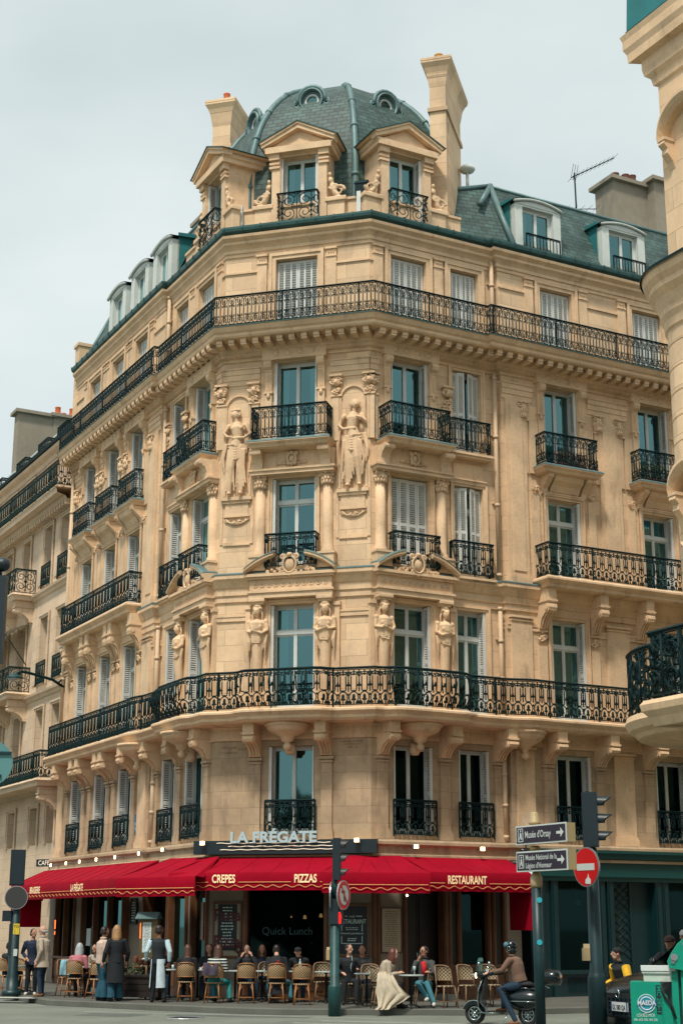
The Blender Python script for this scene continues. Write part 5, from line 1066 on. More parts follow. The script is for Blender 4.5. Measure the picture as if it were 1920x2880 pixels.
# wall lamp on the quay side
t = thing('wall_street_lamp', LO(12.55, 0, 9.7), 'dark curved arm street lamp fixed to the quay side wall', 'street lamp')
a = MB(); a.box(LO, 12.45, 12.62, 0, .07, 9.55, 10.25); a.tube([LO(12.53, .05, 9.75), LO(12.53, .5, 10.0), LO(12.53, 1.3, 10.16), LO(12.53, 1.62, 10.2), LO(12.5, 1.72, 10.12)], .05, 8); a.tube([LO(12.53, .05, 10.15), LO(12.53, .3, 9.9)], .03, 6); a.build('arm', 'iron', t)
a = MB(); a.lathe(LO, 12.5, 1.85, [(.04, 10.12), (.10, 10.08), (.26, 9.98), (.30, 9.94)], 14); a.build('lamp_shade', 'pole_green', t); a = MB(); a.lathe(LO, 12.5, 1.85, [(.25, 9.94), (.18, 9.86), (.02, 9.83)], 12); a.build('lamp_glass', 'steel', t)
# ------------------------------------------------------------------ green shop on the rue side
G0, G1 = 4.95, 16.5
GS = thing('green_shopfront', RO(7, .1, 0), 'dark green painted shopfront beyond the red awnings, under the stone wall', 'shopfront')
a = MB(); a.prof(RO, [(0, 3.62), (.32, 3.62), (.34, 3.70), (.40, 3.78), (.40, 3.84), (0, 3.88)], G0, G1); a.box(RO, G0, G1, 0, .22, 3.14, 3.62); a.box(RO, G0, G1, 0, .16, 3.02, 3.14); a.build('fascia', 'shop_green_light', GS)
a = MB(); 
for u in (5.0, 5.45, 7.05, 7.35, 9.05, 9.3, 11.2, 13.2, 15.2): a.box(RO, u, u + .22, -.25, .12, 0, 3.02); a.box(RO, u + .05, u + .17, .12, .15, .5, 2.9)
a.box(RO, 5.67, 7.05, -.2, .07, 0, .58); a.box(RO, 5.6, 7.1, -.2, .18, .58, .68); a.box(RO, 9.5, G1, -.2, .07, 0, .5); a.box(RO, G0, 5.45, -.2, .05, 0, 3.02)
for k in range(18): a.box(RO, 5.95 + k * .05, 5.97 + k * .05, .07, .09, .12, .5)
a.build('frame', 'shop_green', GS)
g = MB(); g.add([RO(u, -.1, z) for u, z in ((5.67, .68), (7.05, .68), (7.05, 3.02), (5.67, 3.02))], [(0, 1, 2, 3)]); g.add([RO(u, -.1, z) for u, z in ((9.5, .5), (G1, .5), (G1, 3.02), (9.5, 3.02))], [(0, 1, 2, 3)]); g.build('glass', 'glass_dark', GS)
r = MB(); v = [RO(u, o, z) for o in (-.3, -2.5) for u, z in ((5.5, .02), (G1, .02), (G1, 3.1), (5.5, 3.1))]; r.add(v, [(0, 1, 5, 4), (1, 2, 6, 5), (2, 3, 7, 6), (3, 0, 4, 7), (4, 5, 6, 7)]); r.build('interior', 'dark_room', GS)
d = MB(); d.box(RO, 7.57, 9.05, -.2, -.14, 0, 3.02); 
for k in range(9):
    for s_ in (-1, 1):
        z = .9 + k * .22; d.tube([RO(7.65, -.12, z if s_ > 0 else z + .5), RO(8.3, -.12, z + .5 if s_ > 0 else z)], .010, 4)
d.box(RO, 8.28, 8.36, -.14, -.10, 0, 3.0); d.build('door', 'shop_green', GS)
t = thing('hanging_spotlight', RO(6.7, -.6, 2.6), 'white spotlight hanging inside the green shop window', 'spotlight'); a = MB(); a.tube([RO(6.75, -.5, 3.0), RO(6.75, -.5, 2.55)], .02, 5); a.build('stem', 'lamp_body', t); a = MB(); a.ell(RO, (6.75, -.45, 2.45), (.07, .07, .09)); a.build('lamp', 'sign_white', t)
# ------------------------------------------------------------------ neighbouring house on the quay
NB = thing('quay_house', LF(22, -4, 0), 'pale stone quayside house adjoining on the left, lower than the corner building', 'building')
NF = LF.off(o=.02); N0, N1 = LEND + .02, 44
NC = [13.85, 15.78, 18.5, 20.9, 23.4, 25.8, 28.3]; NL_ = [(4.55, 5.85, .9), (7.0, 9.4, .95), (10.3, 12.85, .95), (14.0, 16.32, .95), (17.55, 18.72, .95)]
ops = [(c - w_ / 2, c + w_ / 2, a_, b_) for c in NC for a_, b_, w_ in NL_]
a = MB(); wall_mesh(a, NF, N0, N1, 0, 19.3, ops, .35); a.build('wall', 'stone_grey', NB, -LF.d)
a = MB(); np_ = [pp(NF, N1), pp(NF, N0)]
a.sweep(np_, [(0, 16.45), (.08, 16.5), (.12, 16.62), (.35, 16.7), (.40, 16.78), (.72, 16.86), (.75, 17.0), (.8, 17.06), (0, 17.1)])
for i in range(70): u = N0 + .1 + i * .3; a.box(NF, u, u + .13, 0, .36, 16.5, 16.7)
a.sweep(np_, [(0, 18.9), (.06, 18.95), (.10, 19.1), (.25, 19.2), (.3, 19.3), (0, 19.32)])
for z in (13.75, 9.9, 6.4): a.sweep(np_, [(0, z - .12), (.06, z - .08), (.10, z), (.18, z + .05), (.20, z + .13), (0, z + .15)])
for c in NC:
    for z0, z1, w_ in NL_: archi(a, NF, c, w_, z0, z1, .14, .05)
    for z0, z1 in ((7.1, 9.3), (10.4, 12.8), (14.2, 16.2)): a.box(NF, c + .75, c + 1.15, -.01, .04, z0, z1)
a.build('cornice', 'stone_grey', NB)
g = MB(); g.sweep(np_, [(-.2, 19.33), (.35, 19.34), (.38, 19.45), (.33, 19.46), (-.2, 19.40)]); g.build('gutter', 'iron', NB)
for c in NC:
    for z0, z1, w_ in NL_: window(NB, NF, c, z0, z1, w_, None, transom=z0 in (7.0, 10.3), gm='glass', dep=.25)
def nbal(u0, u1, z, o=.75, pat='B', h=.95, slab=True):
    pa = [pp(NF, u1, 0), pp(NF, u1, o), pp(NF, u0, o), pp(NF, u0, 0)]; r = MB(); railing(r, pa, z, h, pat, .012, posts=1.6); r.build('balcony_railing', 'green_iron', NB)
    if slab:
        s = MB(); s.sweep(pa, [(-o, z), (.1, z), (.14, z - .06), (.06, z - .14), (.04, z - .24), (-o, z - .25)])
        for u in (u0 + .25, (u0 + u1) / 2, u1 - .25): console(s, NF, u, .25, z - .25, z - 1.05, o * .9)
        s.build('balcony_slab', 'stone_grey', NB)
nbal(N0 + .05, 36, 17.12, .72, 'B', .95, False); nbal(17.25, 22.2, 13.95, .8, 'C'); nbal(17.35, 22.2, 10.2, .8, 'C'); nbal(N0 + .05, 30, 6.66, .8, 'B')
for c in NC[:2]:
    for z in (14.0, 10.3): r = MB(); railing(r, [pp(NF, c + .52, .1), pp(NF, c - .52, .1)], z, .85, 'B', .011); r.build('window_railing', 'green_iron', NB)
a = MB(); a.add([NF(u, o, z) for u, o, z in ((N0, 0, 19.4), (N1, 0, 19.4), (N1, -1.6, 21.6), (N0, -1.6, 21.6))], [(0, 1, 2, 3)]); a.add([NF(u, o, z) for u, o, z in ((N0, -1.6, 21.6), (N1, -1.6, 21.6), (N1, -7, 22.4), (N0, -7, 22.4))], [(0, 1, 2, 3)]); a.build('mansard', 'zinc', NB)
for c in (14.6, 17.0, 19.9, 23.2): 
    d_ = MB(); d_.box(NF, c - .42, c + .42, -1.5, -.45, 19.45, 20.35); d_.prof(NF, [(-.4, 20.35), (-1.7, 20.35), (-1.7, 20.6), (-.8, 20.6), (-.4, 20.42)], c - .5, c + .5); d__ = d_.build('roof_dormer', 'dormer_white', NB); r = MB(); railing(r, [pp(NF, c + .6, -.15), pp(NF, c + .6, .12), pp(NF, c - .6, .12), pp(NF, c - .6, -.15)], 19.42, .6, 'B', .012); r.build('window_railing', 'green_iron', d__)
ch = chimney(NB, NF, 23.0, 23.7, -3.4, -2.1, 19.8, 23.25, [(23.3, -2.35, .14, .55, 'clay'), (23.3, -2.62, .12, .32, 'clay'), (23.3, -3.0, .14, .58, 'clay')], m='render_plaster', flare=False)
chimney(NB, NF, 23.05, 23.65, -2.1, -.55, 19.6, 23.20, [], m='render_plaster', flare=False)
t = thing('shop_awning', NF(20.5, .8, 12.6), 'small striped grey awning over a window of the neighbouring quay house', 'awning'); a = MB(); a.grid([[NF(17.6 + .5 * i, o, z + (.03 if i % 2 else 0)) for i in range(10)] for o, z in ((.1, 12.9), (1.0, 12.5), (1.0, 12.3))], False, False); a.build('canopy', 'shutter_white', t); a = MB(); a.tube([NF(17.6, 1.0, 12.45), NF(17.6, .1, 11.3)], .02, 5); a.build('arm', 'iron', t)
# ------------------------------------------------------------------ right-hand building with rounded corner
RB = thing('rounded_corner_building', (9, 22, 0), 'cream stone building with rounded corner and big iron balcony, cut by right edge', 'building')
RC = Vector((6.72, 25.0)); RH = .85
nl = Vector((-.879, -.477)); a1 = atan2(nl.y, nl.x); a0 = atan2(.8813, -.4726)
def rpath(rh=RH, far=48, near=14):
    P = []; n0 = Vector((cos(a0), sin(a0))); P.append(tuple(RC + n0 * rh + Vector((.8813, .4726)) * far)); 
    A0 = a0; A1 = a1 + 2 * pi if a1 < a0 - pi else a1
    if A1 < A0: A1 += 2 * pi
    for i in range(17): t_ = A0 + (A1 - A0) * i / 16; P.append((RC.x + rh * cos(t_), RC.y + rh * sin(t_)))
    P.append(tuple(RC + nl * rh + Vector((.477, -.879)) * near)); return P[::-1]
RP = rpath()
# orientation check: outward normals must point away from the rounded corner's centre
_o = offs(RP, .5)[8]
SGN = 1 if (Vector(_o) - RC).length > RH else -1
if SGN < 0: RP = RP[::-1]
def rs(name, prof, m='stone', up_=None):
    mb = MB(); mb.sweep(RP, prof); return mb.build(name, m, RB, (.477, -.879))
def upath(far=48, near=14):
    c = Vector((6.02, 25.02)); return [tuple(c + Vector((.477, -.879)) * near), tuple(c + Vector((-.05, .09))), tuple(c + Vector((.09, .10))), tuple(c + Vector((.8813, .4726)) * far)]
RU = upath()
if (Vector(offs(RU, .5)[1]) - Vector((12, 22))).length < (Vector(RU[1]) - Vector((12, 22))).length: RU = RU[::-1]
W_ = MB(); W_.sweep(RP, [(0, 3.2), (0, 13.1)]); W_.build('wall', 'stone', RB, (.3, -.95))
W_ = MB(); W_.sweep(RU, [(0, 13.0), (0, 18.3)]); W_.build('upper_wall', 'stone', RB, (.3, -.95))
q = MB(); z = 5.4
while z < 12.0: q.sweep(RP, [(.0, z), (.012, z + .012), (.012, z + .425), (0, z + .437)]); z += .46
q.build('rusticated_course', 'stone', RB, (.3, -.95))
FU = Fr(RU[1] if (Vector(RU[1]) - RC).length < (Vector(RU[2]) - RC).length else RU[2], (.477, -.879), nl)
q = MB(); q.box(FU, .0, .16, -.3, .09, 13.3, 17.3)
z = 13.5
while z < 17.2: q.box(FU, .30, 6, -.1, .03, z, z + .40); z += .46
q.build('corner_pilaster', 'stone', RB, (.3, -.95))
rs('corbel', [(-.85, 3.9), (-.6, 4.2), (-.35, 4.45), (-.1, 4.62), (.05, 4.78), (.82, 4.84), (.88, 4.86), (.93, 4.93), (1.03, 4.98), (1.10, 5.1), (1.07, 5.2), (0, 5.22)], 'stone_carved')
rs('cornice', [(0, 12.1), (.05, 12.15), (.07, 12.3), (.12, 12.4), (.12, 12.5), (.20, 12.7), (.30, 12.82), (.30, 12.92), (.38, 13.02), (.42, 13.18), (.38, 13.22), (-.8, 13.26)], 'stone_carved'); rs('cornice_flashing', [(-.3, 13.27), (.40, 13.235), (.45, 13.21), (.45, 13.15)], 'iron')
def ru(name, prof, m): mb = MB(); mb.sweep(RU, prof); mb.build(name, m, RB, (.477, -.879))
ru('cornice', [(0, 17.15), (.05, 17.2), (.07, 17.35), (.14, 17.45), (.16, 17.6), (.16, 17.78), (.30, 17.82), (.31, 18.0), (.35, 18.12), (.35, 18.3), (.38, 18.42), (0, 18.5)], 'stone_carved')
m_ = MB()
for i in range(12): m_.box(FU, .1 + i * .42, .3 + i * .42, .1, .28, 17.62, 17.82)
m_.build('modillion_row', 'stone_carved', RB)
ru('roof', [(.32, 18.5), (.30, 18.52), (.26, 19.8), (-.6, 22)], 'dormer_side')
def hood(F_, uc, z, o, r):
    h_ = MB(); rows = []
    for i in range(17):
        t_ = pi * i / 16; x, zz = uc + r * cos(t_), z + r * .95 * sin(t_); k = 1
        rows.append([F_(x, -.1, zz - .10), F_(x, o * .8, zz - .09), F_(x, o, zz - .03), F_(x, o + .05, zz + .03), F_(x, o + .05, zz + .09), F_(x, o - .02, zz + .13), F_(x, -.1, zz + .15)])
    h_.grid(rows, True, False, caps=True); h_.prism(F_, [(uc + r * .93 * cos(pi * i / 12), z + r * .86 * sin(pi * i / 12)) for i in range(13)], -.1, .03)
    for k in range(34): t_ = pi * (k + .5) / 34; q_ = .35 + .4 * ((k * 7) % 5) / 5; h_.ell(F_, (uc + r * q_ * cos(t_), .05, z + r * q_ * sin(t_)), (.06, .06, .045), 6, 4, k)
    for sd in (-1, 1):
        u = uc + sd * (r - .08); h_.prof(F_, [(0, z - .02), (o, z - .02), (o + .02, z - .10), (o * .8, z - .18), (o * .85, z - .28), (o * .5, z - .42), (o * .3, z - .62), (0, z - .72)], u - .08, u + .08); leafy(h_, F_, u, .05, z - .78, .16, .35, 8, 8)
        h_.box(F_, u - .10, u + .10, -.05, o * 1.06, z - .03, z + .03)
    h_.box(F_, uc - r, uc + r, -.05, .06, z - .12, z - .02); h_.build('carved_hood', 'stone_carved', RB)
hood(FU, .78, 15.85, .36, .66); hood(Fr(RC + nl * RH, (.477, -.879), nl), .35, 8.95, .34, .50)
w1 = MB(); w1.sweep(offs(RP, .03), [(0, 14.0), (0, 15.9)]) if False else None
rl = MB(); rp3 = offs(RP, 1.0); railing(rl, Path(rp3[:]), 5.26, 1.02, 'C', .017, posts=1.3, toprail=.035); rl.build('balcony_railing', 'iron', RB)
# the balcony steps forward on the straight side
o3 = [tuple(RC + nl * (RH + oo) + Vector((.477, -.879)) * ss) for oo, ss in ((.95, .40), (1.50, .40), (1.50, 9))]
if (Vector(offs(o3, .3)[1]) - RC).length < (Vector(o3[1]) - RC).length: o3 = o3[::-1]
s_ = MB(); s_.sweep(o3, [(-1.2, 5.27), (.05, 5.27), (.1, 5.2), (.08, 5.1), (0, 5.0), (-.05, 4.86), (-1.2, 4.84)]); s_.build('balcony_slab', 'stone_carved', RB)
rl = MB(); railing(rl, offs(o3, -.03), 5.28, 1.06, 'C', .017, posts=1.3, toprail=.035); rl.build('balcony_railing', 'iron', RB)
c_ = MB(); F_ = Fr(RC + nl * RH + Vector((.477, -.879)) * .35, (.477, -.879), nl); cartouche(c_, F_, .25, .50, 4.45, .8, 9, 0); console(c_, F_, .25, .5, 4.98, 3.7, .6); c_.build('carved_console', 'stone_carved', RB)
# ------------------------------------------------------------------ poles, signals and signs
def disc(mb, F_, u, o, z, r, th=.02, n=28): mb.add([F_(u + r * cos(2 * pi * k / n), oo, z + r * sin(2 * pi * k / n)) for oo in (o, o + th) for k in range(n)], [tuple(range(n)), tuple(range(2 * n - 1, n - 1, -1))] + [(k, (k + 1) % n, n + (k + 1) % n, n + k) for k in range(n)])
def signal_head(t, F_, z0, z1, w=.26, d=.17, name='signal_head', board=False, vis=.2, vm='visor_grey'):
    """three lamps in a row facing F_.n"""
    a = MB(); a.box(F_, -w / 2, w / 2, -d, 0, z0, z1); a.box(F_, -w / 2 + .02, w / 2 - .02, -d - .02, -d, z0 + .03, z1 - .03)
    if board: a.box(F_, -w / 2 - .09, w / 2 + .09, -d * .5, -d * .5 + .02, z0 - .05, z1 + .05)
    h = a.build(name, 'signal_black', t); n = 3
    for k in range(n):
        zc = z0 + (z1 - z0) * (k + .5) / n; r = min(w * .4, (z1 - z0) / n * .42); v = MB()
        rows = [[F_(r * cos(a_), o, zc + r * sin(a_)) for a_ in [radians(x) for x in range(-30, 211, 20)]] for o in (0,)] + [[F_(r * cos(a_), vis * (.45 + .55 * max(0, sin(a_))), zc + r * sin(a_) * .92) for a_ in [radians(x) for x in range(-30, 211, 20)]]]
        v.grid(rows, False, True); v.build('visor', vm, h); v = MB(); disc(v, F_, 0, .0, zc, r * .95, .008); v.build('lens', ('ped_off'), h)
    return h
# middle signal in front of the corner
MP = thing('traffic_signal', (-.13, 35.3, 0), 'middle traffic signal on a dark green pole before the corner, showing a red standing man', 'traffic light')
F0 = Fr((-.13, 35.3), (1, 0)); F0 = Fr((-.13, 35.3), (.995, -.1))
a = MB(); a.lathe(F0, 0, 0, [(.145, -.13), (.145, .50), (.135, .53), (.105, .55), (.10, 2.42)], 18); a.lathe(F0, 0, 0, [(.06, 2.42), (.06, 2.9)], 10); a.build('pole', 'pole_green', MP)
FS = Fr((-.02, 35.3), (.1, .995)); signal_head(MP, FS.off(o=.02), 2.84, 3.78, .26, .16)
a = MB(); a.box(F0, -.13, .10, -.12, .12, 1.86, 2.42 + .0); a.box(F0, -.06, .18, -.16, .06, 1.88, 2.40); hd_ = a.build('pedestrian_head', 'signal_black', MP)
a = MB(); fr_ = F0.off(u=.09, o=.09)
a.box(fr_, -.05, .12, -.05, .0, 1.82, 2.14); a.build('pedestrian_box', 'signal_black', MP)
a = MB(); fr_ = F0.off(u=.115, o=.094); a.ell(fr_, (0, 0, 2.10), (.022, .006, .024)); a.prism(fr_, [(-.035, 2.08), (.035, 2.08), (.042, 1.98), (.03, 1.98), (.026, 1.88), (.006, 1.88), (0, 1.95), (-.006, 1.88), (-.026, 1.88), (-.03, 1.98), (-.042, 1.98)], 0, .006); a.build('red_man', 'ped_red', MP)
a = MB(); a.box(F0, -.19, -.11, -.05, .06, 1.08, 1.30); a.prof(F0, [(-.05, 1.30), (.06, 1.30), (.04, 1.36), (-.04, 1.36)], -.18, -.11); a.build('push_button_box', 'sign_cream', MP)
t = thing('no_turn_sign', (-.05, 35.2, 2.1), 'round red ringed no turning sign seen nearly edge on, fixed to the middle signal pole', 'road sign')
FD = Fr((.05, 35.2), (.42, .907)); FD = Fr((.04, 35.15), (.5, -.866)); FD = Fr((.05, 35.12), (.45, .893))
a = MB(); disc(a, FD, 0, 0, 2.50, .325, .03); a.build('rim', 'steel', t); a = MB(); disc(a, FD, 0, .031, 2.50, .305, .003); a.build('red_ring', 'sign_red', t); a = MB(); disc(a, FD, 0, .035, 2.50, .215, .003); a.build('white_field', 'sign_white', t)
a = MB(); a.box(FD, -.03, .03, .039, .042, 2.36, 2.60); a.box(FD, -.13, .0, .039, .042, 2.54, 2.60); a.build('arrow', 'signal_black', t); a = MB(); a.prism(FD, [(-.17, 2.68), (-.13, 2.71), (.17, 2.32), (.13, 2.29)], .043, .046); a.build('slash', 'sign_red', t)
t = thing('road_sign_plate', (-.2, 35.3, 2.2), 'round sign turned edge on, on the far side of the middle signal pole', 'road sign'); FD = Fr((-.20, 35.35), (.10, .995), (-.995, .1)); a = MB(); disc(a, FD, 0, 0, 2.48, .32, .025); a.build('rim', 'steel', t); a = MB(); a.box(FD, -.05, .05, -.08, 0, 2.3, 2.6); a.build('bracket', 'signal_black', t)
# left signal
LP = thing('traffic_signal', (-8.8, 42.0, 0), 'left traffic signal seen from behind on a thick dark pole with yellow sticker', 'traffic light')
F0 = Fr((-8.8, 42.0), (.98, .2)); a = MB(); a.lathe(F0, 0, 0, [(.26, 0), (.26, .13), (.16, .14), (.16, .5), (.135, .54), (.12, 2.2), (.07, 2.25), (.06, 2.8)], 16); a.build('pole', 'pole_dark', LP)
signal_head(LP, Fr((-8.85, 42.1), (-.98, -.2)).off(o=.06), 2.86, 3.82, .40, .14); a = MB(); a.box(F0, -.16, .0, -.1, .1, 1.05, 1.85); a.box(F0, -.36, -.12, -.1, .1, 1.92, 2.2); a.build('pedestrian_head', 'signal_black', LP)
a = MB(); a.box(F0, -.05, .11, .12, .124, 1.58, 1.86); a.build('sticker', 'sticker_yellow', LP); text('TO', F0, .03, 1.75, .07, .127, 'signal_black', LP, bold=.02); a = MB(); a.box(F0, -.01, .09, .12, .15, 1.02, 1.2); a.build('push_button_box', 'sign_white', LP)
t = thing('road_sign_plate', (-8.8, 41.9, 2.2), 'grey back of a round road sign on the left signal pole', 'road sign'); a = MB(); disc(a, F0, -.02, .16, 2.54, .31, .02); a.build('plate', 'steel', t); a = MB(); disc(a, F0, -.02, .181, 2.54, .29, .004); a.build('back', 'visor_grey', t)
# direction signs
DP = thing('direction_sign_post', (3.2, 25.5, 0), 'dark post with cream cap carrying the two museum direction signs', 'sign post')
F0 = Fr((3.24, 25.5), (1, 0)); a = MB(); a.lathe(F0, 0, 0, [(.085, 0), (.085, 2.45)], 14); a.build('post', 'pole_dark', DP)
a = MB(); a.lathe(F0, 0, 0, [(.09, 2.45), (.10, 2.5), (.10, 2.62), (.07, 2.66), (.06, 2.7)], 14); a.build('collar', 'sign_cream', DP); a = MB(); a.lathe(F0, 0, 0, [(.06, 3.04), (.09, 3.06), (.09, 3.1), (.06, 3.13)], 14); a.build('collar', 'sign_cream', DP); a = MB(); a.lathe(F0, 0, 0, [(.06, 3.46), (.10, 3.48), (.10, 3.52), (.075, 3.54), (.065, 3.66), (.05, 3.68)], 14); a.build('collar', 'sign_cream', DP)
a = MB(); 
for u_, z_ in ((.05, 2.25), (.03, 1.58)): disc(a, F0.off(u=u_ - .02), 0, .088, z_, .045, .004, 14)
a.build('sticker', 'sticker_cyan', DP)
FD = Fr((3.2, 25.5), (.477, -.879), (-.879, -.477))
def dsign(z0, z1, lines, lab):
    t = thing('direction_sign', FD(.35, .1, z0), lab, 'sign'); a = MB(); u0, u1 = -.32, 1.09; a.box(FD, u0 + .02, u1 - .02, -.08, .10, z0, z1); a.build('case', 'sign_cream', t)
    a = MB(); a.box(FD, u0, u1, .10, .115, z0 - .005, z1 + .005); a.build('rim', 'sign_white', t); a = MB(); a.box(FD, u0 + .025, u1 - .025, .115, .12, z0 + .02, z1 - .02); a.build('face', 'sign_purple', t)
    zc = (z0 + z1) / 2; a = MB(); h = .11
    for x0, x1, y0, y1 in ((-.25, -.235, zc - h, zc + h), (-.115, -.10, zc - h, zc + h), (-.25, -.10, zc - h, zc - h + .012), (-.25, -.10, zc + h - .012, zc + h)): a.box(FD, x0, x1, .12, .123, y0, y1)
    a.build('pictogram_frame', 'sign_white', t); a = MB(); a.ell(FD, (-.172, .121, zc + .065), (.018, .003, .018)); a.prism(FD, [(-.19, zc + .04), (-.155, zc + .04), (-.15, zc - .01), (-.13, zc - .08), (-.15, zc - .08), (-.172, zc - .03), (-.20, zc - .08), (-.22, zc - .08), (-.195, zc - .01)], .12, .123); a.build('walking_man', 'sign_white', t)
    for s_, dz, w_, hh in lines: text(s_, FD, -.05, zc + dz, hh, .123, 'sign_white', t, width=w_, bold=.015, align='LEFT')
    a = MB(); x = .93; a.prism(FD, [(x - .10, zc - .022), (x + .01, zc - .022), (x + .01, zc - .075), (x + .09, zc), (x + .01, zc + .075), (x + .01, zc + .022), (x - .10, zc + .022)], .12, .124); a.build('arrow', 'sign_white', t); return t
dsign(3.15, 3.45, [("Musée d'Orsay", -.05, .72, .115)], "direction sign reading Musée d'Orsay with an arrow, topmost on its post"); dsign(2.71, 3.03, [('Musée National de la', .02, .86, .088), ("Légion d'Honneur", -.11, .72, .088)], "direction sign reading Musée National de la Légion d'Honneur, below the Orsay sign")
# no entry post and right signal
NP = thing('traffic_signal', (4.25, 26.1, 0), 'traffic signal seen from the side on a thick dark post, above no entry sign', 'traffic light')
F0 = Fr((4.27, 26.1), (1, 0)); a = MB(); a.lathe(F0, 0, 0, [(.15, 0), (.15, 1.0), (.13, 1.06), (.11, 1.1), (.10, 3.1), (.06, 3.15), (.06, 3.3)], 18); a.build('post', 'pole_dark', NP)
signal_head(NP, Fr((4.40, 26.0), (.25, .968)).off(o=-.02), 3.15, 4.03, .26, .10, vis=.26, vm='signal_black'); a = MB(); a.box(Fr((4.30, 26.0), (.97, -.25)), -.17, .09, -.05, .10, 3.13, 4.05); a.build('signal_back', 'signal_black', NP)
a = MB(); a.box(F0, -.22, -.10, -.06, .06, 1.28, 1.48); a.prof(F0, [(-.06, 1.48), (.06, 1.48), (.04, 1.55), (-.04, 1.55)], -.2, -.1); a.build('push_button_box', 'sign_cream', NP)
t = thing('no_entry_sign', (4.2, 25.9, 2.4), 'round red no entry sign with a white bar, below the right signal', 'road sign'); FD2 = Fr((4.20, 25.78), (.52, -.854)); a = MB(); disc(a, FD2, .06, .13, 2.79, .325, .03); a.build('rim', 'steel', t)
a = MB(); disc(a, FD2, .06, .161, 2.79, .305, .004, 36); a.build('red_face', 'sign_red', t); a = MB(); a.box(FD2, -.16, .28, .166, .17, 2.735, 2.845); a.build('white_bar', 'sign_white', t); a = MB(); a.prism(FD2, [(.04, 2.52), (.17, 2.51), (.18, 2.58), (.13, 2.62), (.12, 2.68), (.09, 2.61), (.05, 2.59)], .166, .17); a.build('sticker', 'plate_white', t)

t = thing('tall_road_sign', (-4.98, 20, -.13), 'grey green back of a round sign with a dark lamp head above, at left edge', 'road sign'); F0 = Fr((-4.98, 20), (.99, .05))
a = MB(); a.lathe(F0, 0, 0, [(.06, -.13), (.06, 7.0)], 10); a.build('pole', 'pole_dark', t); a = MB(); disc(a, F0, .34, .08, 3.90, .30, .02); a.build('sign_back', 'sign_back_teal', t)
a = MB(); a.box(F0, .20, .62, .10, .13, 4.02, 4.05); a.box(F0, .20, .5, .10, .13, 3.72, 3.75); a.box(F0, .0, .42, .0, .08, 3.85, 3.95); a.build('bracket', 'pole_dark', t)
a = MB(); a.box(F0, .10, .40, -.1, .1, 5.25, 6.45); a.build('lamp_head', 'signal_black', t); a = MB(); a.ell(F0, (.32, 0, 6.62), (.11, .11, .10), 12, 8); a.tube([F0(0, 0, 6.5), F0(.32, 0, 6.5)], .03, 6); a.build('camera_dome', 'signal_black', t)
# ================================================================== street life: materials
def stripes(name, c1, c2, sc, lo=.5):
    m = bpy.data.materials.new(name); m.use_nodes = True; t = m.node_tree; b = t.nodes['Principled BSDF']; n = t.nodes.new; l = t.links.new; b.inputs['Roughness'].default_value = .85
    g = n('ShaderNodeTexCoord'); s = n('ShaderNodeSeparateXYZ'); l(g.outputs['Object'], s.inputs[0]); a = n('ShaderNodeMath'); a.operation = 'MULTIPLY'; a.inputs[1].default_value = sc; l(s.outputs[2], a.inputs[0])
    f = n('ShaderNodeMath'); f.operation = 'FRACT'; l(a.outputs[0], f.inputs[0]); k = n('ShaderNodeMath'); k.operation = 'GREATER_THAN'; k.inputs[1].default_value = lo; l(f.outputs[0], k.inputs[0])
    x = n('ShaderNodeMix'); x.data_type = 'RGBA'; x.inputs[6].default_value = (*c1, 1); x.inputs[7].default_value = (*c2, 1); l(k.outputs[0], x.inputs[0]); l(x.outputs[2], b.inputs['Base Color']); MT[name] = m
stripes('striped_knit', (.012, .014, .03), (.60, .68, .60), 14.5, .62); stripes('striped_mauve', (.02, .015, .02), (.45, .32, .36), 16, .5)
def weave(name, c1, c2, s):
    m = bpy.data.materials.new(name); m.use_nodes = True; t = m.node_tree; b = t.nodes['Principled BSDF']; n = t.nodes.new; l = t.links.new; b.inputs['Roughness'].default_value = .6
    uv = n('ShaderNodeUVMap'); k = n('ShaderNodeTexChecker'); k.inputs['Scale'].default_value = s; k.inputs['Color1'].default_value = (*c1, 1); k.inputs['Color2'].default_value = (*c2, 1); l(uv.outputs[0], k.inputs[0]); l(k.outputs[0], b.inputs['Base Color']); MT[name] = m
weave('cane_weave', (.52, .38, .20), (.10, .035, .015), 34); weave('cane_weave_cream', (.42, .33, .20), (.05, .03, .02), 26)
mat('rattan', (.36, .155, .055), .45, noise=(8, .2)); mat('rattan_pale', (.24, .15, .085), .5, noise=(8, .2)); mat('marble_top', (.40, .46, .45), .35); mat('table_iron', (.01, .015, .017), .5); mat('glassware', (.45, .6, .58), .15)
for n_, c_ in dict(skin=(.52, .27, .18), skin_light=(.60, .34, .24), skin_brown=(.20, .09, .05), hair_dark=(.018, .012, .012), hair_brown=(.07, .032, .018), hair_blond=(.36, .20, .085), hair_red=(.10, .025, .015), hair_grey=(.36, .40, .42),
                   cloth_black=(.008, .011, .015), cloth_navy=(.010, .022, .052), cloth_beige=(.42, .35, .27), cloth_cream=(.56, .42, .35), cloth_pink=(.46, .16, .19), jeans=(.012, .075, .115), jeans_light=(.05, .20, .25), jeans_teal=(.01, .20, .20),
                   trousers_blue=(.008, .03, .06), apron_white=(.62, .74, .82), shirt_white=(.55, .72, .80), vest_black=(.012, .018, .024), tweed=(.17, .10, .07), cloth_brown=(.13, .05, .025), scarf_red=(.55, .006, .012), cloth_grey=(.06, .065, .065),
                   yellow_sleeve=(.72, .42, .02), shoe_white=(.6, .6, .56), shoe_brown=(.22, .10, .05), shoe_black=(.01, .01, .01), blanket=(.52, .45, .34), cloth_bluepale=(.22, .42, .50), cloth_purple=(.045, .035, .06), cap_brown=(.08, .04, .035), helmet_blue=(.08, .22, .28)).items():
    mat(n_, c_, .45 if 'hair' in n_ else (.2 if 'helmet' in n_ else .85), noise=(9, .12))
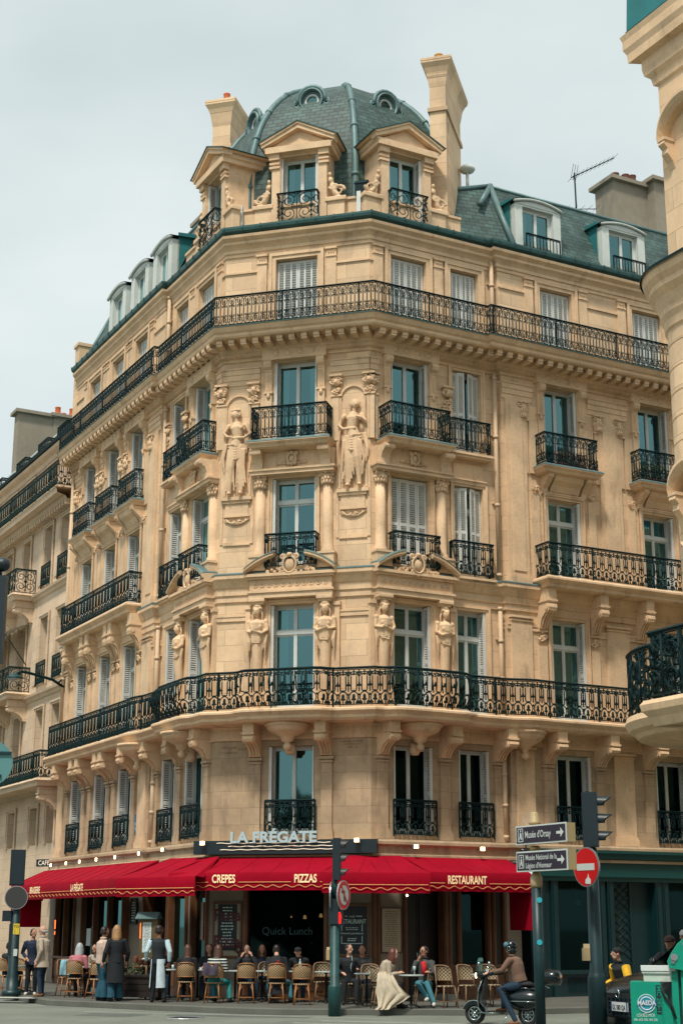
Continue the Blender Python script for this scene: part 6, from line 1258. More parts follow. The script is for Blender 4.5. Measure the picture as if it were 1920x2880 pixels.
# ------------------------------------------------------------------ people
def lerp3(a, b, t): return tuple(a[i] + (b[i] - a[i]) * t for i in range(3))
def hand(mb, f, el, wr, r=1.0, curl=.5):
    v = Vector(wr) - Vector(el); v.normalize(); up = Vector((0, 0, 1)); sd = v.cross(up)
    if sd.length < .2: sd = Vector((1, 0, 0))
    sd.normalize(); dn = sd.cross(v); dn.normalize()
    if dn.z > 0: dn = -dn
    w = Vector(wr); q = lambda p: f(p.x, p.y, p.z)
    mb.tube([q(w), q(w + v * .045), q(w + v * .09)], [.024, .034, .032], 8)
    for k, ln in enumerate((.062, .072, .068, .052)):
        b = w + v * .085 + sd * (.018 * (k - 1.5)); m_ = b + v * ln * .55 + dn * ln * .25 * curl; e = m_ + v * ln * .40 + dn * ln * .55 * curl; mb.tube([q(b), q(m_), q(e)], [.0105, .0095, .0075], 6)
    b = w + v * .03 + sd * .026; mb.tube([q(b), q(b + v * .035 + sd * .022 + dn * .008), q(b + v * .068 + sd * .022 + dn * .02)], [.0125, .011, .0085], 6)
def person(x, y, az, label, H=1.74, sit=False, lean=0., top='cloth_black', bot='trousers_blue', shoe='shoe_black', hair=('short', 'hair_dark'), skin='skin', aL=None, aR=None, legs=None, coat=None, coatmat=None, turn=0., nod=0., z=0., over=None, group=None, collar=None, wide=1.0, seat_z=.47):
    n = Vector((sin(radians(az)), cos(radians(az)))); d = Vector((-n.y, n.x)); T_ = thing('person', (x, y, z), label, 'person', group); F_ = Fr((x, y), d, n, z); s = H / 1.74
    f = lambda u, o, zz: F_(u * s, o * s, zz * s)
    hz = seat_z / s + .06 if sit else .93
    hip = (0, -.02, hz); ch = (0, lean * .30 - .0, hz + .36); sh = (0, lean * .48, hz + .52); nk = (0, lean * .54 + .0, hz + .59); hd = (0, lean * .62 + .03 + nod * .04, hz + .73 - nod * .04)
    if legs is None: legs = [((.13, .42, hz - .0), (.13, .40, .09)), ((-.13, .42, hz - .0), (-.14, .38, .09))] if sit else [((.10, .03, .50), (.11, -.03, .08)), ((-.10, .02, .50), (-.12, .02, .08))]
    aL = aL or ((.27, -.02, hz + .24), (.26, .10, hz - .01)); aR = aR or ((-.27, -.02, hz + .24), (-.26, .08, hz - .01))
    shL = (.185, sh[1], sh[2] - .02); shR = (-.185, sh[1], sh[2] - .02)
    b = MB(); tb = lambda pts, rs, k=9: b.tube([f(*p) for p in pts], [r * s for r in rs], k)
    tb([hip, ch, sh], [.12, .125, .11], 12); tb([sh, nk, lerp3(nk, hd, .6)], [.07, .052, .055])
    rt = radians(turn); fx, fy = -sin(rt), cos(rt); HF = lambda u, o, zz: f(hd[0] + u * cos(rt) + o * fx, hd[1] + o * fy + u * sin(rt), hd[2] + zz)
    b.ell(HF, (0, 0, .02), (.077, .098, .105), 14, 10); b.ell(HF, (0, .03, -.055), (.055, .06, .06), 10, 8); b.ell(HF, (0, .105, -.005), (.015, .024, .026), 7, 6)
    for sd in (-1, 1): b.ell(HF, (sd * .08, -.005, 0), (.012, .02, .032), 6, 5); b.ell(HF, (sd * .032, .078, .022), (.022, .02, .014), 6, 5)
    b.ell(HF, (0, .09, -.045), (.024, .014, .010), 7, 5)
    for S_, (el, wr), sd in ((shL, aL, 1), (shR, aR, -1)): tb([S_, lerp3(S_, el, .5), el, lerp3(el, wr, .4), wr], [.05, .046, .038, .036, .024]); hand(b, f, el, wr)
    for (kn, an), sd in zip(legs, (1, -1)): h0 = (sd * .09, hip[1], hz - .02); tb([h0, lerp3(h0, kn, .5), kn, lerp3(kn, an, .35), an], [.085, .075, .052, .055, .036]); b.tube([f(an[0], an[1] - .03, an[2] - .03), f(an[0], an[1] + .12, an[2] - .05)], [.035 * s, .028 * s], 7)
    b.build('body', skin, T_, remesh=.010)
    e = MB()
    for sd in (-1, 1): e.ell(HF, (sd * .031, .094, .018), (.011, .006, .006), 6, 4); e.ell(HF, (sd * .032, .092, .042), (.018, .008, .004), 6, 4)
    e.build('eyes_and_brows', 'hair_dark', T_); e = MB(); e.ell(HF, (0, .101, -.046), (.021, .006, .005), 8, 4); e.build('lips', 'scarf_red' if 'long' in hair[0] and False else 'menu_red', T_)
    # top
    t = MB(); tt = lambda pts, rs, k=9: t.tube([f(*p) for p in pts], [r * s * (wide if k > 9 else 1) for r in rs], k)
    wz = hz + (.02 if sit else -.04); tt([(0, hip[1], wz), lerp3(hip, ch, .5), ch, (0, sh[1] - .0, sh[2] - .05), (0, nk[1], nk[2] - .035)], [.155, .15, .172, .165, .07], 14)
    for sd in (-1, 1): t.ell(f, (sd * .165 * wide, sh[1], sh[2] - .045), (.075, .075, .07), 9, 7)
    for S_, (el, wr) in ((shL, aL), (shR, aR)): m_ = lerp3(el, wr, .92); tt([S_, lerp3(S_, el, .5), el, lerp3(el, wr, .5), m_], [.072, .066, .056, .052, .042])
    t.build('top', top, T_, remesh=.014)
    if collar: c = MB(); c.tube([f(nk[0] + .07 * cos(a_), nk[1] + .06 * sin(a_), nk[2] - .01) for a_ in [2 * pi * k / 12 for k in range(12)]], .028 * s, 7, closed=True); c.build('collar', collar, T_)
    if coat:      # skirt of a coat or apron from the waist down
        c = MB(); rows = []
        for k in range(6):
            q = k / 5; zz = hz + .12 - (hz + .12 - coat) * q; rx, ry = (.165 + .05 * q) * wide, (.14 + .05 * q) * wide; rows.append([f(rx * cos(2 * pi * j / 16), hip[1] + .01 + ry * sin(2 * pi * j / 16) * (1 + .05 * sin(j * 3)), zz) for j in range(16)])
        c.grid(rows, True, True); c.build('coat_skirt', coatmat or top, T_)
    # trousers
    t = MB()
    t.tube([f(0, hip[1], hz + .06), f(0, hip[1], hz - .06)], [.15 * s, .145 * s], 12)
    for (kn, an), sd in zip(legs, (1, -1)):
        h0 = (sd * .085, hip[1], hz - .03); wd = 1.0 if bot != 'jeans' else 1.5
        t.tube([f(*p) for p in (h0, lerp3(h0, kn, .5), kn, lerp3(kn, an, .5), (an[0], an[1], an[2] + .0))], [r * s for r in (.105, .092, .070, .064 * wd, .056 * wd * (1.25 if wd > 1 else 1))], 9)
    t.build('trousers', bot, T_, remesh=.014)
    for (kn, an), sd in zip(legs, (1, -1)):
        c = MB(); c.tube([f(an[0], an[1] - .06, an[2] - .035), f(an[0], an[1] + .02, an[2] - .03), f(an[0] + sd * .01, an[1] + .12, an[2] - .045), f(an[0] + sd * .015, an[1] + .175, an[2] - .052)], [.038 * s, .048 * s, .04 * s, .026 * s], 9); c.build('shoe', shoe, T_)
    # hair, hats
    k, hm = hair; c = MB(); R = random.Random(int(abs(x * 31 + y * 17)))
    if k in ('short', 'long', 'bun', 'longturn'):
        c.ell(HF, (0, -.022, .04), (.088, .098, .098), 14, 10)
        for j in range(9): a_ = pi + pi * j / 8; c.ell(HF, (.07 * cos(a_), -.02 + .075 * sin(a_), -.01), (.03, .03, .06), 6, 5)
        if k.startswith('long'):
            for j in range(15):
                a_ = pi * .95 + pi * 1.1 * j / 14; u, o = .08 * cos(a_), -.02 + .08 * sin(a_); l_ = R.uniform(.26, .36); c.tube([HF(u * .9, o, .05), HF(u * 1.1, o * 1.15, -.08), HF(u * 1.15, o * 1.3 - .01, -.18), HF(u * 1.0, o * 1.35 - .02, -l_)], [.026, .034, .032, .012], 6)
        if k == 'bun': c.ell(HF, (0, -.12, .09), (.05, .05, .05))
        c.build('hair', hm, T_, remesh=.012)
    elif k == 'fringe': [c.ell(HF, (.085 * cos(a_), -.02 + .085 * sin(a_), -.02), (.02, .03, .03), 6, 5) for a_ in [pi * 1.1 + pi * .8 * j / 6 for j in range(7)]]; c.build('hair', hm, T_)
    elif k == 'cap':
        c.ell(HF, (0, -.02, .035), (.088, .10, .09), 12, 8); c.build('hair', 'hair_dark', T_); c = MB(); c.ell(HF, (0, 0, .06), (.094, .108, .075), 14, 8); c.ell(HF, (0, .12, .045), (.07, .075, .012), 10, 5); c.build('cap', hm, T_)
    elif k == 'beanie': c.ell(HF, (0, -.015, .05), (.094, .108, .09), 12, 8); c.build('beanie', hm, T_)
    elif k == 'helmet':
        c.ell(HF, (0, -.02, .035), (.125, .145, .135), 16, 12); c.ell(HF, (0, -.06, -.05), (.115, .10, .10), 12, 8); h_ = c.build('helmet', 'black_gloss', T_); c = MB(); c.ell(HF, (0, .012, .062), (.122, .128, .085), 14, 8); c.build('visor', 'helmet_blue', T_); c = MB(); c.tube([HF(sd_ * .128, -.02 + .035 * cos(a_), -.01 + .04 * sin(a_)) for sd_ in (-1,) for a_ in [2 * pi * j / 10 for j in range(10)]], .006, 5, closed=True); c.tube([HF(.128, -.02 + .035 * cos(a_), -.01 + .04 * sin(a_)) for a_ in [2 * pi * j / 10 for j in range(10)]], .006, 5, closed=True); c.build('helmet_trim', 'chrome', h_)
    T_['_'] = 0; del T_['_']
    return T_, f, HF
def glasses(T_, HF):
    g = MB()
    for sd in (-1, 1): g.ell(HF, (sd * .036, .103, .016), (.028, .010, .021), 10, 6); g.tube([HF(sd * .06, .098, .02), HF(sd * .086, .0, .02)], .004, 4)
    g.tube([HF(-.01, .112, .02), HF(.01, .112, .02)], .004, 4); g.build('sunglasses', 'black_gloss', T_)
P = person
# standing figures on the quay side
P(-7.93, 41.55, -80, 'bald man in a beige hooded jacket and dark trousers, standing beside the quay side tables', 1.76, top='cloth_beige', bot='trousers_blue', shoe='shoe_brown', hair=('fringe', 'hair_grey'), skin='skin_light', coat=.74, wide=1.08, collar='cloth_beige', aR=((-.27, -.06, 1.16), (-.24, .06, .86)), aL=((.27, -.06, 1.16), (.22, .08, .86)), turn=8)
P(-8.35, 42.3, 175, 'person in a navy top with dark hair and white shoes, standing behind the bald man', 1.68, top='cloth_navy', bot='cloth_black', shoe='shoe_white', hair=('short', 'hair_brown'), aL=((.28, .02, 1.14), (.16, .22, .98)), aR=((-.28, .02, 1.14), (-.14, .22, 1.0)), turn=-35, coat=.82, coatmat='cloth_navy')
P(-5.98, 39.25, 62, 'woman in a pale pink fleece jacket and blue jeans, facing the blond woman in black', 1.74, top='cloth_cream', bot='jeans', shoe='shoe_black', hair=('short', 'hair_dark'), collar='cloth_cream', wide=1.02, aL=((.25, .02, 1.14), (.20, .14, .92)), aR=((-.27, -.03, 1.15), (-.22, .10, .92)), turn=-10)
P(-5.60, 39.0, -30, 'woman with long blond hair, long black coat and wide blue jeans, near planter', 1.78, top='cloth_black', bot='jeans', shoe='shoe_black', hair=('long', 'hair_blond'), skin='skin_light', coat=.44, wide=1.1, aR=((-.30, -.02, 1.14), (-.30, .08, .92)), aL=((.30, -.02, 1.14), (.30, .1, .90)), turn=25)
W_, wf, wh = P(-4.50, 38.6, 5, 'waiter in a black waistcoat, pale shirt and long white apron, carrying a small dish', 1.78, top='vest_black', bot='cloth_black', shoe='shoe_black', hair=('short', 'hair_dark'), skin='skin_brown', coat=None, aL=((.29, -.02, 1.18), (.34, .18, .96)), aR=((-.28, -.05, 1.17), (-.26, .02, .92)), turn=38, legs=[((.11, .03, .50), (.13, -.02, .08)), ((-.13, .02, .50), (-.17, -.05, .08))])
a = MB()
for sh_, el, wr in (((.185, .0, 1.43), (.29, -.02, 1.18), (.335, .17, .97)), ((-.185, 0, 1.43), (-.28, -.05, 1.17), (-.262, .01, .94))): a.tube([wf(*p) for p in (sh_, lerp3(sh_, el, .5), el, lerp3(el, wr, .5), wr)], [.078, .074, .062, .056, .046], 9)
a.build('shirt_sleeve', 'shirt_white', W_, remesh=.014)
a = MB()     # apron wraps the hips, open at the back
a.grid([[wf((.17 + .03 * q) * cos(radians(t_)), -.02 + (.15 + .03 * q) * sin(radians(t_)), 1.0 - .66 * q) for t_ in range(-38, 281, 14)] for q in (0, .3, .6, 1)], False, True); a.build('apron', 'apron_white', W_)
a = MB(); a.lathe(Fr(wf(.36, .27, 0)[:2], (1, 0)), 0, 0, [(.03, .98), (.10, 1.0), (.12, 1.02), (.05, 1.05), (.01, 1.07)], 12); tag(a.build('dish', 'shoe_white', base=(*wf(.36, .27, 0)[:2], .98)), "small white dish balanced on the waiter's hand", 'dish')
# ------------------------------------------------------------------ bistro chairs and tables
def chair_proto(name, label, frm, wv, group):
    t = thing(name, (0, 0, 0), label, 'chair', group); F_ = Fr((0, 0), (1, 0)); F_ = Fr((0, 0), (1, 0), (0, 1))
    s_ = MB(); s_.lathe(F_, 0, 0, [(.02, .455), (.205, .455), (.215, .465), (.215, .48), (.19, .488), (.02, .488)], 16); s_.build('seat', wv, t)
    b = MB(); rows = []
    for z, r in ((.60, .215), (.72, .225), (.84, .22), (.90, .20)): rows.append([F_(r * cos(radians(a_)) * (1 - .1 * (z > .86)), r * sin(radians(a_)) - (z - .5) * .16, z) for a_ in range(195, 346, 15)])
    b.grid(rows, False, True); b.build('backrest', wv, t, lambda v: (atan2(v[1], v[0]) * .22, v[2]))
    b = MB(); b.tube([F_(.225 * cos(radians(a_)), .225 * sin(radians(a_)) - .045, z_) for a_, z_ in ((180, .47), (186, .60), (192, .72), (200, .84), (215, .905), (240, .93), (270, .935), (300, .93), (325, .905), (340, .84), (348, .72), (354, .60), (360, .47))], .016, 6)
    b.tube([F_(.215 * cos(radians(a_)), .215 * sin(radians(a_)) - .02, .60) for a_ in range(195, 346, 15)], .011, 5); b.build('back_frame', frm, t)
    for ux, oy in ((.15, .15), (-.15, .15), (.14, -.16), (-.14, -.16)):
        l_ = MB(); l_.tube([F_(ux, oy, .46), F_(ux * 1.35, oy * 1.4, 0)], .0165, 6); l_.build('leg', frm, t)
        l_ = MB(); l_.tube([F_(ux * 1.12, oy * 1.14, .30), F_(ux * .55, oy * .75, .45)], .010, 5); l_.build('brace', frm, t)
    for z in (.14,):
        l_ = MB(); k_ = 1.35 - .35 * z / .46; q_ = [F_(.15 * k_, .15 * k_, z), F_(-.15 * k_, .15 * k_, z), F_(-.14 * k_, -.16 * k_, z), F_(.14 * k_, -.16 * k_, z)]; l_.tube(q_, .010, 5, closed=True); l_.build('stretcher', frm, t)
    return t
def copy_tree(o, par=None):
    c = o.copy(); SC.collection.objects.link(c); c.parent = par
    for ch_ in [q for q in o.children]: copy_tree(ch_, c)
    return c
def place(proto, used, x, y, az, label, z=0):
    o = proto if not used[0] else copy_tree(proto); used[0] = True; o.location = (x, y, z); o.rotation_euler = (0, 0, radians(-az)); o['label'] = label; return o
CG = 'bistro chairs of the terrace'
ch1 = chair_proto('bistro_chair', '', 'rattan', 'cane_weave', CG); u1 = [False]
ch2 = chair_proto('bistro_chair', '', 'rattan_pale', 'cane_weave_cream', CG); u2 = [False]
# az: direction a sitter would face
for x, y, az, lb in [(-3.84, 38.95, 0, 'brown cane chair under the woman in black nearest the waiter'), (-3.09, 38.35, 8, 'brown cane chair under the woman in the striped sweater'), (-2.30, 38.30, -4, 'empty brown cane chair behind the striped sweater, its back to the street'),
                     (-1.55, 38.2, 0, 'brown cane chair beneath the black jacket with a red motif'), (-.92, 37.55, -3, 'empty brown cane chair with its back to the street, left of the middle signal pole'),
                     (-6.98, 41.2, 10, 'brown cane chair under the person in the pink sweater'), (-6.32, 40.55, -35, 'brown cane chair turned sideways, beside the pink sweater'), (-7.35, 41.9, 150, 'brown cane chair behind the bald man, with a pale blue cloth over it'),
                     (-9.35, 43.4, 30, 'brown cane chair at the far left edge, behind the left signal pole'), (-8.75, 43.6, 60, 'brown cane chair just right of the left signal pole'), (-7.1, 42.6, -60, 'brown cane chair between the bald man and the pink sweater')]: place(ch1, u1, x, y, az, lb)
for x, y, az, lb in [(-1.85, 39.35, 178, 'pale cane chair facing the street, behind the red motif jacket'), (-.45, 39.0, 176, 'pale cane chair facing the street, behind the empty brown chair'), (-.02, 38.75, 190, 'pale cane chair facing the street, just left of the middle signal pole'),
                     (.72, 37.3, 175, 'pale cane chair beside the seated man in black right of the middle signal pole'), (.95, 36.0, 80, 'pale chair under the woman with the cream blanket'), (2.45, 36.5, 150, 'empty pale cane chair before the dark restaurant window, leftmost of its row'), (3.0, 37.0, 150, 'empty pale cane chair before the dark restaurant window, second of its row'), (3.6, 37.3, 150, 'empty pale cane chair before the dark restaurant window, nearest the scooter rider'), (1.95, 36.9, -95, 'pale chair under the person in the red scarf'), (.2, 37.9, 165, 'pale chair under the seated man in black')]: place(ch2, u2, x, y, az, lb)
tp = thing('bistro_table', (0, 0, 0), '', 'table', 'small round terrace tables'); F_ = Fr((0, 0), (1, 0)); a = MB(); a.lathe(F_, 0, 0, [(.02, .715), (.29, .715), (.30, .725), (.30, .74), (.29, .745), (.02, .745)], 20); a.build('tabletop', 'marble_top', tp)
a = MB(); a.lathe(F_, 0, 0, [(.03, .05), (.028, .7), (.1, .714)], 10); a.build('pedestal', 'table_iron', tp); a = MB()
for k in range(3): t_ = 2 * pi * k / 3 + .5; a.tube([(.02 * cos(t_), .02 * sin(t_), .10), (.2 * cos(t_), .2 * sin(t_), .05), (.24 * cos(t_), .24 * sin(t_), .01)], .018, 5)
a.build('foot', 'table_iron', tp); ut = [False]; gl = [0]
def glassy(x, y, z=.745, kind=0, lab=''):
    a = MB(); F_ = Fr((x, y), (1, 0))
    if kind == 0: a.lathe(F_, 0, 0, [(.028, z), (.035, z + .11)], 10); nm, ct = 'drinking_glass', 'glass'
    elif kind == 1: a.lathe(F_, 0, 0, [(.035, z), (.006, z + .01), (.006, z + .09), (.035, z + .13), (.03, z + .19)], 10); nm, ct = 'wine_glass', 'glass'
    elif kind == 2: a.lathe(F_, 0, 0, [(.036, z), (.036, z + .18), (.012, z + .25), (.014, z + .29)], 10); nm, ct = 'bottle', 'bottle'
    else: a.lathe(F_, 0, 0, [(.06, z), (.075, z + .012), (.02, z + .015), (.035, z + .05)], 10); nm, ct = 'coffee_cup', 'cup'
    tag(a.build(nm, 'glassware' if kind < 3 else 'shoe_white', base=(x, y, z)), lab, ct)
for x, y, lb, it in [(-3.62, 39.7, 'small round table before the woman in black', 3), (-2.62, 39.05, 'small table before the woman with raised hands', 0), (-1.95, 38.95, 'small round table behind the empty brown chair', 3), (-1.08, 38.75, 'small round table between the red motif jacket and the man in a cap', 2), (-.35, 38.45, 'small round table just left of the middle signal pole', None),
                  (.62, 37.0, 'small round table beside the seated man with earphones', 3), (1.62, 36.0, 'round table before the woman with the blanket', 1), (3.35, 36.6, 'small round table between the empty pale chairs before the dark window', 0), (-6.9, 42.2, 'small round table before the pink sweater', 0), (-8.6, 43.0, 'small round table behind the bald man, farthest left', 3), (-4.35, 39.9, 'small round table beside the waiter', 0)]:
    place(tp, ut, x, y, 0, lb)
    if it is not None: glassy(x + .08, y - .06, kind=it, lab={0: 'water glass', 1: 'stemmed wine glass', 2: 'pale bottle', 3: 'white coffee cup'}[it] + ' on the ' + lb.replace('small round ', ''))
# ------------------------------------------------------------------ seated people
tab = ((.24, .16, .76), (.16, .36, .80)); tabR = ((-.24, .16, .76), (-.14, .36, .80))
def S(x, y, az, lb, **k):
    k.setdefault('sit', True); k.setdefault('aL', tab); k.setdefault('aR', tabR); return P(x, y, az, lb, k.pop('H', 1.70), **k)
S(-6.98, 41.25, 10, 'seated person with pale streaked hair in a pink sweater, back to the street', lean=.35, top='cloth_pink', bot='cloth_black', hair=('long', 'hair_grey'))
S(-6.55, 42.6, 195, 'seated older man in a beige coat, facing the pink sweater across the table', lean=.5, nod=1, top='cloth_beige', bot='trousers_blue', hair=('short', 'hair_brown'), turn=20)
S(-9.25, 43.5, 30, 'seated person in black behind the left signal pole', top='cloth_black', hair=('short', 'hair_dark'))
S(-5.30, 41.3, 150, 'seated person in a brown jacket behind the menu stand', top='cloth_brown', hair=('short', 'hair_dark'), lean=.3)
S(-4.95, 41.5, 190, 'seated person in a mauve striped top behind the planter', top='striped_mauve', hair=('long', 'hair_brown'), lean=.4)
S(-3.84, 39.0, 0, 'seated woman in black with brown hair, back to the street, right of the waiter', top='cloth_black', bot='cloth_black', hair=('long', 'hair_brown'), lean=.3)
S(-3.35, 40.1, 185, 'seated woman in dark clothes facing the street, behind the woman in black', top='cloth_black', hair=('long', 'hair_dark'), lean=.2)
S(-3.09, 38.42, 18, 'seated woman in a black and white striped sweater and teal trousers, back to the street', top='striped_knit', bot='jeans_teal', hair=('long', 'hair_brown'), lean=.35, shoe='shoe_black', legs=[((.13, .40, .50), (.12, .30, .09)), ((-.24, .40, .48), (-.32, .22, .09))])
S(-2.38, 39.75, 182, 'seated woman in dark clothes facing the street, hands raised to her long dark hair', skin='skin_light', top='cloth_black', hair=('long', 'hair_dark'), aL=((.30, .22, .82), (.13, .12, 1.12)), aR=((-.30, .22, .80), (-.13, .10, 1.10)))
J_, jf, jh = S(-1.55, 38.28, -6, 'seated person in a black jacket with a red motif on the back, light jeans', H=1.78, top='cloth_black', bot='jeans_light', hair=('short', 'hair_dark'), lean=.5, nod=1, coat=.22, legs=[((.16, .40, .5), (.14, .30, .09)), ((-.32, .34, .46), (-.34, .16, .10))], skin='skin_light', wide=1.12)
a = MB(); R_ = random.Random(3)
for k in range(22): t_ = R_.uniform(0, 6.28); r_ = R_.uniform(.03, .10); a.ell(jf, (-.03 + r_ * cos(t_), -.145 + .19 * (.0), .86 + r_ * 1.1 * sin(t_)), (.022, .012, .016), 5, 4, R_.uniform(0, 3))
for k in range(10): a.ell(jf, (.02 - .012 * k, -.148, .74 - .008 * (k % 3)), (.02, .012, .01), 5, 4, .4)
a.build('red_motif', 'scarf_red', J_)
S(-1.0, 39.35, 188, 'seated man in a dark cap and jacket leaning over the table with a bottle', top='cloth_black', hair=('cap', 'cloth_black'), lean=.6, nod=1.5, skin='skin_light')
M_, mf, mh = S(.2, 38.0, 178, 'seated man in black with white earphones, just right of the middle signal pole', H=1.76, top='cloth_black', bot='cloth_black', hair=('short', 'hair_dark'), turn=-50, skin='skin_light', aR=((-.30, .1, .78), (-.16, .34, .72)), aL=((.34, .05, .82), (.46, .20, .74)), legs=[((.18, .38, .52), (.16, .46, .09)), ((-.12, .42, .52), (-.14, .42, .09))])
a = MB(); a.tube([mh(.085, .0, -.01), mf(.08, .13, 1.0), mf(.04, .18, .85), mf(.06, .19, .75)], .006, 4); a.build('earphone_cord', 'shirt_white', M_)
B_, bf, bh = S(.98, 36.05, 95, 'seated woman in sunglasses and beige jacket, with phone and cream blanket', top='cloth_beige', bot='cloth_black', hair=('long', 'hair_red'), skin='skin_light', lean=.3, nod=1, over=1, turn=-12); glasses(B_, bh)
Q_, qf, qh = S(1.98, 36.85, -168, 'seated person in sunglasses with a red scarf, dark jacket and blue jeans, legs crossed', top='cloth_grey', bot='jeans_light', shoe='shoe_white', hair=('short', 'hair_dark'), collar='cloth_black', aR=((-.27, .10, .80), (-.12, .14, 1.08)), aL=tab, turn=38, legs=[((.12, .42, .54), (.30, .52, .12)), ((-.1, .44, .55), (.16, .66, .24))]); glasses(Q_, qh)
a = MB(); a.tube([qf(0, .16, 1.04), qf(.02, .19, .9), qf(.03, .2, .74)], [.05, .055, .06], 8); a.build('scarf', 'scarf_red', Q_)
S(-4.65, 41.0, 175, 'seated person in dark clothes behind the waiter', top='cloth_grey', hair=('short', 'hair_dark'), lean=.3)
S(-2.05, 40.1, 170, 'seated person with brown hair in dark clothes, beside the woman with raised hands', top='cloth_navy', hair=('long', 'hair_brown'), lean=.4)
S(.55, 38.9, 185, 'seated person in grey against the wall, behind the man with earphones', top='cloth_grey', hair=('short', 'hair_brown'), lean=.2)
S(-5.9, 42.0, 200, 'seated person with dark hair behind the woman in pink fleece', top='cloth_brown', hair=('long', 'hair_dark'), lean=.3)
# phone and blanket
a = MB(); F_ = Fr((1.36, 36.0), (0, 1)); a.box(F_, -.04, .04, -.006, .006, .80, .92); tag(a.build('phone', 'black_gloss', base=(1.36, 36, .8)), 'dark phone held by the woman in sunglasses', 'phone')
a = MB(); rows = []
for z_, xl, xr, y_ in ((.74, .92, 1.10, 36.0), (.82, .88, 1.16, 35.85), (.78, .85, 1.24, 35.72), (.64, .83, 1.32, 35.62), (.50, .82, 1.46, 35.58), (.40, .80, 1.58, 35.56), (.30, .82, 1.44, 35.54), (.18, .84, 1.22, 35.5), (.07, .84, 1.12, 35.44), (.012, .76, 1.06, 35.34)):
    rows.append([(xl + (xr - xl) * j / 18, y_ + .05 * sin(j * 1.15 + z_ * 3) * (1.1 - z_) + .02 * sin(j * 2.3), max(.01, z_ + .015 * sin(j * 1.6) - .10 * (j / 18) ** 2 * (z_ < .8))) for j in range(19)])
a.grid(rows, False, True); a.grid([[(x, y + .03, z) for x, y, z in r_] for r_ in rows], False, True); tag(a.build('blanket', 'blanket', base=(1.2, 35.6, 0)), 'thick cream blanket hanging from the lap of the woman in sunglasses down to the pavement', 'blanket')
a = MB(); a.grid([[(-7.45 + .3 * j / 8, 41.62 + .05 * sin(j + k) + o_, z_) for j in range(9)] for k, (o_, z_) in enumerate(((.2, .66), (.06, .93), (0, .94), (-.05, .85), (-.08, .7), (-.1, .55)))], False, True); tag(a.build('hanging_cloth', 'cloth_bluepale', base=(-7.4, 41.6, .5)), 'pale blue garment hung over a cane chair behind the bald man', 'garment')
a = MB(); a.grid([[(-3.35 + .36 * j / 8, 38.12 + .04 * sin(j * 1.2 + k) + o_, z_) for j in range(9)] for k, (o_, z_) in enumerate(((.14, .80), (.02, .95), (-.02, .93), (-.10, .8), (-.12, .66)))], False, True); tag(a.build('hanging_cloth', 'cloth_purple', base=(-3.3, 38.1, .5)), 'dark purple coat slung over the back of the chair of the striped sweater', 'garment')
# ------------------------------------------------------------------ planter and menu stand
t = thing('planter', (-5.15, 39.9, 0), 'low dark wooden planter box with leafy plants, between the woman in black and the waiter', 'planter'); F_ = Fr((-5.15, 39.9), (.97, -.24))
a = MB(); 
for k in range(3): a.box(F_, -.62, .62, -.2, .2, .07 + k * .16, .215 + k * .16)
a.box(F_, -.66, .66, -.23, .23, .55, .60); [a.box(F_, u, u + .06, -.21, .21, 0, .08) for u in (-.55, .5)]; a.build('box', 'wood_dark', t); a = MB(); R_ = random.Random(9)
mat('leaf_green', (.06, .09, .035), .7, noise=(12, .3))
for k in range(160):
    x_, y_, z_ = R_.uniform(-.6, .1), R_.uniform(-.18, .18), R_.uniform(.6, .88); c_ = Vector(F_(x_, y_, z_)); u_ = Vector((R_.uniform(-1, 1), R_.uniform(-1, 1), R_.uniform(-.3, 1))).normalized(); v_ = u_.cross(Vector((R_.uniform(-1, 1), R_.uniform(-1, 1), .3))).normalized(); a.add([tuple(c_), tuple(c_ + u_ * .05 + v_ * .018), tuple(c_ + u_ * .10), tuple(c_ + u_ * .05 - v_ * .018)], [(0, 1, 2, 3)])
a.build('foliage', 'leaf_green', t)
t = thing('menu_stand', (-5.05, 40.5, 0), 'lit menu case with a little roof, between the standing women and the waiter', 'menu stand'); F_ = Fr((-5.0, 40.3), (.98, -.2)); mat('brass', (.16, .11, .05), .5, .4)
a = MB(); a.box(F_, -.19, .19, -.10, .10, 1.02, 2.0); a.box(F_, .19, .30, -.12, .12, 1.02, 1.98); a.build('case', 'brass', t); a = MB(); a.box(F_, -.10, .13, .10, .11, 1.15, 1.9); a.build('menu_sheet', 'paper_white', t); scribble(F_, -.08, .11, 1.2, 1.86, 18, .112, 'menu_ink', t, 12, .012)
a = MB(); a.prof(F_, [(-.22, 1.98), (.22, 1.98), (.22, 2.0), (0, 2.16), (-.22, 2.0)], -.28, .32); a.build('roof', 'zinc', t); a = MB(); a.tube([F_(.0, 0, 0), F_(.0, 0, 1.05)], .03, 6); a.tube([F_(.16, 0, 0), F_(.16, 0, 1.05)], .03, 6); a.build('post', 'brass', t)
mat('red_glow', (1, .1, .02), .5, emit=((1, .12, .02), 3)); a = MB(); a.box(F_, -.175, -.16, .10, .108, 1.5, 1.88); a.build('neon_strip', 'red_glow', t)
t = thing('neon_tube', LO(12.05, .1, 1.7), 'thin vertical red neon tube by the end of the quay side shopfront', 'neon light'); a = MB(); a.tube([LO(12.05, .12, 1.70), LO(12.05, .12, 1.98)], .014, 5); a.tube([LO(12.05, .12, 1.52), LO(12.05, .12, 1.62)], .014, 5); a.build('tube', 'red_glow', t); a = MB(); a.box(LO, 12.02, 12.08, .07, .105, 1.5, 2.0); a.build('backing', 'signal_black', t)
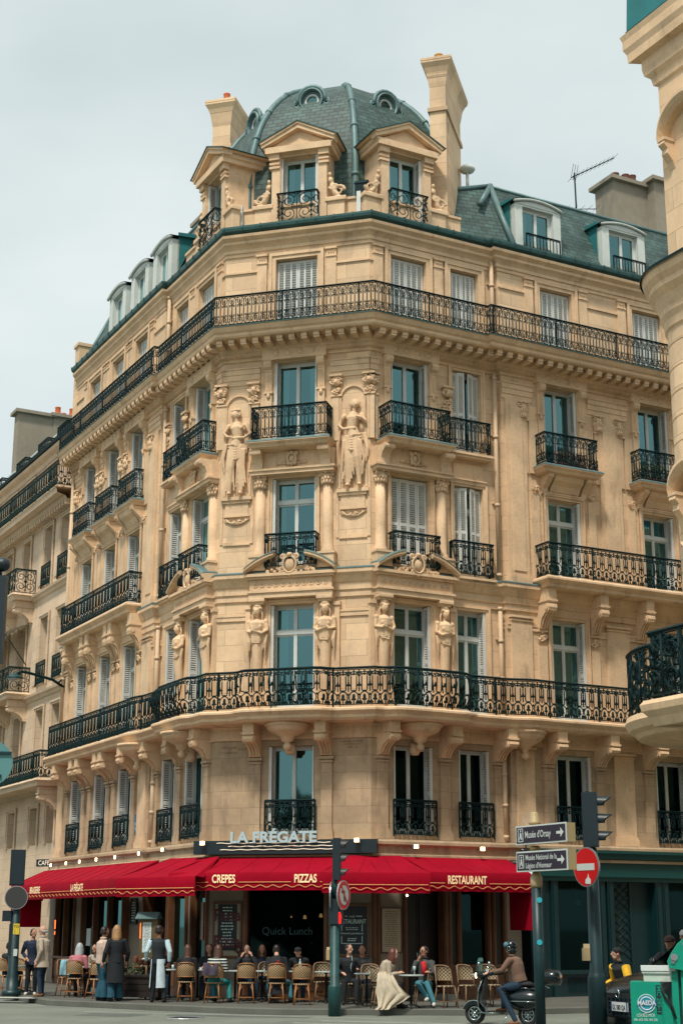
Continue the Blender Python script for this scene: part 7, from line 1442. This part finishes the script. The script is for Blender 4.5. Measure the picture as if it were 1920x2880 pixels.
# ------------------------------------------------------------------ scooter with rider
SX, SY = 2.80, 32.70; fd = Vector((-.90, .436)); SCF = Fr((SX, SY), fd, None, -.13); WB = 1.16
t = thing('scooter', (SX + .5, SY - .3, -.13), 'black classic scooter with chrome trim and clear windscreen, ridden past the terrace', 'scooter')
def wheel(par, F_, u, z, r, w, nm='wheel'):
    m_ = MB(); rows = []
    for k in range(20):
        a_ = 2 * pi * k / 20; rows.append([F_(u + (r - dr) * cos(a_), o_, z + (r - dr) * sin(a_)) for dr, o_ in ((.085, -w * .4), (.02, -w * .5), (0, -w * .3), (0, w * .3), (.02, w * .5), (.085, w * .4))])
    rows.append(rows[0]); m_.grid(rows, True, True); wh = m_.build(nm, 'rubber', par); m_ = MB()
    for sd in (-1, 1):
        o_ = sd * w * .38; m_.tube([F_(u + (r - .085) * cos(a_), o_, z + (r - .085) * sin(a_)) for a_ in [2 * pi * k / 18 for k in range(18)]], .012, 5, closed=True); m_.tube([F_(u + (r - .15) * cos(a_), o_ * .9, z + (r - .15) * sin(a_)) for a_ in [2 * pi * k / 14 for k in range(14)]], .007, 5, closed=True)
        for k in range(8): a_ = 2 * pi * k / 8; m_.tube([F_(u + .03 * cos(a_), o_ * .8, z + .03 * sin(a_)), F_(u + (r - .09) * cos(a_), o_ * .9, z + (r - .09) * sin(a_))], .011, 4)
        m_.ell(F_, (u, o_ * .8, z), (.035, .03, .035), 10, 6)
    m_.build('rim', 'chrome', wh); m_ = MB(); disc(m_, F_, u, -.02, z, r - .09, .04, 16); m_.build('hub', 'signal_black', wh); return wh
wheel(t, SCF, 0, .215, .215, .10); wheel(t, SCF, -WB, .215, .215, .10)
def shell(m_, F_, secs_, n=12):   # secs_: (u, z centre, half height, half width)
    m_.grid([[F_(u, hw * cos(2 * pi * k / n), zc + hh * sin(2 * pi * k / n)) for k in range(n)] for u, zc, hh, hw in secs_], True, True, caps=True)
m_ = MB(); shell(m_, SCF, [(-1.50, .56, .06, .05), (-1.40, .52, .17, .17), (-1.2, .50, .23, .22), (-.98, .50, .23, .22), (-.78, .52, .19, .18), (-.66, .55, .08, .10)], 14)   # rear cowl
shell(m_, SCF, [(-1.35, .70, .03, .10), (-1.1, .73, .05, .12), (-.75, .70, .06, .12), (-.62, .6, .08, .1)], 12)
m_.box(SCF, -.70, -.10, -.17, .17, .22, .26)
rows = []
for u, z, hw in ((-.16, .24, .17), (-.10, .34, .20), (-.09, .5, .22), (-.12, .7, .215), (-.16, .84, .17), (-.18, .92, .09)): rows.append([SCF(u - .05 * (abs(v_) / .22) ** 2, v_ * hw / .22, z) for v_ in (-.22, -.16, -.08, 0, .08, .16, .22)])
m_.grid(rows, False, True); m_.grid([[tuple(Vector(p) - Vector((*(fd * .03), 0))) for p in r_] for r_ in rows], False, True); m_.build('body_panel', 'black_gloss', t)
m_ = MB(); m_.grid([[SCF(.0 + (.26) * cos(radians(a_)) * 1.02, o_, .20 + .26 * sin(radians(a_)) + .02) for o_ in (-.075, -.06, 0, .06, .075)] for a_ in range(20, 176, 14)], False, True)
for sd in (-1, 1): m_.grid([[SCF(r_ * cos(radians(a_)), sd * .078, .21 + r_ * sin(radians(a_))) for r_ in (.26, .17)] for a_ in range(20, 170, 14)], False, True)
m_.tube([SCF(0, 0, .25), SCF(-.10, 0, .6), SCF(-.2, 0, .95)], .045, 8); m_.build('front_fender', 'black_gloss', t)
m_ = MB()
m_.tube([tuple(Vector(r_[0])) for r_ in rows], .012, 5); m_.tube([tuple(Vector(r_[-1])) for r_ in rows], .012, 5)
for sd in (-1, 1): m_.tube([SCF(.26 * cos(radians(a_)), sd * .08, .21 + .26 * sin(radians(a_))) for a_ in range(18, 165, 14)], .008, 4); m_.tube([SCF(u, sd * .225, .48) for u in (-.72, -.95, -1.2, -1.38)], .009, 4); m_.tube([SCF(-.62, sd * .17, .24), SCF(-.35, sd * .18, .235), SCF(-.12, sd * .18, .24)], .010, 4)
for sd in (-1, 1): m_.tube([SCF(-.2, sd * .12, .96), SCF(-.2, sd * .26, 1.12), SCF(-.22, sd * .28, 1.17)], .007, 5); m_.ell(SCF, (-.22, sd * .30, 1.20), (.02, .055, .05), 8, 6)
m_.tube([SCF(-1.35, 0, .76), SCF(-1.55, 0, .78), SCF(-1.62, 0, .74)], .012, 5); m_.tube([SCF(-.75, -.1, .24), SCF(-.68, -.2, .03)], .012, 5); m_.build('chrome_trim', 'chrome', t)
m_ = MB(); shell(m_, SCF, [(-.30, .97, .05, .10), (-.22, .98, .075, .12), (-.12, .97, .075, .09), (-.06, .965, .05, .06)]); m_.tube([SCF(-.25, -.32, .98), SCF(-.2, -.1, .99), SCF(-.2, .1, .99), SCF(-.25, .32, .98)], .018, 6); m_.build('handlebar', 'black_gloss', t)
m_ = MB(); disc(m_, Fr(pp(SCF, -.04), SCF.n, SCF.d, -.13), 0, 0, .965, .055, .01, 14); m_.build('headlight', 'lamp_glow', t)
m_ = MB(); m_.grid([[SCF(-.10 + .02 * cos(v_ * 7) - .16 * (z - 1.0), v_, z) for v_ in (-.2, -.12, 0, .12, .2)] for z in (.96, 1.1, 1.25)], False, True); m_.grid([[SCF(-.14, v_, 1.32) for v_ in (-.12, 0, .12)], [SCF(-.14, v_ * 1.5, 1.25) for v_ in (-.12, 0, .12)]], False, True); m_.build('windscreen', 'glass', t)
m_ = MB(); shell(m_, SCF, [(-1.28, .80, .03, .08), (-1.2, .81, .055, .13), (-.95, .80, .055, .14), (-.72, .80, .05, .11), (-.62, .78, .03, .06)]); m_.build('seat', 'rubber', t)
m_ = MB(); shell(m_, SCF, [(-1.88, .93, .09, .12), (-1.84, .95, .15, .18), (-1.66, .96, .16, .2), (-1.50, .94, .14, .17), (-1.47, .92, .06, .1)], 14); b_ = m_.build('top_box', 'black_gloss', t); m_ = MB(); m_.box(SCF, -1.89, -1.87, -.05, .05, .95, 1.0); m_.build('rear_lamp', 'awning_gold', b_)
hz_az = math.degrees(atan2(fd.x, fd.y)); sp_ = SCF(-.98, 0, 0)
R_, rf, rh_ = P(sp_[0], sp_[1], hz_az, 'scooter rider in a brown tweed jacket, dark jeans and open face helmet', 1.68, sit=True, seat_z=.76, lean=.26, top='tweed', bot='trousers_blue', shoe='shoe_brown', hair=('helmet', 'x'), skin='skin_light', z=-.13, collar='tweed', aL=((.30, .28, 1.12), (.27, .58, 1.06)), aR=((-.30, .28, 1.12), (-.27, .58, 1.06)), legs=[((.24, .36, .74), (.28, .0, .10)), ((-.2, .42, .72), (-.2, .44, .33))], turn=0, wide=1.08)
glasses(R_, rh_)
a = MB(); 
for sd in (-1, 1): a.tube([rf(sd * .285, .45, 1.08), rf(sd * .27, .56, 1.045), rf(sd * .26, .66, 1.03)], [.05, .045, .03], 8)
a.build('glove', 'cloth_black', R_, remesh=.012)
# ------------------------------------------------------------------ black car
class SF(Fr):
    def __call__(s, u, o, z): return Fr.__call__(s, u, o, z * 1.28)
    def off(s, u=0, o=0, z=0): return SF(s.P + s.d * u + s.n * o, s.d, s.n, s.z + z)
CX, CY = 4.62, 25.9; cd = Vector((.93, .36)).normalized(); CR = SF((CX, CY), cd, None, -.13)     # d: towards the rear, n: the side nearer the camera
t = thing('parked_car', (CX + 2, CY + .8, -.13), 'black car seen from the front, bonnet towards the poles, behind the green machine', 'car')
m_ = MB(); hw = .90
S_ = [(-.02, .30, .62, .60), (.02, .22, .72, .80), (.14, .20, .82, .88), (.45, .20, .90, .90), (1.0, .2, .99, .91), (1.25, .2, 1.04, .91), (3.6, .2, 1.02, .91), (4.1, .22, .95, .86), (4.2, .3, .7, .7)]
rows = []
for u, z0, z1, w_ in S_: rows.append([CR(u, v_ * w_, z_) for v_, z_ in ((-.85, z0), (-1, z0 + .1), (-1.0, (z0 + z1) / 2), (-.97, z1 - .14), (-.86, z1 - .03), (-.4, z1 + .02), (0, z1 + .03), (.4, z1 + .02), (.86, z1 - .03), (.97, z1 - .14), (1.0, (z0 + z1) / 2), (1, z0 + .1), (.85, z0))])
m_.grid(rows, True, True, caps=True); m_.build('body', 'black_gloss', t)
m_ = MB(); rows = [[CR(u, v_, z_) for v_, z_ in ((-w_, z0), (-w_ * .92, z1 * .5 + z0 * .5), (-w_ * .8, z1), (0, z1 + .03), (w_ * .8, z1), (w_ * .92, z1 * .5 + z0 * .5), (w_, z0))] for u, z0, z1, w_ in ((1.05, 1.0, 1.01, .82), (1.75, 1.0, 1.40, .82), (2.1, 1.0, 1.47, .83), (3.1, 1.0, 1.47, .83), (3.9, 1.0, 1.1, .8))]; m_.grid(rows, False, True); m_.build('windows', 'glass_dark', t)
m_ = MB(); rows = [[CR(u, v_ * w_, z_ + .015) for v_ in (-.82, -.4, 0, .4, .82)] for u, z_, w_ in ((1.72, 1.40, .82), (2.1, 1.48, .84), (3.1, 1.48, .84), (3.6, 1.3, .8))]; m_.grid(rows, False, True); m_.build('roof', 'black_gloss', t)
for u in (.75, 3.4):
    for v_ in (-.80, .80): wheel(t, CR.off(o=v_), u, .32, .32, .2)
m_ = MB()
for k in range(5): m_.box(CR, -.045, -.01, -.55 + .03 * k, .55 - .03 * k, .42 + k * .055, .445 + k * .055)
for k in range(8): m_.box(CR, -.05, -.02, -.5 + k * .13, -.45 + k * .13, .42, .66)
m_.box(CR, -.05, .0, -.7, .7, .27, .30); m_.build('grille', 'signal_black', t); m_ = MB(); m_.box(CR, -.03, .0, -.6, .6, .40, .70); m_.build('grille_opening', 'rubber', t)
m_ = MB(); m_.tube([CR(-.06, .055 * cos(a_), .70 + .055 * sin(a_)) for a_ in [2 * pi * k / 14 for k in range(14)]], .010, 5, closed=True); m_.box(CR, -.07, -.05, -.05, .05, .69, .71); m_.build('badge', 'chrome', t)
for sd in (-1, 1):
    m_ = MB(); shell(m_, CR, [(-.0, .70, .03, .02)], 4) if False else m_.ell(CR, (.04, sd * .68, .70), (.09, .16, .055), 10, 6); m_.build('headlight', 'glassware', t)
    m_ = MB(); m_.tube([CR(1.35, sd * .9, 1.02), CR(1.32, sd * 1.02, 1.05)], .02, 5); m_.ell(CR, (1.32, sd * 1.06, 1.06), (.05, .09, .065), 8, 6); m_.build('wing_mirror', 'black_gloss', t)
m_ = MB(); m_.box(CR, -.075, -.06, -.20, .32, .485, .595); pl = m_.build('number_plate', 'plate_white', t); m_ = MB(); m_.box(CR, -.078, -.0755, -.20, -.165, .485, .595); m_.box(CR, -.078, -.0755, .285, .32, .485, .595); m_.build('band', 'plate_blue', pl)
FP = Fr(pp(CR, -.078, .06), CR.n, (-cd.x, -cd.y), -.13); text('GL 080 QA', FP, 0, .645, .078, .002, 'signal_black', pl, width=.40, bold=.02)
m_ = MB(); m_.tube([CR(1.0, -.3, 1.04), CR(1.12, .2, 1.06)], .01, 4); m_.build('wiper', 'rubber', t)
# people round the car
Y_, yf, yh = P(5.14, 28.3, -118, 'man in black jacket with yellow sleeves and dark beanie, behind the black car', 1.55, top='cloth_black', bot='cloth_black', hair=('beanie', 'cloth_black'), skin='skin_light', z=-.13, lean=.25, collar='cloth_black', aL=((.38, .20, 1.12), (.52, .42, .98)), aR=((-.36, .0, 1.14), (-.34, .28, 1.02)), turn=15)
a = MB()
for sh_, el, wr in (((.20, .12, 1.42), (.38, .20, 1.12), (.515, .41, .985)), ((-.20, .12, 1.42), (-.36, .0, 1.14), (-.342, .27, 1.025))): a.tube([yf(*p) for p in (sh_, lerp3(sh_, el, .5), el, lerp3(el, wr, .5), wr)], [.085, .08, .066, .06, .048], 9)
a.build('yellow_sleeves', 'yellow_sleeve', Y_, remesh=.014)
P(5.84, 27.5, -150, 'person in a brown baseball cap and dark clothes, behind the head of the green machine', 1.80, top='cloth_black', bot='cloth_black', hair=('cap', 'cap_brown'), skin='skin', z=-.13, nod=1, aR=((-.40, .25, 1.15), (-.60, .40, 1.02)))
P(6.08, 27.4, 200, 'person in a pale patterned cap at the right edge, behind the green machine', 1.86, top='cloth_brown', bot='cloth_black', hair=('cap', 'shoe_white'), z=-.13)
# ------------------------------------------------------------------ green mini crane
mat('machine_green', (.0, .30, .20), .4, noise=(2, .08)); mat('machine_dark', (.004, .05, .042), .5); mat('logo_blue', (.02, .30, .42), .4); mat('tub_white', (.52, .58, .52), .5, noise=(5, .15))
MX, MY = 4.25, 22.0; t = thing('mini_crane', (4.6, 22.2, -.13), 'green compact crane with folded boom, lettered MC 285-1, at the bottom right', 'crane'); G = Fr((4.06, 22.0), (.985, .17), None)
G = Fr((4.06, 21.95), (.985, -.17))
def rbox(m_, F_, u0, u1, o0, o1, z0, z1, r=.03):
    pts = [(u0 + r, z0), (u1 - r, z0), (u1, z0 + r), (u1, z1 - r), (u1 - r * .3, z1 - r * .3), (u1 - r, z1), (u0 + r, z1), (u0 + r * .3, z1 - r * .3), (u0, z1 - r), (u0, z0 + r)]; m_.prism(F_, pts, o0, o1)
m_ = MB(); rbox(m_, G, 0, .42, -.6, 0, -.0, 1.085); m_.prism(G, [(.42, .3), (.56, .3), (.56, .62), (.50, .9), (.42, 1.0)], -.5, -.03); m_.build('engine_cover', 'machine_green', t)
m_ = MB(); m_.tube([G(.42, -.03, 1.05), G(.46, .0, .90), G(.56, .0, .76), G(.60, .0, .60)], .018, 6); m_.box(G, -.05, 1.3, -.7, -.05, -.13, .14); m_.build('hose', 'rubber', t)
m_ = MB(); m_.prism(G, [(.555, .15), (.66, .15), (.66, 1.25), (.575, 1.25)], -.28, -.06); m_.prism(G, [(.70, .1), (.90, .1), (.88, 1.30), (.70, 1.30)], -.30, -.02); m_.prism(G, [(.92, .1), (1.3, .1), (1.3, 1.35), (.94, 1.35)], -.34, -.08); m_.build('boom', 'machine_green', t)
m_ = MB(); m_.prism(G, [(.66, .1), (.70, .1), (.70, 1.25), (.66, 1.25)], -.26, -.1); m_.build('boom_gap', 'machine_dark', t)
m_ = MB(); m_.prism(G, [(.55, 1.28), (.53, 1.36), (.58, 1.46), (.68, 1.60), (.80, 1.70), (.95, 1.76), (1.4, 1.80), (1.4, 1.05), (.88, 1.05), (.80, 1.16), (.72, 1.25)], -.24, .04); m_.build('boom_head', 'machine_green', t)
m_ = MB(); m_.prism(G, [(.42, -.1), (.60, -.1), (.72, .25), (.62, .45), (.52, .40), (.46, .15)], -.2, .06); m_.prism(G, [(.36, .16), (.56, .15), (.56, .175), (.36, .185)], 0, .12); m_.build('outrigger', 'machine_green', t)
for u, z, r, mm in ((.62, 1.42, .05, 'steel'), (.80, 1.45, .035, 'sign_white'), (.60, 1.36, .03, 'chrome'), (.78, 1.6, .04, 'steel'), (.63, .30, .045, 'steel'), (.92, 1.55, .045, 'plate_cyan'), (.92, 1.38, .06, 'sign_red')):
    m_ = MB(); disc(m_, G, u, .062 if z < 1 else .042, z, r, .012, 14); m_.build('pin', mm, t)
m_ = MB(); disc(m_, G, .21, .001, .80, .12, .004, 28); m_.build('logo_ring', 'logo_blue', t); m_ = MB(); m_.tube([G(.21 + .12 * cos(a_), .006, .80 + .12 * sin(a_)) for a_ in [2 * pi * k / 24 for k in range(24)]], .005, 4, closed=True); m_.tube([G(.21 + .085 * cos(a_), .006, .80 + .085 * sin(a_)) for a_ in [2 * pi * k / 24 for k in range(24)]], .008, 4, closed=True); m_.build('logo_circle', 'plate_white', t)
m_ = MB(); m_.prism(G, [(.07, .77), (.35, .77), (.34, .84), (.11, .84)], .008, .012); m_.build('logo_bar', 'plate_cyan', t); text('MAEDA', G, .21, .78, .062, .014, 'plate_white', t, width=.25, bold=.03)
m_ = MB(); m_.box(G, .345, .415, .001, .004, .66, 1.045); m_.build('model_strip', 'signal_black', t); text('MC 285-1', G, .360, .852, .055, .006, 'machine_green', t, width=.34, bold=.02, vertical=True)
text('LOUEZ-MOI', G, .19, .625, .045, .004, 'plate_white', t, width=.24); text('06-63-50-44-26', G, .19, .57, .035, .004, 'plate_white', t, width=.32)
m_ = MB(); m_.box(G, .78, .85, -.018, -.012, .85, 1.14); m_.box(G, .78, .85, -.018, -.012, .62, .83); m_.build('sticker', 'plate_white', t)
t = thing('plastic_tub', G(.3, -.3, 1.09), 'translucent white plastic tub with a lid standing on the green machine', 'tub'); m_ = MB(); m_.box(G, .19, .60, -.42, -.08, 1.09, 1.20); m_.box(G, .17, .62, -.44, -.06, 1.20, 1.235); m_.build('tub', 'tub_white', t); m_ = MB(); m_.box(G, .16, .63, -.45, -.05, 1.235, 1.30); m_.build('lid', 'plate_white', t)
# ------------------------------------------------------------------ plants in the fourth-floor balconies
def plant(f, u, z, w, h, label, m_='leaf_green', n=220, seed=1, dry=False):
    t = thing('balcony_plant', f(u, .3, z), label, 'plant'); a = MB(); R = random.Random(seed); a.box(f, u - w / 2, u + w / 2, .12, .34, z, z + .16); a.build('trough', 'clay_dark', t); a = MB()
    for k in range(n):
        c_ = Vector(f(u + R.uniform(-.5, .5) * w * 1.05, .24 + R.uniform(-.14, .16), z + .14 + h * R.random() ** .7)); u_ = Vector((R.uniform(-1, 1), R.uniform(-1, 1), R.uniform(-.5, 1))).normalized(); v_ = u_.cross(Vector((R.uniform(-1, 1), R.uniform(-1, 1), .3))).normalized(); a.add([tuple(c_), tuple(c_ + u_ * .05 + v_ * .02), tuple(c_ + u_ * .11), tuple(c_ + u_ * .05 - v_ * .02)], [(0, 1, 2, 3)])
    a.build('foliage', m_, t)
mat('dry_plant', (.20, .13, .09), .9, noise=(10, .25)); plant(RO, 6.6, 14.84, 1.0, .36, 'dry brown shrub in a trough on the balcony right of the rain pipe', 'dry_plant', 420, 2); plant(RO, 9.9, 14.84, 1.2, .45, 'dark green leafy plants in a trough on the balcony nearest the rounded building', 'leaf_green', 300, 5)
# ------------------------------------------------------------------ trees along the river, behind the photographer: seen only as reflections
mat('tree_leaf', (.035, .06, .04), .9, noise=(.3, .3))
def belt(pts, h, seed):
    a = MB(); R = random.Random(seed)
    for (x0, y0), (x1, y1) in zip(pts, pts[1:]):
        n = int(hypot(x1 - x0, y1 - y0) / 4)
        for i in range(n): t_ = i / n; a.ell(Fr((x0 + (x1 - x0) * t_, y0 + (y1 - y0) * t_), (1, 0)), (R.uniform(-1, 1), R.uniform(-1, 1), h * .55), (R.uniform(2.4, 4), R.uniform(2.4, 4), h * R.uniform(.4, .6)), 9, 7)
    return tag(a.build('river_trees', 'tree_leaf'), 'far belt of riverside trees', 'trees', kind='stuff')
belt([(-45, 70), (-42, 20), (-34, -18), (0, -30), (40, -26), (60, -10)], 11, 3)
